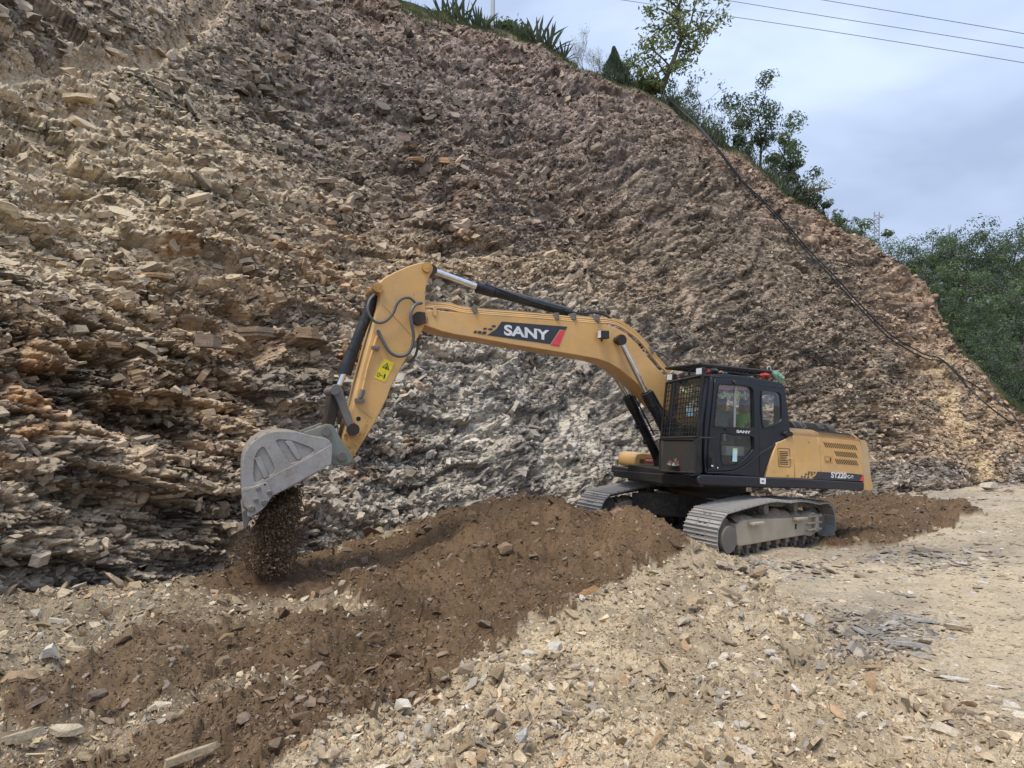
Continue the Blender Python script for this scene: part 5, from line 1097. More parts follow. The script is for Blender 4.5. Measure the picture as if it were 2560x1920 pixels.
# ---- guards
gu = 1.62
def gf(L_): return [onf(x, y, gu) for x, y in L_]
c4 = gf([(1667,957),(1757,938),(1743,1093),(1653,1095)]); guard = empty('front_guard'); guard.parent = ex
def bar(a, b, r, nm, m, parent, seg=6): return MBm().tube([Vector((gu, *a)), Vector((gu, *b))], r, seg).done(nm, m, parent)
for i in range(4): bar(c4[i], c4[(i+1) % 4], .024, 'frame_bar', M['mesh'], guard)
def lerp2(a, b, t): return (a[0]+(b[0]-a[0])*t, a[1]+(b[1]-a[1])*t)
for i in range(1, 13): t = i/13; bar(lerp2(c4[0], c4[1], t), lerp2(c4[3], c4[2], t), .0085 if i != 3 else .02, 'bar', M['mesh'], guard, 5)
for i in range(1, 12): t = i/12; bar(lerp2(c4[0], c4[3], t), lerp2(c4[1], c4[2], t), .0075, 'bar', M['mesh'], guard, 5)
for pz in (c4[0], c4[1], c4[2], c4[3]):
    MBm().tube([Vector((gu, *pz)), Vector((1.3, pz[0]+.03 if pz[0] > .8 else pz[0], pz[1]))], .015, 6).done('stay', M['mesh'], guard)
l4 = gf([(1650,1098),(1737,1099),(1737,1182),(1651,1178)]); lg = empty('lower_guard'); lg.parent = ex
for i in range(4): bar(l4[i], l4[(i+1) % 4], .02, 'frame_bar', M['mesh'], lg)
mb = MBm()
W_ = l4[1][0]-l4[0][0]; H_ = l4[0][1]-l4[3][1]; nst = 22
for sgn in (1, -1):
    for i in range(-nst, 2*nst+1):
        x0 = i/nst; 
        # line x = x0 + s*y in unit square
        q = []
        for yy in (0, 1): q.append((x0+sgn*yy*.8, yy))
        (xa, ya), (xb, yb) = q; 
        ts = [0, 1]
        if xa != xb:
            for e in (0, 1):
                t = (e-xa)/(xb-xa); ts.append(t)
        ts = sorted(t for t in ts if -1e-6 <= t <= 1+1e-6 and -1e-6 <= xa+(xb-xa)*t <= 1+1e-6)
        if len(ts) < 2 or ts[-1]-ts[0] < .02: continue
        for_t = [(xa+(xb-xa)*t, ya+(yb-ya)*t) for t in (ts[0], ts[-1])]
        mb.tube([Vector((gu, l4[0][0]+a*W_, l4[3][1]+b*H_)) for a, b in for_t], .0055, 4)
mb.done('expanded_mesh', M['mesh'], lg)
plate_uw('lower_panel', [(CVn-.05, 1.32), (CF+.05, 1.32), (CF+.05, 1.92), (CVn-.05, 1.92)], 1.42, 1.46, M['black'], cab, axis='u')
MBm().box((1.5, CVn-.06, 1.62), (.2, .08, .62)).done('corner_post', M['black'], cab, bevel=.01)
# roof guard
rgz = onp(*Z5([(760, 165)])[0], 1.25)[1]
def ontop(px_, py_, wz):
    o = RM.transposed() @ (-TM); d = RM.transposed() @ Vector(ray(px_, py_)); t = (wz-o.z)/d.z; p = o+d*t; return p
rgn0 = P3(*Z5([(640, 150)])[0], 1.25); rgn1 = P3(*Z5([(1505, 240)])[0], 1.25)
rgf0 = Vector((rgn0.x-.05, .33, rgn0.z-.0)); rgf1 = Vector((rgn1.x, .33, rgn1.z))
rgu = empty('roof_guard'); rgu.parent = ex
for a, b in ((rgn0, rgn1), (rgn1, rgf1), (rgf1, rgf0), (rgf0, rgn0)):
    MBm().tube([a, b], .028, 6).done('frame_bar', M['mesh'], rgu)
MBm().tube([P3(*Z5([(640,160)])[0], 1.24), P3(*Z5([(640,205)])[0], 1.24), P3(*Z5([(770,225)])[0], 1.24), P3(*Z5([(1370,290)])[0], 1.24), P3(*Z5([(1500,250)])[0], 1.24)], .016, 6).done('frame_bar', M['mesh'], rgu)
mb = MBm()
for j in range(1, 13):
    t = j/13; a = rgn0.lerp(rgf0, t); b = rgn1.lerp(rgf1, t); n_s = 30
    pts = [a.lerp(b, k/n_s)+Vector((0, (.022 if (k+j) % 2 else -.022), 0)) for k in range(n_s+1)]; mb.tube(pts, .0075, 4)
for k in range(1, 8): t = k/8; mb.tube([rgn0.lerp(rgn1, t), rgf0.lerp(rgf1, t)], .008, 4)
mb.done('expanded_mesh', M['mesh'], rgu)
for u_, w_ in ((rgn0.x-.5, 0), (rgn0.x-1.3, 0)):
    for vv in (1.2, .42): MBm().tube([(u_, vv, 2.88), (u_, vv, rgn0.z)], .02, 6).done('stay', M['mesh'], rgu)
for (x, y, nm) in ((650, 238, 'a'), (290, 310, 'b')):
    c = P3(*Z5([(x, y)])[0], 1.22 if nm == 'a' else .5); l_ = MBm().box(c, (.09, .15, .13)).done('work_lamp', M['black'], rgu, bevel=.02); MBm().box(c+Vector((.05, 0, 0)), (.01, .12, .1)).done('lamp_lens', M['lamp'], l_)
c = P3(*Z5([(1475, 208)])[0], 1.2); tr_ = [c+Vector((math.cos(t)*.045, 0, math.sin(t)*.045)) for t in [k*math.pi/8 for k in range(17)]]; MBm().tube(tr_, .012, 6).done('lifting_eye', M['chrome'], rgu, True)
print('cab done')

# ---- undercarriage
RX = RM.transposed() @ RT
car = empty('undercarriage'); car.parent = ex; car.rotation_euler = (0, 0, .2374)
MBm().cyl((0, 0, .95), (0, 0, 1.14), .68, 48).cyl((0, 0, .86), (0, 0, .96), .76, 48).done('slewing_ring', M['greased'], car, True)
MBm().box((0, 0, .72), (1.3, 1.5, .3)).done('centre_frame', M['frame'], car, bevel=.03)
def xleg(u0, s):
    bm = bmesh.new(); prof = [(-.9*s, .52), (-.9*s, .86), (-.3*s, .9), (-.3*s, .5)]
    return bm
for su in (1, -1):                       # the curved cross beams of the X frame
    pts = [(.35*su, 0), (.95*su, .9), (.95*su, -.9)]
    bm = bmesh.new(); N8 = 12; A = []
    for i in range(N8+1):
        t = -1+2*i/N8; u = su*(.5+.35*t*t); v_ = t*1.0; h0 = .42-.06*t*t; h1 = .86-.06*t*t
        A.append([bm.verts.new((u-.17, v_, h0)), bm.verts.new((u+.17, v_, h0+.03)), bm.verts.new((u+.17, v_, h1)), bm.verts.new((u-.17, v_, h1))])
    for a, b in zip(A, A[1:]):
        for k in range(4): bm.faces.new((a[k], a[(k+1) % 4], b[(k+1) % 4], b[k]))
    bm.faces.new(A[0]); bm.faces.new(A[-1][::-1]); bmesh.ops.recalc_face_normals(bm, faces=bm.faces)
    me = D.meshes.new('cross_beam'); bm.to_mesh(me); bm.free(); addo('cross_beam', me, M['blackdirty'], car)
# shoe: plate with three grousers, local x along the track, z outwards
def shoe_mesh(wd):
    prof = [(-.098, 0), (-.098, .012), (-.088, .014), (-.084, .04), (-.074, .04), (-.068, .014), (-.01, .014), (-.006, .036), (.006, .036), (.01, .014), (.066, .014), (.072, .038), (.082, .038), (.086, .012), (.1, .010), (.1, 0), (.09, -.006), (-.09, -.006)]
    bm = bmesh.new(); A = [bm.verts.new((x, -wd/2, z)) for x, z in prof]; B = [bm.verts.new((x, wd/2, z)) for x, z in prof]
    for k in range(len(A)): bm.faces.new((A[k], A[(k+1) % len(A)], B[(k+1) % len(A)], B[k]))
    bm.faces.new(A[::-1]); bm.faces.new(B)
    for s in (-.1, .1):                   # bolts
        for xx in (-.045, .04):
            q = bmesh.ops.create_cone(bm, cap_ends=True, segments=6, radius1=.014, radius2=.012, depth=.014); bmesh.ops.translate(bm, verts=q['verts'], vec=(xx, s, .021))
    bmesh.ops.recalc_face_normals(bm, faces=bm.faces)
    nf = len(bm.faces)
    for s in (-.045, .045):              # dark openings for the mud to fall through
        q = [bm.verts.new((x_, s+y_, .0155)) for x_, y_ in ((-.034, -.026), (-.018, -.03), (-.018, .03), (-.034, .026))]; f = bm.faces.new(q); f.material_index = 1; f.normal_update()
        if f.normal.z < 0: f.normal_flip()
    me = D.meshes.new('track_shoe'); bm.to_mesh(me); bm.free(); me.materials.append(M['shoe']); me.materials.append(M['slot']); return me
shoe = shoe_mesh(.6)
# loop in (forward, up): rear sprocket, front idler, top run lifted over the two carrier rollers
def arc(cx, cz, r, a0, a1, n): return [(cx+r*math.cos(a0+(a1-a0)*i/n), cz+r*math.sin(a0+(a1-a0)*i/n)) for i in range(n+1)]
loop = [(-1.55, .03)]+[(-1.0, .02), (0, .02), (1.0, .02), (1.55, .03)]+arc(1.62, .42, .39, -math.pi/2+.1, math.pi/2-.25, 14)+[(1.3, .85), (.95, .885), (.5, .925), (.25, .93), (-.2, .895), (-.6, .905), (-.95, .88), (-1.3, .83)]+arc(-1.6, .44, .40, math.pi/2-.1, 3*math.pi/2-.1, 14)
def resample(L_, n):
    L_ = [Vector(p) for p in L_]; L_.append(L_[0]); d = [0]
    for a, b in zip(L_, L_[1:]): d.append(d[-1]+(b-a).length)
    out_ = []
    for i in range(n):
        s = d[-1]*i/n; k = max(j for j in range(len(d)) if d[j] <= s); k = min(k, len(L_)-2); t = (s-d[k])/max(d[k+1]-d[k], 1e-6); p = L_[k].lerp(L_[k+1], t); out_.append((p, (L_[k+1]-L_[k]).normalized()))
    return out_, d[-1]
LP, total = resample(loop, 49); print('loop', total, total/49)
for sv, nmv in ((1, 1.19), (-1, -1.19)):
    tr = empty('track', (0, 0, 0)); tr.parent = ex; tr.rotation_euler = (0, 0, .2374)
    for i, (p, d) in enumerate(LP):
        n_v = Vector((d.y, -d.x))       # outwards for a loop that runs anticlockwise
        o = D.objects.new('track_shoe', shoe); mt = Matrix(((d.x, 0, n_v.x, p.x), (0, 1, 0, nmv), (d.y, 0, n_v.y, p.y), (0, 0, 0, 1)))
        if mt.to_3x3().determinant() < 0: mt = mt @ Matrix.Diagonal((1, -1, 1, 1))
        o.matrix_local = mt; o.scale = (o.scale[0]*total/49/.198, o.scale[1], o.scale[2]); link(o, tr)
    mb = MBm()
    for i, (p, d) in enumerate(LP):      # chain links
        n_v = Vector((d.y, -d.x)); q = p-n_v*.055
        for off in (-.075, .075):
            R_ = Matrix(((d.x, 0, n_v.x), (0, 1, 0), (d.y, 0, n_v.y))); mb.box((q.x, nmv+off, q.y), (.17, .035, .085), R_)
        mb.cyl((q.x+d.x*.09, nmv-.1, q.y+d.y*.09), (q.x+d.x*.09, nmv+.1, q.y+d.y*.09), .024, 8)
    mb.done('track_chain', M['roller'], tr)
    MBm().cyl((1.62, nmv-.1, .42), (1.62, nmv+.1, .42), .31, 36).cyl((1.62, nmv-.16, .42), (1.62, nmv+.16, .42), .12, 20).done('idler', M['roller'], tr, True)
    sp = MBm().cyl((-1.6, nmv-.04, .44), (-1.6, nmv+.04, .44), .28, 36).cyl((-1.6, nmv-.2, .44), (-1.6, nmv+.2, .44), .2, 28)
    for k in range(21): a = 2*math.pi*k/21; sp.box((-1.6+.3*math.cos(a), nmv, .44+.3*math.sin(a)), (.07, .07, .04), Matrix.Rotation(-a, 3, 'Y'))
    sp.done('sprocket', M['roller'], tr, True)
    # frame with sloped top and ribs
    so2 = 1 if sv > 0 else -1
    side = [(1.36, .30), (1.40, .60), (1.15, .66), (-.9, .60), (-1.25, .68), (-1.45, .62), (-1.48, .34), (-1.15, .24), (-.9, .28), (1.3, .25)]
    fr = plate_uw('track_frame', side, nmv-.2*so2, nmv+.235*so2, M['frame'], tr, bevel=.02)
    MBm().cyl((1.70, nmv+.20*so2, .40), (1.70, nmv+.31*so2, .40), .205, 36).done('idler_cover', M['link'], fr, True)
    vo = nmv+.235*so2
    MBm().box((.88, vo+.05*so2, .60), (.36, .1, .05)).box((-.62, vo+.05*so2, .6), (.4, .1, .05)).done('step', M['frame'], fr, bevel=.015)
    for dz in (.38, .5, .62): MBm().box((-1.18, vo+.03*so2, dz), (.52, .07, .03)).done('stiffening_rib', M['frame'], fr, bevel=.006)
    MBm().box((-1.25, vo+.035*so2, .49), (.12, .06, .3)).done('stiffening_rib', M['frame'], fr, bevel=.008)
    for (u_, w_, hh) in ((-.55, .46, .09), (-1.36, .44, .06)): MBm().box((u_, vo+.004*so2, w_), (.04, .012, hh)).done('slot', M['slot'], fr, bevel=.0)
    for u_ in (-1.25, -.92, -.6, -.28, .04, .36, .68, 1.0, 1.25):
        MBm().cyl((u_, nmv-.17, .16), (u_, nmv+.17, .16), .08, 20).cyl((u_, nmv-.2, .16), (u_, nmv+.215, .16), .045, 14).box((u_, vo-.03*so2, .24), (.12, .05, .08)).done('bottom_roller', M['roller'], tr, True)
    for k in range(2):
        u_ = (.42, -.62)[k]; MBm().cyl((u_, nmv-.1, .79), (u_, nmv+.17, .79), .065, 20).cyl((u_, nmv+.1, .79), (u_, nmv+.2, .79), .085, 20).box((u_, nmv-.05, .70), (.1, .1, .14)).done('carrier_roller', M['roller'], tr, True)
    # packed mud on the frame
    mm_ = grid_n = 26; gu_, gv_ = np.meshgrid(np.linspace(-1.1, 1.4, 60), np.linspace(-.19, .23, 14)); gu_ = gu_.ravel(); gv_ = gv_.ravel()
    Pm = np.stack([gu_, gv_+sv*9, gu_*0], 1); h = .60+.035*(gu_ > 1.2)+(.10+.11*np.exp(-((gu_+.15)/.32)**2)+.07*np.exp(-((gu_-1.0)/.2)**2)+.06*np.exp(-((gu_+.75)/.14)**2))*np.clip(1-(np.abs(gv_-.02)/.22)**2, 0, 1)+fbm(Pm, 7, 4, 55)*.035-.04
    mud = grid_mesh('packed_mud', np.stack([gu_, nmv+gv_*so2, h], 1), 60, 14, np.tile([.27, .225, .165], (len(gu_), 1))); mud.materials.append(M['ground']); link(D.objects.new('packed_mud', mud), tr)
print('excavator done')

# ------------------------------------------------------------------ PEOPLE IN THE CAB
LW = Matrix.LocRotScale(TM, RM.to_quaternion(), None)
def person(name, joints, radii, edges, mats, label, hair_c, head):
    """joints in the machine's own axes; one skinned body; materials given per joint"""
    me = D.meshes.new(name); me.from_pydata([LW @ Vector(j) for j in joints], edges, []); o = D.objects.new(name, me); COL.objects.link(o)
    sk = o.modifiers.new('skin', 'SKIN'); sk.use_smooth_shade = True
    for i, v in enumerate(me.skin_vertices[0].data): v.radius = (radii[i], radii[i]); v.use_root = (i == 0)
    ss = o.modifiers.new('sub', 'SUBSURF'); ss.levels = 2; ss.render_levels = 2
    m2 = D.meshes.new_from_object(o.evaluated_get(C.evaluated_depsgraph_get())); D.objects.remove(o); m2.name = name
    for m in ('skin', 'lime', 'grey_shirt', 'trousers', 'hair'): m2.materials.append(M[m])
    names = ['skin', 'lime', 'grey_shirt', 'trousers', 'hair']; JW = [LW @ Vector(j) for j in joints]
    for p in m2.polygons:
        k = min(range(len(JW)), key=lambda i: (JW[i]-p.center).length-radii[i]*.5); p.material_index = names.index(mats[k]); p.use_smooth = True
    o = link(D.objects.new(name, m2)); tag(o, label, 'person')
    hc = LW @ Vector(head)
    h = MBm().sphere((0, 0, 0), (.092, .084, .075), 14).done('hair', M['hair'], o, True); h.location = hc+Vector((0, 0, .055)); h.rotation_euler = RM.to_euler()
    f = MBm().sphere((.1, 0, -.01), (.02, .014, .024), 6).sphere((0, .085, 0), (.02, .012, .03), 6).sphere((0, -.085, 0), (.02, .012, .03), 6).done('face_features', M['skin'], o, True); f.location = hc+Vector((0, 0, -.03)); f.rotation_euler = RM.to_euler()
    return o
def seated(x, y, z, yaw=0, arm='lever', vest='lime', sc=1.0):
    c, s = math.cos(yaw), math.sin(yaw); T_ = lambda a, b, h: (x+(a*c-b*s)*sc, y+(a*s+b*c)*sc, z+h*sc)
    J = [T_(0,0,0), T_(-.02,0,.2), T_(-.03,0,.42), T_(-.02,0,.53), T_(.0,0,.62), T_(.02,0,.74),
         T_(-.03,.17,.46), T_(.08,.22,.22), T_(.32,.19,.18), T_(.40,.18,.19), T_(-.03,-.17,.46), T_(.08,-.22,.22), T_(.32,-.19,.18), T_(.40,-.18,.19),
         T_(.12,.1,0), T_(.45,.12,.03), T_(.52,.12,-.36), T_(.66,.12,-.40), T_(.12,-.1,0), T_(.45,-.12,.03), T_(.52,-.12,-.36), T_(.66,-.12,-.40)]
    R_ = [.15, .145, .15, .06, .085, .085, .07, .05, .037, .035, .07, .05, .037, .035, .09, .07, .05, .04, .09, .07, .05, .04]; R_ = [r*sc for r in R_]
    Eg = [(0,1),(1,2),(2,3),(3,4),(4,5),(2,6),(6,7),(7,8),(8,9),(2,10),(10,11),(11,12),(12,13),(0,14),(14,15),(15,16),(16,17),(0,18),(18,19),(19,20),(20,21)]
    Mt = [vest]*3+['skin']*3+[vest, 'skin', 'skin', 'skin']*2+['trousers']*8
    Mt[0] = 'trousers'; return J, R_, Eg, Mt, T_(.01, 0, .68)
hp = P3(*Z5([(1182, 640)])[0], .85)
J, R_, Eg, Mt, hd = seated(hp.x, .85, hp.z-.66, 0, sc=.97); person('person', J, R_, Eg, Mt, 'operator in a lime green vest seated behind the cab door window', 'hair', hd)
hp = P3(*Z5([(905, 620)])[0], .62)
J, R_, Eg, Mt, hd = seated(hp.x, .62, hp.z-.66, .9, vest='grey_shirt', sc=.97); person('person', J, R_, Eg, Mt, 'person in a grey-blue shirt beside the operator, at the front of the cab', 'hair', hd)

# ------------------------------------------------------------------ ORNAMENTS AND CLOTHS ON THE MACHINE
def LWo(o): o.location = TM; o.rotation_euler = RM.to_euler(); return o
gar = empty('flower_garland', TM); gar.rotation_euler = RM.to_euler(); tag(gar, 'garland of small yellow, white and red flowers strung along the top of the door window', 'garland')
fl_m = {}
for k in ('petal_y', 'petal_r', 'petal_g', 'white_cloth'):
    b_ = MBm()
    for i in range(5): a = i*1.2566; b_.sphere((.014*math.cos(a), .006*(i % 2), .014*math.sin(a)), (.012, .012, .012), 5)
    b_.sphere((0, .01, 0), .012, 5); o = b_.done('flower', M[k], gar); fl_m[k] = o.data; D.objects.remove(o)
rr = random.Random(4)
def flowers(parent, pts, v, n):
    for i in range(n):
        x, y = rr.choice(pts); p = P3(*Z5([(x+rr.uniform(-22, 22), y+rr.uniform(-30, 30))])[0], v+rr.uniform(-.04, .04)); o = D.objects.new('flower', fl_m[rr.choice(['petal_y', 'petal_y', 'white_cloth', 'petal_r', 'petal_g', 'white_cloth'])]); o.location = p; s = rr.uniform(.9, 1.5); o.scale = (s, s, s); o.rotation_euler = (rr.random(), rr.random()*6, rr.random()); link(o, parent)
flowers(gar, [(880,500),(910,520),(945,510),(880,540),(1000,530),(1010,550),(940,500)], 1.22, 26); flowers(gar, [(1100,520),(1130,510),(1165,510),(1200,520),(1165,550),(1100,550),(1230,545),(1030,560)], 1.22, 28)
MBm().tube(spline(pv(Z5([(855,470),(940,490),(1050,500),(1160,490),(1260,500)]), 1.23)), .006, 5).done('string', M['petal_r'], gar)
cur = quadplate('curtain', Z5([(855,400),(1240,430),(1262,465),(1150,470),(1050,460),(960,465),(850,450)]), 1.225, M['pink_cloth'], None, .01); LWo(cur); tag(cur, 'reddish curtain valance hung inside the top of the door window', 'curtain')
gar2 = empty('flower_garland', TM); gar2.rotation_euler = RM.to_euler(); tag(gar2, 'bunch of yellow-green flowers hanging behind the barred front guard', 'garland')
flowers(gar2, [(420,480),(470,470),(540,430),(560,480),(600,600),(640,640),(580,560),(650,610),(520,520)], .75, 36)
MBm().tube(spline(pv(Z5([(400,450),(500,440),(560,450),(600,560),(660,660)]), .75)), .006, 5).done('string', M['petal_g'], gar2)
def cloth(name, pts, v, m, label, cat, thick=.03, seed=0, under=.05):
    """crumpled cloth: outline filled, divided and pushed about"""
    ol = [onp(x, y, v) for x, y in Z5(pts)]; cu = sum(p[0] for p in ol)/len(ol); cw_ = sum(p[1] for p in ol)/len(ol); bm = bmesh.new(); n = len(ol); rg = []
    r = random.Random(seed)
    for k, f in enumerate((1, .75, .45, .15)):
        rg.append([bm.verts.new((cu+(a-cu)*f, v+(1-f)*thick*2+r.uniform(-1, 1)*thick*.7, cw_+(b-cw_)*f)) for a, b in ol])
    for A, B in zip(rg, rg[1:]):
        for k in range(n): bm.faces.new((A[k], A[(k+1) % n], B[(k+1) % n], B[k]))
    bm.faces.new(rg[-1]); bmesh.ops.subdivide_edges(bm, edges=list(bm.edges), cuts=1, use_grid_fill=True)
    for q in bm.verts: q.co += Vector((r.uniform(-1, 1), r.uniform(-1, 1), r.uniform(-1, 1)))*.008
    bmesh.ops.recalc_face_normals(bm, faces=bm.faces)
    me = D.meshes.new(name); bm.to_mesh(me); bm.free(); me.polygons.foreach_set('use_smooth', [True]*len(me.polygons)); o = addo(name, me, M[m], None); LWo(o); sm2 = o.modifiers.new('thickness', 'SOLIDIFY'); sm2.thickness = .008; tag(o, label, cat); return o
cloth('cloth', [(1495,228),(1545,232),(1600,262),(1650,310),(1655,350),(1635,380),(1590,385),(1560,355),(1530,300)], 1.27, 'green_cloth', 'faded green cloth bundle hanging off the rear corner of the cab roof', 'cloth', .05, 1)
cloth('cloth', [(755,205),(800,195),(850,205),(860,225),(830,248),(800,245)], 1.22, 'green_cloth', 'strip of faded green cloth tied to the middle of the roof guard', 'cloth', .02, 2)
cloth('cloth', [(900,240),(960,248),(972,262),(950,270),(905,262)], 1.27, 'green_cloth', 'pale green rag lying on the cab roof edge', 'cloth', .02, 3)
cloth('ribbon', [(705,225),(720,203),(745,205),(760,240),(740,262),(702,268)], 1.24, 'red_cloth', 'red ribbon tied beside the roof lamp', 'ribbon', .03, 4)
cloth('ribbon', [(1355,275),(1380,255),(1430,250),(1470,262),(1490,290),(1480,315),(1440,310),(1420,290),(1390,315),(1365,305)], 1.25, 'red_cloth', 'red ribbon bow at the rear of the roof guard', 'ribbon', .04, 5)
cloth('ribbon', [(860,240),(885,228),(905,240),(900,262),(862,262)], 1.27, 'pink_cloth', 'small pink and white ribbon on the roof edge', 'ribbon', .02, 6)
cloth('ribbon', [(345,262),(360,280),(380,320),(350,335),(335,300)], .55, 'pink_cloth', 'pink ribbon by the far front lamp of the cab', 'ribbon', .03, 7)
cloth('cloth', [(365,325),(415,312),(420,335),(370,350)], .6, 'white_cloth', 'white cloth scrap knotted on top of the front guard', 'cloth', .02, 8)
orn = empty('ornament', TM); orn.rotation_euler = RM.to_euler(); tag(orn, 'faded red, white and green cloth flower fixed to the lower front grille', 'ornament')
def petal(cx, cy, dx, dy, m):
    a = Vector((gu+.03, *onf(*Z5([(cx, cy)])[0], gu+.03))); b = Vector((gu+.06, *onf(*Z5([(cx+dx, cy+dy)])[0], gu+.06))); d = (b-a); s = d.cross(Vector((1, 0, 0))).normalized()*d.length*.28
    bm = bmesh.new(); v_ = [bm.verts.new(p) for p in (a, a.lerp(b, .5)+s+Vector((.02, 0, 0)), b, a.lerp(b, .5)-s)]; bm.faces.new(v_); bmesh.ops.solidify(bm, geom=list(bm.faces), thickness=.006); me = D.meshes.new('petal'); bm.to_mesh(me); bm.free(); addo('petal', me, M[m], orn)
for q in [(315,1345,-90,20,'white_cloth'),(315,1345,-60,-30,'pink_cloth'),(318,1345,0,-65,'green_cloth'),(320,1345,35,-50,'white_cloth'),(325,1345,60,30,'pink_cloth'),(325,1345,55,-10,'pink_cloth'),(315,1345,-5,50,'white_cloth'),(318,1345,20,45,'green_cloth'),(315,1345,-40,40,'red_cloth')]: petal(*q)
pp = quadplate('paper_notice', Z5([(465,660),(540,655),(545,780),(470,785)]), 1.0, M['sticker_blue'], None, .004); LWo(pp); tag(pp, 'pale paper stuck inside the cab behind the front guard', 'paper')

# ------------------------------------------------------------------ EARTH FALLING FROM THE BUCKET
n = 40000; t = rng.random(n)**.9
Lm = np.array(RM)
pt = np.array([onp(x, y, .0) for x, y in [(660, 1270), (752, 1215), (612, 1450), (720, 1450)]])
s = rng.beta(1.6, 1.6, n); clump = np.sin(s*17)*.5+np.sin(s*31+2)*.5
tt2 = np.clip(t, 0, 1); u = (pt[0, 0]*(1-s)+pt[1, 0]*s)*(1-tt2)+(pt[2, 0]*(1-s)+pt[3, 0]*s)*tt2+rng.normal(0, .035, n)+(rng.random(n) < .3)*rng.normal(0, .13, n)*(.3+tt2)
wtop = pt[0, 1]*(1-s)+pt[1, 1]*s; wbot = -.13
wz = wtop+(wbot-wtop)*tt2+rng.normal(0, .03, n); vv = rng.normal(0, .24, n).clip(-.5, .5)
Lp = np.stack([u, vv, wz], 1); Wp = Lp @ Lm.T+np.array(TM)
gz0 = zground(Wp[:, 0], Wp[:, 1]); ok = Wp[:, 2] > gz0-.02; Wp = Wp[ok]; n = len(Wp)
rs = .0065*(1-rng.random(n))**(-1/2.4); rs = np.minimum(rs, .035)
cc = np.array([.145, .097, .058])*rng.normal(1, .25, (n, 1)).clip(.4, 1.9); lt = rng.random((n, 1)) < .05; cc = np.where(lt, np.array([.3, .24, .17]), cc)
scatter('falling_soil', Wp, rng.random((n, 3))*6.28, np.stack([rs, rs*.8, rs*rng.uniform(1, 1.8, n)], 1), cc, chips, None, None, 'dark brown earth pouring from the tipped bucket onto the heap', 'falling earth')
# dust that rises where the earth lands
dm = MBm().sphere((0, 0, 0), 1.0, 24).done('dust_cloud', None, None); dmm, dn, db = mat('soil_dust'); dn.nodes.remove(db)
pvn = dn.nodes.new('ShaderNodeVolumePrincipled'); pvn.inputs['Color'].default_value = (.42, .31, .21, 1); tcn = dn.nodes.new('ShaderNodeTexCoord'); ln = dn.nodes.new('ShaderNodeVectorMath'); ln.operation = 'LENGTH'; dn.links.new(tcn.outputs['Object'], ln.inputs[0])
fall = dn.nodes.new('ShaderNodeMapRange'); fall.interpolation_type = 'SMOOTHSTEP'; fall.inputs[1].default_value = 1; fall.inputs[2].default_value = .1; dn.links.new(ln.outputs['Value'], fall.inputs[0])
dn.links.new(math_(dn, 'MULTIPLY', math_(dn, 'MULTIPLY', fall.outputs[0], ramp(dn, noise(dn, 2.2, 3), [(.4, (0, 0, 0)), (.65, (1, 1, 1))])), 2.6), pvn.inputs['Density']); dn.links.new(pvn.outputs[0], dn.nodes['Material Output'].inputs['Volume'])
dm.data.materials.append(dmm); dm.location = at(655, 1400, 8.45); dm.scale = (.72, .5, .75); tag(dm, 'thin brown dust around the falling earth', 'dust', None, 'stuff')
# heap of fresh soil where it lands
hc = np.array(at(660, 1470, 8.55)); nn = 110; gx, gy = np.meshgrid(np.linspace(-1.3, 1.5, nn), np.linspace(-.9, .9, nn)); gx = gx.ravel(); gy = gy.ravel()
hz = zground(hc[0]+gx, hc[1]+gy)+.34*np.exp(-((gx/.75)**2+(gy/.5)**2))-.05-.25*np.clip((gx/1.25)**2+(gy/.85)**2-.7, 0, 1)
Pm = np.stack([hc[0]+gx, hc[1]+gy, hz], 1); hz = hz+fbm(Pm*[1, 1, 0], 3, 5, 71)*.07; r1, r2, ed, of = cell(Pm*[14, 14, 0]+[0, 0, .5], 23); hz += (r1-.5)*.03; Pm[:, 2] = hz
hm = grid_mesh('soil_heap', Pm, nn, nn, np.array([.12, .075, .042])*(.8+.4*r1[:, None])); hm.materials.append(M['ground']); tag(link(D.objects.new('soil_heap', hm)), 'low heap of fresh dark soil under the tipped bucket', 'soil heap')

# ------------------------------------------------------------------ VEGETATION
def leaf_mat(name, c1, c2, tr=.35):
    m, nt, b = mat(name); oi = nt.nodes.new('ShaderNodeObjectInfo'); g = nt.nodes.new('ShaderNodeNewGeometry')
    n_ = ramp(nt, g.outputs['Random Per Island'], [(0, c1), (1, c2)]); n2 = ramp(nt, noise(nt, 1.1, 3, vec=g.outputs['Position']), [(.3, (.7, .7, .7)), (.7, (1.25, 1.25, 1.25))])
    c = mixc(nt, 1., n_, n2, 'MULTIPLY'); nt.links.new(c, b.inputs['Base Color']); b.inputs['Roughness'].default_value = .5; b.inputs['Specular IOR Level'].default_value = .3
    tl = nt.nodes.new('ShaderNodeBsdfTranslucent'); nt.links.new(mixc(nt, 1., c, (1.3, 1.5, .7), 'MULTIPLY'), tl.inputs[0]); mx = nt.nodes.new('ShaderNodeMixShader'); mx.inputs[0].default_value = tr
    nt.links.new(b.outputs[0], mx.inputs[1]); nt.links.new(tl.outputs[0], mx.inputs[2]); nt.links.new(mx.outputs[0], nt.nodes['Material Output'].inputs[0]); return m
M['leaf'] = leaf_mat('leaves', (.075, .105, .05), (.16, .20, .10)); M['leaf_y'] = leaf_mat('young_leaves', (.11, .13, .06), (.22, .22, .12), .5)
M['leaf_d'] = leaf_mat('hazed_dark_leaves', (.06, .085, .06), (.13, .165, .11), .35); M['leaf_b'] = leaf_mat('hazed_bluish_leaves', (.11, .135, .105), (.2, .23, .17), .35); M['leaf_m'] = leaf_mat('hazed_mid_leaves', (.09, .125, .075), (.18, .235, .13), .4)  # leaf colours lightened and blued in place of distance haze
M['leaf_p'] = leaf_mat('pale_twig_leaves', (.17, .17, .13), (.3, .28, .21), .4)
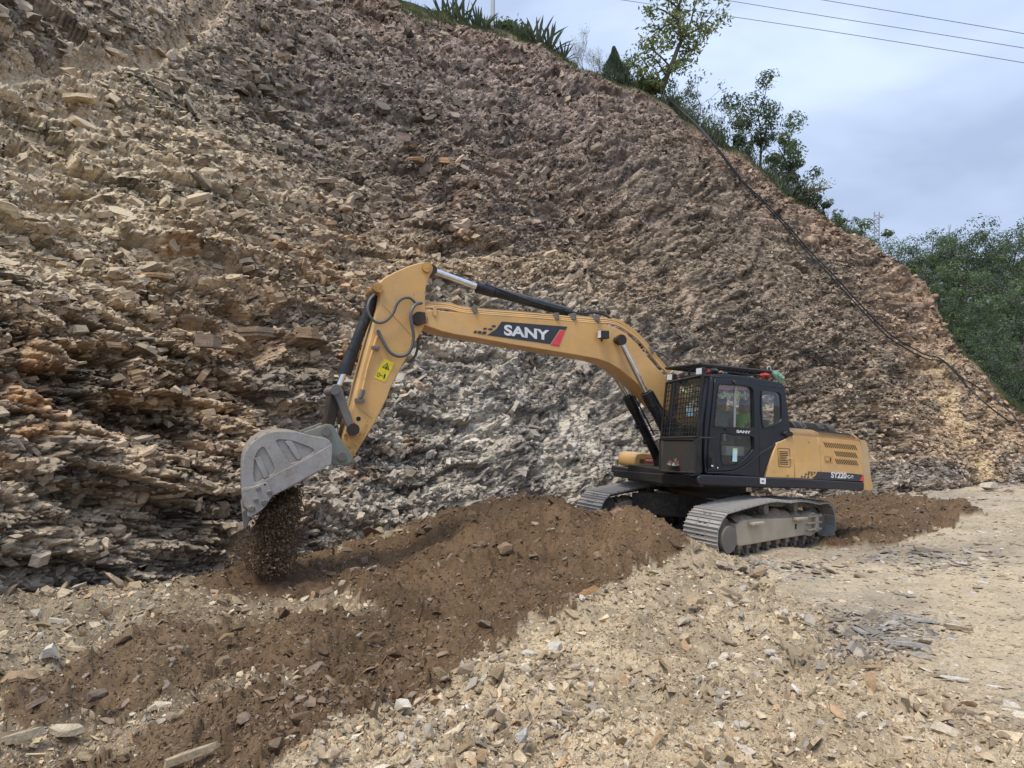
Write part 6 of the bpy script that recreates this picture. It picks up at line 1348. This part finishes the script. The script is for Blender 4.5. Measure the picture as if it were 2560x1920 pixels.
M['leaf_u'] = leaf_mat('shaded_undergrowth_leaves', (.02, .035, .02), (.05, .075, .04), .2)  # colour darkened so the gaps between crowns read as shade
M['agave'] = leaf_mat('agave_leaf', (.08, .105, .085), (.15, .18, .14), .15)
M['grass'] = leaf_mat('grass_blades', (.07, .085, .04), (.15, .165, .08), .3)
M['bark'] = flat('grey_brown_bark', (.085, .07, .06), .9); M['bark_p'] = flat('pale_bark', (.26, .22, .2), .9)

def tree_mesh(seed, H, lean=(0, 0), r0=.12, levels=4, leaf=.09, nleaf=26, spread=.55, first=.35, mbark='bark', mleaf='leaf', upward=.35, nb=(2, 4), leafrad=.35, crown_lo=.0, dropleaf=.2, shrink=.68):
    r = random.Random(seed); segs = []; tips = []
    def grow(p, d, L_, rad, lv):
        n_ = 4; pts = [p]; q = p.copy(); dd = d.copy()
        for i in range(n_):
            dd = (dd+Vector((r.gauss(0, .13), r.gauss(0, .13), r.gauss(0, .07)+upward*.12))).normalized(); q = q+dd*L_/n_; pts.append(q.copy())
            if lv >= levels-1: tips.append((q.copy(), lv))
        segs.append((pts, rad, rad*.6))
        if lv < levels:
            k = r.randint(*nb)+(1 if lv == 0 else 0)
            for i in range(k):
                t = r.uniform(first if lv == 0 else .3, 1); j = min(int(t*n_), n_-1); bp = pts[j].lerp(pts[j+1], t*n_-j)
                a = r.uniform(0, 6.28); side = Vector((math.cos(a), math.sin(a), r.uniform(-.1, .5))).normalized(); nd = (dd*(1-spread)+side*spread).normalized()
                grow(bp, nd, L_*r.uniform(shrink-.12, shrink+.1), rad*.52, lv+1)
        else: tips.append((pts[-1], lv))
    d0 = Vector((lean[0], lean[1], 1)).normalized(); grow(Vector((0, 0, -.2)), d0, H*.5, r0, 0)
    mb = MBm()
    for pts, a, b in segs: mb.tube(pts, (lambda t, a=a, b=b: a+(b-a)*t), 6 if a > .03 else 4)
    bm = mb.bm; me = D.meshes.new('trunk'); bm.to_mesh(me); bm.free(); me.materials.append(M[mbark]); me.polygons.foreach_set('use_smooth', [True]*len(me.polygons))
    vs, fs = [], []
    for tp, lv in tips:
        if tp.z < crown_lo*H or r.random() < dropleaf: continue
        for i in range(nleaf):
            c = tp+Vector((r.gauss(0, 1), r.gauss(0, 1), r.gauss(0, .8)))*leafrad*.5; s = leaf*r.uniform(.6, 1.4)
            a = Vector((r.gauss(0, 1), r.gauss(0, 1), r.gauss(0, .6))).normalized(); b = a.cross(Vector((r.gauss(0, 1), r.gauss(0, 1), r.gauss(0, 1)))).normalized()
            k = len(vs); vs += [c-a*s, c+b*s*.42, c+a*s, c-b*s*.42]; fs.append((k, k+1, k+2, k+3))
    cm_ = D.meshes.new('crown'); cm_.from_pydata([tuple(v) for v in vs], [], fs); cm_.materials.append(M[mleaf])
    return me, cm_
def put_tree(name, meshes, loc, sc=1., rz=0., label=None, cat='tree', group=None):
    t = empty(name, loc); t.scale = (sc, sc, sc); t.rotation_euler = (0, 0, rz); tag(t, label, cat, group)
    link(D.objects.new('trunk', meshes[0]), t)
    if len(meshes[1].polygons): link(D.objects.new('crown', meshes[1]), t)
    return t
def crest(px_, back=.4, dz=-.15):       # a spot on the ground just behind the rim, in the direction px_
    k = ke(px_, 400)[0]
    for _ in range(3):
        Yb_, m_, ec_ = cliff_params(np.array([k])); e = float(ec_[0]); k = px_k(px_, e)
    Yy = float((m_*Yb_-ZB)[0]/(m_[0]-e)); return Vector((k*Yy+k*back*.3, Yy+back, e*Yy+dz-.02*back))
def px_k(px_, e):                       # direction k of a picture column at elevation e
    s = e; c, sn = math.cos(PIT), math.sin(PIT); q = (s*c-sn)/(c+s*sn); return (px_-1280)/F/(c-sn*q)
def hpx(npx, p): return npx*p.y/F*1.02   # metres that show as npx pixels at p
def crown_tree(seed, H, W, mleaf, leaf=.1, nl=240, lobes=12, base=.22, r0=.12, mbark='bark', gap=.0):
    """trunk, a limb to every lobe, and leaf clusters on the lobes: an uneven rounded crown"""
    r = random.Random(seed); mb = MBm(); vs, fs = [], []; top = Vector((r.uniform(-.1, .1)*H, r.uniform(-.1, .1)*H, H*.8))
    tr_ = [Vector((0, 0, -.4)), Vector((r.uniform(-.03, .03)*H, 0, H*.25)), Vector((r.uniform(-.06, .06)*H, r.uniform(-.05, .05)*H, H*.5)), top]; mb.tube(spline(tr_, 3), (lambda t: r0*(1-.75*t)), 6)
    for i in range(lobes):
        t = (i+.5)/lobes; a = i*2.4+r.uniform(-.5, .5); z = base+(1-base)*t; rad = W*.5*math.sin(math.pi*min(1, .18+.82*(1-t)**.75))*r.uniform(.35, .95); c = Vector((math.cos(a)*rad, math.sin(a)*rad, z*H*r.uniform(.9, 1.02)))
        R = W*r.uniform(.13, .24); s0 = tr_[1].lerp(top, max(0, t-.25)); mb.tube([s0, s0.lerp(c, .5)+Vector((0, 0, -.04*H)), c], r0*.22, 4)
        for k_ in range(5):
            d = Vector((r.gauss(0, 1), r.gauss(0, 1), r.gauss(0, 1))).normalized(); mb.tube([c, c+d*R*.9], r0*.1, 3)
        for k_ in range(int(nl*r.uniform(.6, 1.2))):
            d = Vector((r.gauss(0, 1), r.gauss(0, 1), r.gauss(.15, 1))).normalized(); q = c+Vector((d.x, d.y, d.z*.75))*R*r.uniform(.55, 1.12)
            if vnoise(np.array([[q.x*2.2/W*3, q.y*2.2/W*3, q.z*2.2/W*3+seed]]), 7)[0] < -.25+gap*.6: continue
            s_ = leaf*r.uniform(.6, 1.4); a_ = (d.cross(Vector((r.gauss(0, 1), r.gauss(0, 1), r.gauss(0, 1))))).normalized(); b = (a_.cross(d)+Vector((r.gauss(0, .5), r.gauss(0, .5), r.gauss(0, .5)))).normalized(); k = len(vs)
            vs += [q-a_*s_, q+b*s_*.5, q+a_*s_, q-b*s_*.5]; fs.append((k, k+1, k+2, k+3))
    me = mb.bm; m_ = D.meshes.new('trunk'); me.to_mesh(m_); me.free(); m_.materials.append(M[mbark]); m_.polygons.foreach_set('use_smooth', [True]*len(m_.polygons))
    cm_ = D.meshes.new('crown'); cm_.from_pydata([tuple(v) for v in vs], [], fs); cm_.materials.append(M[mleaf]); return m_, cm_
# 1 tall open tree on the rim
p = crest(1652, .2); rt = random.Random(12); Yt = p.y
limbs = [([(1652,232),(1662,205),(1672,178),(1684,150),(1694,122),(1703,100),(1698,70),(1690,40),(1700,5),(1715,-40)], .17, .05), ([(1703,100),(1722,84),(1745,72),(1765,55),(1785,30)], .08, .025), ([(1700,90),(1725,60),(1735,20),(1750,-20)], .07, .025), ([(1690,45),(1665,30),(1645,22),(1625,30)], .06, .02), ([(1696,60),(1670,62),(1650,75),(1632,88)], .05, .02),
         ([(1676,168),(1650,140),(1625,122),(1598,112)], .06, .02), ([(1665,190),(1640,150),(1615,145),(1590,160)], .05, .02), ([(1690,130),(1705,128),(1718,142)], .035, .015), ([(1695,20),(1665,-5),(1650,-30)], .05, .02), ([(1668,190),(1690,170),(1705,165)], .03, .015), ([(1655,215),(1630,195),(1610,185)], .03, .015), ([(1745,72),(1775,80),(1792,70)], .03, .015)]
mb = MBm(); vs, fs = [], []
for L_, ra, rb_ in limbs:
    j = rt.uniform(-.8, .8); pts = spline([at(x, y, Yt+(j*i/len(L_) if ra < .15 else 0))-p for i, (x, y) in enumerate(L_)], 3); mb.tube(pts, (lambda t, a=ra, b=rb_: a+(b-a)*t), 7)
    for q in pts[(len(pts)//2 if ra > .1 else len(pts)//3):]:
        if rt.random() < .22: continue
        for k_ in range(1 if ra < .15 else 2):
            cc_ = q+Vector((rt.gauss(0, .3), rt.gauss(0, .4), rt.gauss(0, .25)))
            mb.tube([q, cc_], .012, 4)
            for i in range(rt.randint(28, 48)):
                c = cc_+Vector((rt.gauss(0, .22), rt.gauss(0, .25), rt.gauss(0, .17))); s_l = .13*rt.uniform(.6, 1.35)
                a = Vector((rt.gauss(0, 1), rt.gauss(0, 1), rt.gauss(-.4, .7))).normalized(); b = a.cross(Vector((rt.gauss(0, 1), rt.gauss(0, 1), rt.gauss(0, 1)))).normalized(); k = len(vs); vs += [c-a*s_l, c+b*s_l*.4, c+a*s_l, c-b*s_l*.4]; fs.append((k, k+1, k+2, k+3))
tk = mb.done('t', M['bark'], None, True); tkm = tk.data; D.objects.remove(tk); cmx = D.meshes.new('crown'); cmx.from_pydata([tuple(v) for v in vs], [], fs); cmx.materials.append(M['leaf_y'])
put_tree('tall_tree', (tkm, cmx), p, 1., 0, 'tall open tree leaning right with leafy clumps, highest on the rim')
p = crest(1640, .6); sm_ = tree_mesh(5, hpx(100, p), lean=(-.35, 0), r0=.08, levels=3, leaf=.14, nleaf=11, spread=.7, leafrad=.35, mleaf='leaf_y')
put_tree('small_tree', sm_, p, 1., 0, 'small leafy tree leaning left at the foot of the tall open tree')
# bushes and trees down the rim, each one its own growth
specs = [
 (1700, 130, 'leaf_b', .6, 31, 'bush', 'grey-green twiggy bush, first below the tall open tree'),
 (1752, 150, 'leaf_b', .5, 32, 'bush', 'wispy bush, second below the tall open tree'),
 (1812, 120, 'leaf_m', .5, 33, 'bush', 'low light green bush above the dense rounded tree'),
 (1905, 235, 'leaf_d', .0, 34, 'tree', 'dense dark rounded tree standing on the rim halfway down'),
 (1872, 120, 'leaf_d', .1, 35, 'bush', 'dark bush on the uphill side of the dense rounded tree'),
 (1972, 180, 'leaf_m', .2, 36, 'tree', 'green leafy small tree just below the dense rounded tree'),
 (2000, 120, 'leaf_d', .2, 37, 'bush', 'dark bush hugging the rim below the dense rounded tree'),
 (2035, 150, 'leaf_p', .55, 38, 'bush', 'pale bare-twigged bush leaning out over the rim'),
 (2055, 85, 'leaf_d', .2, 39, 'bush', 'small dark bush on the rim above the far wood'),
 (2120, 130, 'leaf_p', .6, 40, 'bush', 'sparse pale bush where the rim turns towards the far wood'),
 (2175, 110, 'leaf_m', .2, 41, 'bush', 'green bush beneath the distant mast'),
 (1590, 110, 'leaf_m', .35, 42, 'bush', 'reedy green bush left of the tall open tree'),
 (1620, 80, 'leaf_m', .3, 43, 'bush', 'low reedy bush at the trunk of the tall open tree')]
for (x, h, lf, drop, sd_, cat, lab_) in specs:
    p = crest(x, .5); H = hpx(h, p)*(.66 if cat == 'bush' else .95); tm_ = tree_mesh(sd_, H, lean=(random.uniform(-.1, .3), 0), r0=.05 if cat == 'bush' else .1, levels=3 if cat == 'bush' else 4, leaf=.085, nleaf=7 if lf in ('leaf_p', 'leaf_b') else (16 if cat == 'tree' else 22), spread=.55, first=.12, upward=.7, leafrad=.2*H if drop > .3 else .16*H, mleaf=lf, dropleaf=drop*.6, nb=(3, 4) if cat == 'bush' else (2, 3), mbark='bark' if lf != 'leaf_p' else 'bark_p')
    if lf in ('leaf_d', 'leaf_m', 'leaf_b'):
        H = hpx(h, p); tm_ = crown_tree(sd_, H*(1.0 if cat == 'tree' else .9), H*(.8 if cat == 'tree' else .95), lf, leaf=.085, nl=(420 if cat == 'tree' else 260) if drop < .3 else 100, lobes=11 if cat == 'tree' else 8, base=.3 if cat == 'tree' else .15, r0=.09 if cat == 'tree' else .045, gap=drop)
    put_tree('bush' if cat == 'bush' else 'tree', tm_, p, 1., 0, lab_, cat)
for (x, h, lf) in ((1560, 60, 'leaf_b'), (1725, 95, 'leaf_b'), (1690, 70, 'leaf_m'), (1785, 85, 'leaf_b'), (1835, 70, 'leaf_m'), (1860, 60, 'leaf_b'), (1948, 80, 'leaf_b'), (2015, 80, 'leaf_b'), (2080, 80, 'leaf_b'), (2095, 60, 'leaf_m'), (2150, 90, 'leaf_b')):
    p = crest(x, .35); H = hpx(h, p); put_tree('shrub', crown_tree(x, H, H*1.1, lf, leaf=.06, nl=150, lobes=8, base=.1, r0=.03, gap=.1), p, 1., 0, 'low hazy green shrub in the broken line along the rim', 'shrub', 'shrubs along the rim')
# dark conical bush
p = crest(1537, .2); H = hpx(110, p); vs, fs = [], []; r = random.Random(3)
for i in range(5200):
    t = r.random()**.8; a = r.uniform(0, 6.28); rad = ((1-t)*.34*H*(1+.3*math.sin(a*3+t*9))+.02*H)*r.uniform(.55, 1.15); c = Vector((math.cos(a)*rad, math.sin(a)*rad, t*H*.98-.2)); s = .085; d = Vector((math.cos(a)*.35, math.sin(a)*.35, 1)).normalized(); b = d.cross(Vector((r.gauss(0, 1), r.gauss(0, 1), 0))).normalized(); k = len(vs); vs += [c-d*s, c+b*s*.3, c+d*s, c-b*s*.3]; fs.append((k, k+1, k+2, k+3))
cb = D.meshes.new('crown'); cb.from_pydata([tuple(v) for v in vs], [], fs); cb.materials.append(M['leaf_d']); tk = MBm().cyl((0, 0, -.3), (0, 0, H*.8), .05, 8, .015).done('t', M['bark']); tkm = tk.data; D.objects.remove(tk)
put_tree('conical_bush', (tkm, cb), p, 1., 0, 'dark pointed conical bush on the rim left of the reedy bush', 'bush')
# dark broad tree at the top edge
p = crest(1290, 2.2); put_tree('tree', tree_mesh(61, hpx(120, p), lean=(0, 0), r0=.14, levels=4, leaf=.12, nleaf=14, first=.1, leafrad=.5, mleaf='leaf_d', dropleaf=.1), p, 1., 0, 'dark broad tree cut off by the top edge beside the pale pole')
p = crest(1225, 5); put_tree('tree', tree_mesh(62, hpx(90, p), lean=(0, 0), r0=.12, levels=4, leaf=.12, nleaf=12, first=.1, leafrad=.5, mleaf='leaf', dropleaf=.1), p, 1., 0, 'green tree behind the pale pole at the top edge')
# bare pale saplings
for i, (x, h) in enumerate([(1395, 80), (1440, 60), (1470, 140), (1490, 110), (1515, 130), (1552, 110), (1575, 90)]):
    p = crest(x, 1.2); H = hpx(h, p); sp_ = tree_mesh(80+i, H, r0=.028, levels=3, leaf=.03, nleaf=3, spread=.35, first=.1, mbark='bark_p', mleaf='leaf_p', nb=(3, 4), leafrad=.2, upward=.9)
    put_tree('sapling', sp_, p, 1., i, ['thin bare sapling beside the agaves at the left of the pale row', 'short bare sapling, second in the pale row', 'tallest bare sapling of the pale row on the rim', 'bare sapling in the middle of the pale row', 'bare forked sapling left of the conical bush', 'bare sapling behind the conical bush', 'bare sapling right of the conical bush'][i], 'sapling', 'bare pale saplings on the rim')
# agaves
def agave_mesh(seed, H):
    r = random.Random(seed); bm = bmesh.new()
    for i in range(26):
        a = i*2.4+r.uniform(-.2, .2); tl = r.uniform(.12, .75); L_ = H*r.uniform(.8, 1.15); n_ = 6; pr = None; dh = Vector((math.cos(a), math.sin(a), 0)); sdv = Vector((-math.sin(a), math.cos(a), 0))
        for k in range(n_+1):
            t = k/n_; c = dh*(L_*math.sin(tl)*t*(1+.3*t))+Vector((0, 0, L_*math.cos(tl)*t*(1-.12*t*t*tl*2))); wv_ = H*.055*(1-t)**.6*(.6+t)+.004
            cur = (bm.verts.new(c-sdv*wv_), bm.verts.new(c+Vector((0, 0, -wv_*.5))-dh*wv_*.3), bm.verts.new(c+sdv*wv_))
            if pr:
                bm.faces.new((pr[0], pr[1], cur[1], cur[0])); bm.faces.new((pr[1], pr[2], cur[2], cur[1]))
            pr = cur
    me = D.meshes.new('agave'); bm.to_mesh(me); bm.free(); me.materials.append(M['agave']); return me
ags = [agave_mesh(i, 1.0) for i in range(4)]
alab = ['agave at the top edge, furthest left of the clump', 'agave second from the left at the top edge', 'agave third from the left at the top edge', 'agave close left of the pale pole', 'agave close right of the pale pole', 'big agave right of the dark broad tree, on the rim', 'tall agave in the middle of the three on the rim', 'agave at the right of the three on the rim', 'small agave alone on the rim before the saplings', 'agave behind the first two at the top edge', 'lower agave below the pole', 'agave tucked beneath the dark broad tree']
for i, (x, h, b_) in enumerate([(1105, 75, .5), (1130, 90, .6), (1160, 90, .4), (1195, 80, .5), (1240, 60, .5), (1322, 80, .3), (1345, 95, .2), (1372, 85, .2), (1408, 55, .2), (1145, 100, 2), (1212, 50, .1), (1288, 60, .2)]):
    p = crest(x, b_); H = hpx(h, p)*.85; o = link(D.objects.new('agave', ags[i % 4])); o.location = p; o.scale = (H, H, H); o.rotation_euler = (0, .1*(i % 3), i*1.7); tag(o, alab[i], 'agave', 'agaves along the rim')
# pale pole
p = crest(1231, 1.0); pl_ = empty('utility_pole', p); tag(pl_, 'pale grey utility pole rising behind the agaves at the top edge', 'utility pole')
MBm().cyl((0, 0, -.5), (0, 0, 5), .13, 14, .11).done('pole', flat('pale_concrete', (.5, .52, .54), .7), pl_, True); MBm().box((0, 0, 3.9), (1.3, .1, .1)).done('crossarm', M['bark'], pl_)
# grass along the rim and on the ground behind
def blades(name, pts, H, m, label=None, per=1):
    vs, fs = [], []; r = random.Random(9)
    for q in pts:
        a = r.uniform(0, 6.28); h = H*r.uniform(.4, 1.3); w_ = .014+h*.03; d = Vector((math.cos(a), math.sin(a), 0)); ln = Vector((r.gauss(0, .35), r.gauss(0, .35)-.2, 1))*h; b = Vector(q); k = len(vs)
        vs += [b-d*w_, b+d*w_, b+ln]; fs.append((k, k+1, k+2))
    me = D.meshes.new(name); me.from_pydata([tuple(v) for v in vs], [], fs); me.materials.append(m); return tag(link(D.objects.new(name, me)), label, 'grass', None, 'stuff')
wf = ((tval > .982) & (tval < 1.35)).astype(float)*(np.exp(-((cpx-1150)/260)**2)*1.2+.35*np.exp(-((cpx-2120)/160)**2)*3+.35)*((cpx > 850) & (cpx < 2750))*(.3+.7*(vnoise(V2*1.5, 44) > -.1))
Pg, _, _, _ = sample_grid(V2, CN, CU, CV, rc, 20000, wf); blades('grass', Pg, .2, M['grass'], 'green grass fringe along the rim of the rock face')
wf = ((tval > .99) & (tval < 1.25)).astype(float)*((cpx > 1560) & (cpx < 2200))*(vnoise(V2*.9, 45) > 0)
Pg, _, _, _ = sample_grid(V2, CN, CU, CV, rc, 2600, wf); blades('tall_grass', Pg, .75, M['leaf_b'], 'tall reedy grass between the bushes on the rim')
# ---- far wooded hill
hk = np.linspace(ke(1900, 700)[0], ke(4200, 700)[0], 140); hv = np.linspace(0, 1, 70)
rid = np.interp(hk, [ke(x, y)[0] for x, y in [(1900, 660), (2100, 650), (2250, 730), (2400, 745), (2560, 755), (2900, 740), (4200, 700)]], [ke(x, y)[1] for x, y in [(1900, 660), (2100, 650), (2250, 730), (2400, 745), (2560, 755), (2900, 740), (4200, 700)]])
Yh = 44+hv[:, None]**1.1*52+0*hk[None]; Eh = -.05+(rid[None, :]+.05)*hv[:, None]**.8; Kh = np.broadcast_to(hk, Yh.shape)
ext = 14; Yb2 = 96+np.arange(1, ext+1)[:, None]*5+0*hk[None]; Zb2 = (rid*96)[None, :]-np.arange(1, ext+1)[:, None]*1.5
HV = np.stack([np.vstack([Kh*Yh, hk[None]*Yb2]), np.vstack([Yh, Yb2]), np.vstack([Eh*Yh, Zb2])], -1).reshape(-1, 3); HV[:, 2] += fbm(HV, .08, 4, 12)*1.2
hm = grid_mesh('wooded_hill', HV, 140, 70+ext, np.array([.035, .06, .022])*(1+.5*fbm(HV, .3, 3, 2)[:, None])); hm.materials.append(M['ground']); tag(link(D.objects.new('wooded_hill', hm)), kind='structure')
HG = HV.reshape(70+ext, 140, 3)
def hill_at(px_, py_):
    best = None; qx, qy = projpx(HV[:70*140]); i = int(np.argmin((qx-px_)**2+(qy-py_)**2)); return Vector(HV[i])
ftm = [crown_tree(200, 7, 5.5, 'leaf_d', leaf=.10, nl=330, lobes=14), crown_tree(201, 6.5, 5.2, 'leaf_m', leaf=.10, nl=330, lobes=13), crown_tree(202, 6, 5, 'leaf', leaf=.10, nl=300, lobes=12),
       crown_tree(203, 7.5, 4.5, 'leaf_p', leaf=.07, nl=60, lobes=13, base=.4, mbark='bark_p', gap=.5)]
flab = ['dense dark green tree of the far wood', 'fresh mid-green tree of the far wood', 'olive-green tree of the far wood', 'thin bare-topped tree rising over the far wood']
rr = random.Random(17); fi = 0
for (x, y, k, s) in [(2205,655,2,.8),(2250,668,2,1.0),(2290,685,1,.9),(2330,675,0,1.0),(2365,690,3,1.25),(2375,690,0,1.1),(2420,690,0,1.25),(2450,690,1,1.0),(2490,700,0,1.2),(2530,695,3,1.1),(2550,700,0,1.3),(2600,700,0,1.2),(2660,700,1,1.2),
      (2260,720,0,.8),(2310,735,1,1.0),(2355,745,1,.95),(2400,750,0,1.2),(2450,765,0,1.1),(2500,760,1,1.1),(2550,760,0,1.2),(2610,760,2,1.2),(2340,790,0,.9),(2380,800,1,1.0),(2430,820,2,1.05),(2480,830,1,1.0),(2530,830,0,1.1),(2590,830,0,1.2),
      (2405,865,0,.9),(2440,880,2,.9),(2480,900,0,1.0),(2530,900,1,1.05),(2590,900,0,1.1),(2460,945,0,.9),(2500,960,2,1.0),(2550,965,0,1.0),(2610,970,1,1.0),(2520,1010,0,.9),(2560,1030,2,.9),(2620,1030,0,1.0),(2290,760,2,.7),(2360,840,2,.75),(2420,925,1,.7),(2240,700,1,.7)]:
    p = hill_at(x, y+(60 if y < 705 else 25)); sc = s*rr.uniform(.85, 1.15)*p.y/62*(.92 if y < 705 else 1.12)
    fi += 1; lb = flab[k]
    if fi <= 13: lb = {0: 'dark green tree', 1: 'fresh green tree', 2: 'olive-green tree', 3: 'thin bare-topped tree'}[k]+', '+['first', 'second', 'third', 'fourth', 'fifth', 'sixth', 'seventh', 'eighth', 'ninth', 'tenth', 'eleventh', 'twelfth', 'thirteenth'][fi-1]+' from the left along the skyline of the far wood'
    put_tree('forest_tree', ftm[k], p+Vector((0, 0, -.6)), sc, rr.uniform(0, 6.28), lb, 'tree', ['dark trees of the far wood', 'mid-green trees of the far wood', 'olive trees of the far wood', 'bare-topped trees over the far wood'][k])
# undergrowth of the wood: leaf clumps nobody could count
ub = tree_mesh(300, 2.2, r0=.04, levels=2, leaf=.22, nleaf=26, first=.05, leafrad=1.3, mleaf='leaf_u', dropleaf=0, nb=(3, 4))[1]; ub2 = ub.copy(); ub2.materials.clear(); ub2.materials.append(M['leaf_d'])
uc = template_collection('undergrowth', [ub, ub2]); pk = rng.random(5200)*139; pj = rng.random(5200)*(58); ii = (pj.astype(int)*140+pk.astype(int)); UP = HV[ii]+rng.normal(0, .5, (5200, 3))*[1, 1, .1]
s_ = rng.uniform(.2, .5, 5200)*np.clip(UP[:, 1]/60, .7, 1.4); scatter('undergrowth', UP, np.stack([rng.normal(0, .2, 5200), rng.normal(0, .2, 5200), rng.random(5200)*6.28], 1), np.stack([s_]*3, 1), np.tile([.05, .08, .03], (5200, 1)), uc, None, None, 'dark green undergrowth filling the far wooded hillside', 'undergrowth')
# distant mast
p = hill_at(2190, 640); mst = empty('telecom_mast', at(2191, 600, 100)); tag(mst, 'small lattice telecom mast with round dishes above the far trees', 'mast')
def M_(px_, py_): return at(px_, py_, 100)-Vector(at(2191, 600, 100))
mb = MBm()
for x in (2186, 2198): mb.tube([M_(x, 640), M_(x, 530)], .1, 5)
for y in range(538, 600, 10): mb.tube([M_(2186, y), M_(2198, y)], .06, 4).tube([M_(2186, y), M_(2198, y+10)], .05, 4)
mb.done('lattice', flat('grey_mast_steel', (.33, .35, .38), .6), mst)
for x, y in ((2205, 541), (2183, 548)): c = M_(x, y); MBm().cyl(c+Vector((0, -.2, 0)), c+Vector((0, .1, 0)), .3, 14).done('dish', flat('white_dish', (.6, .62, .65), .5), mst)
# ------------------------------------------------------------------ WIRES AND PIPES
for i, (pts, lab_) in enumerate([([(1400,-22),(1578,3),(1800,37),(2060,76),(2300,114),(2560,157),(2800,198)], 'lowest of the three overhead wires, crossing behind the tall tree'), ([(1500,-52),(1813,0),(2060,40),(2300,78),(2560,120),(2800,160)], 'middle one of the three overhead wires'), ([(1800,-42),(2058,0),(2300,40),(2560,84),(2800,127)], 'uppermost of the three overhead wires, nearest the top right corner')]):
    o = MBm().tube(spline([at(x, y, 40-.006*(x-1400)) for x, y in pts], 6), .019, 5).done('overhead_wire', flat('grey_wire', (.22, .23, .27), .5), None); tag(o, lab_, 'wire')
q2x, q2y = projpx(V2[:CU*(CV-NB)]); q2d = V2[:CU*(CV-NB), 1]
def on_face(pts, lift):
    r = []
    for x, y in pts:
        dd_ = np.hypot(q2x-x, q2y-y); near_ = dd_ < 12
        r.append((x, y, float(np.percentile(q2d[near_], 12)) if near_.any() else cliff_at(x, y).y))
    ys = np.array([a[2] for a in r]); ys = np.array([ys[max(0, i-1):i+2].min() for i in range(len(ys))])
    return [at(x, y, d-lift) for (x, y, _), d in zip(r, ys)]
pa = [(1655,226),(1672,248),(1720,292),(1770,345),(1850,448),(1905,505),(1960,562),(2020,632),(2060,672),(2100,716),(2170,792),(2220,842),(2260,868),(2290,885),(2320,898),(2355,903),(2385,928),(2420,968),(2470,1014),(2515,1048),(2540,1056)]
pb = [(1660,232),(1680,252),(1728,297),(1778,350),(1856,450),(1912,505),(1966,560),(2027,630),(2066,668),(2106,712),(2176,788),(2226,836),(2268,862),(2300,880),(2318,888),(2345,894),(2372,912),(2400,940),(2440,965),(2490,1000),(2530,1035),(2560,1075),(2600,1120)]
o = MBm().tube(spline(on_face(pa, .12), 5), .034, 8).done('water_pipe', M['hoseblack'], None, True); tag(o, 'black pipe running down the face from the tall tree, lower one, ending in a hook', 'pipe')
o = MBm().tube(spline(on_face(pb, .12), 5), .034, 8).done('water_pipe', M['hoseblack'], None, True); tag(o, 'black pipe beside it, upper one, running off at the right edge', 'pipe')
o = MBm().tube(spline([cliff_at(2178, 660, .6), cliff_at(2200, 664, .7), cliff_at(2214, 670, .5)], 4), .03, 6).done('fallen_branch', M['bark_p'], None); tag(o, 'pale fallen branch lying under the grass at the rim', 'branch')
print('all done')
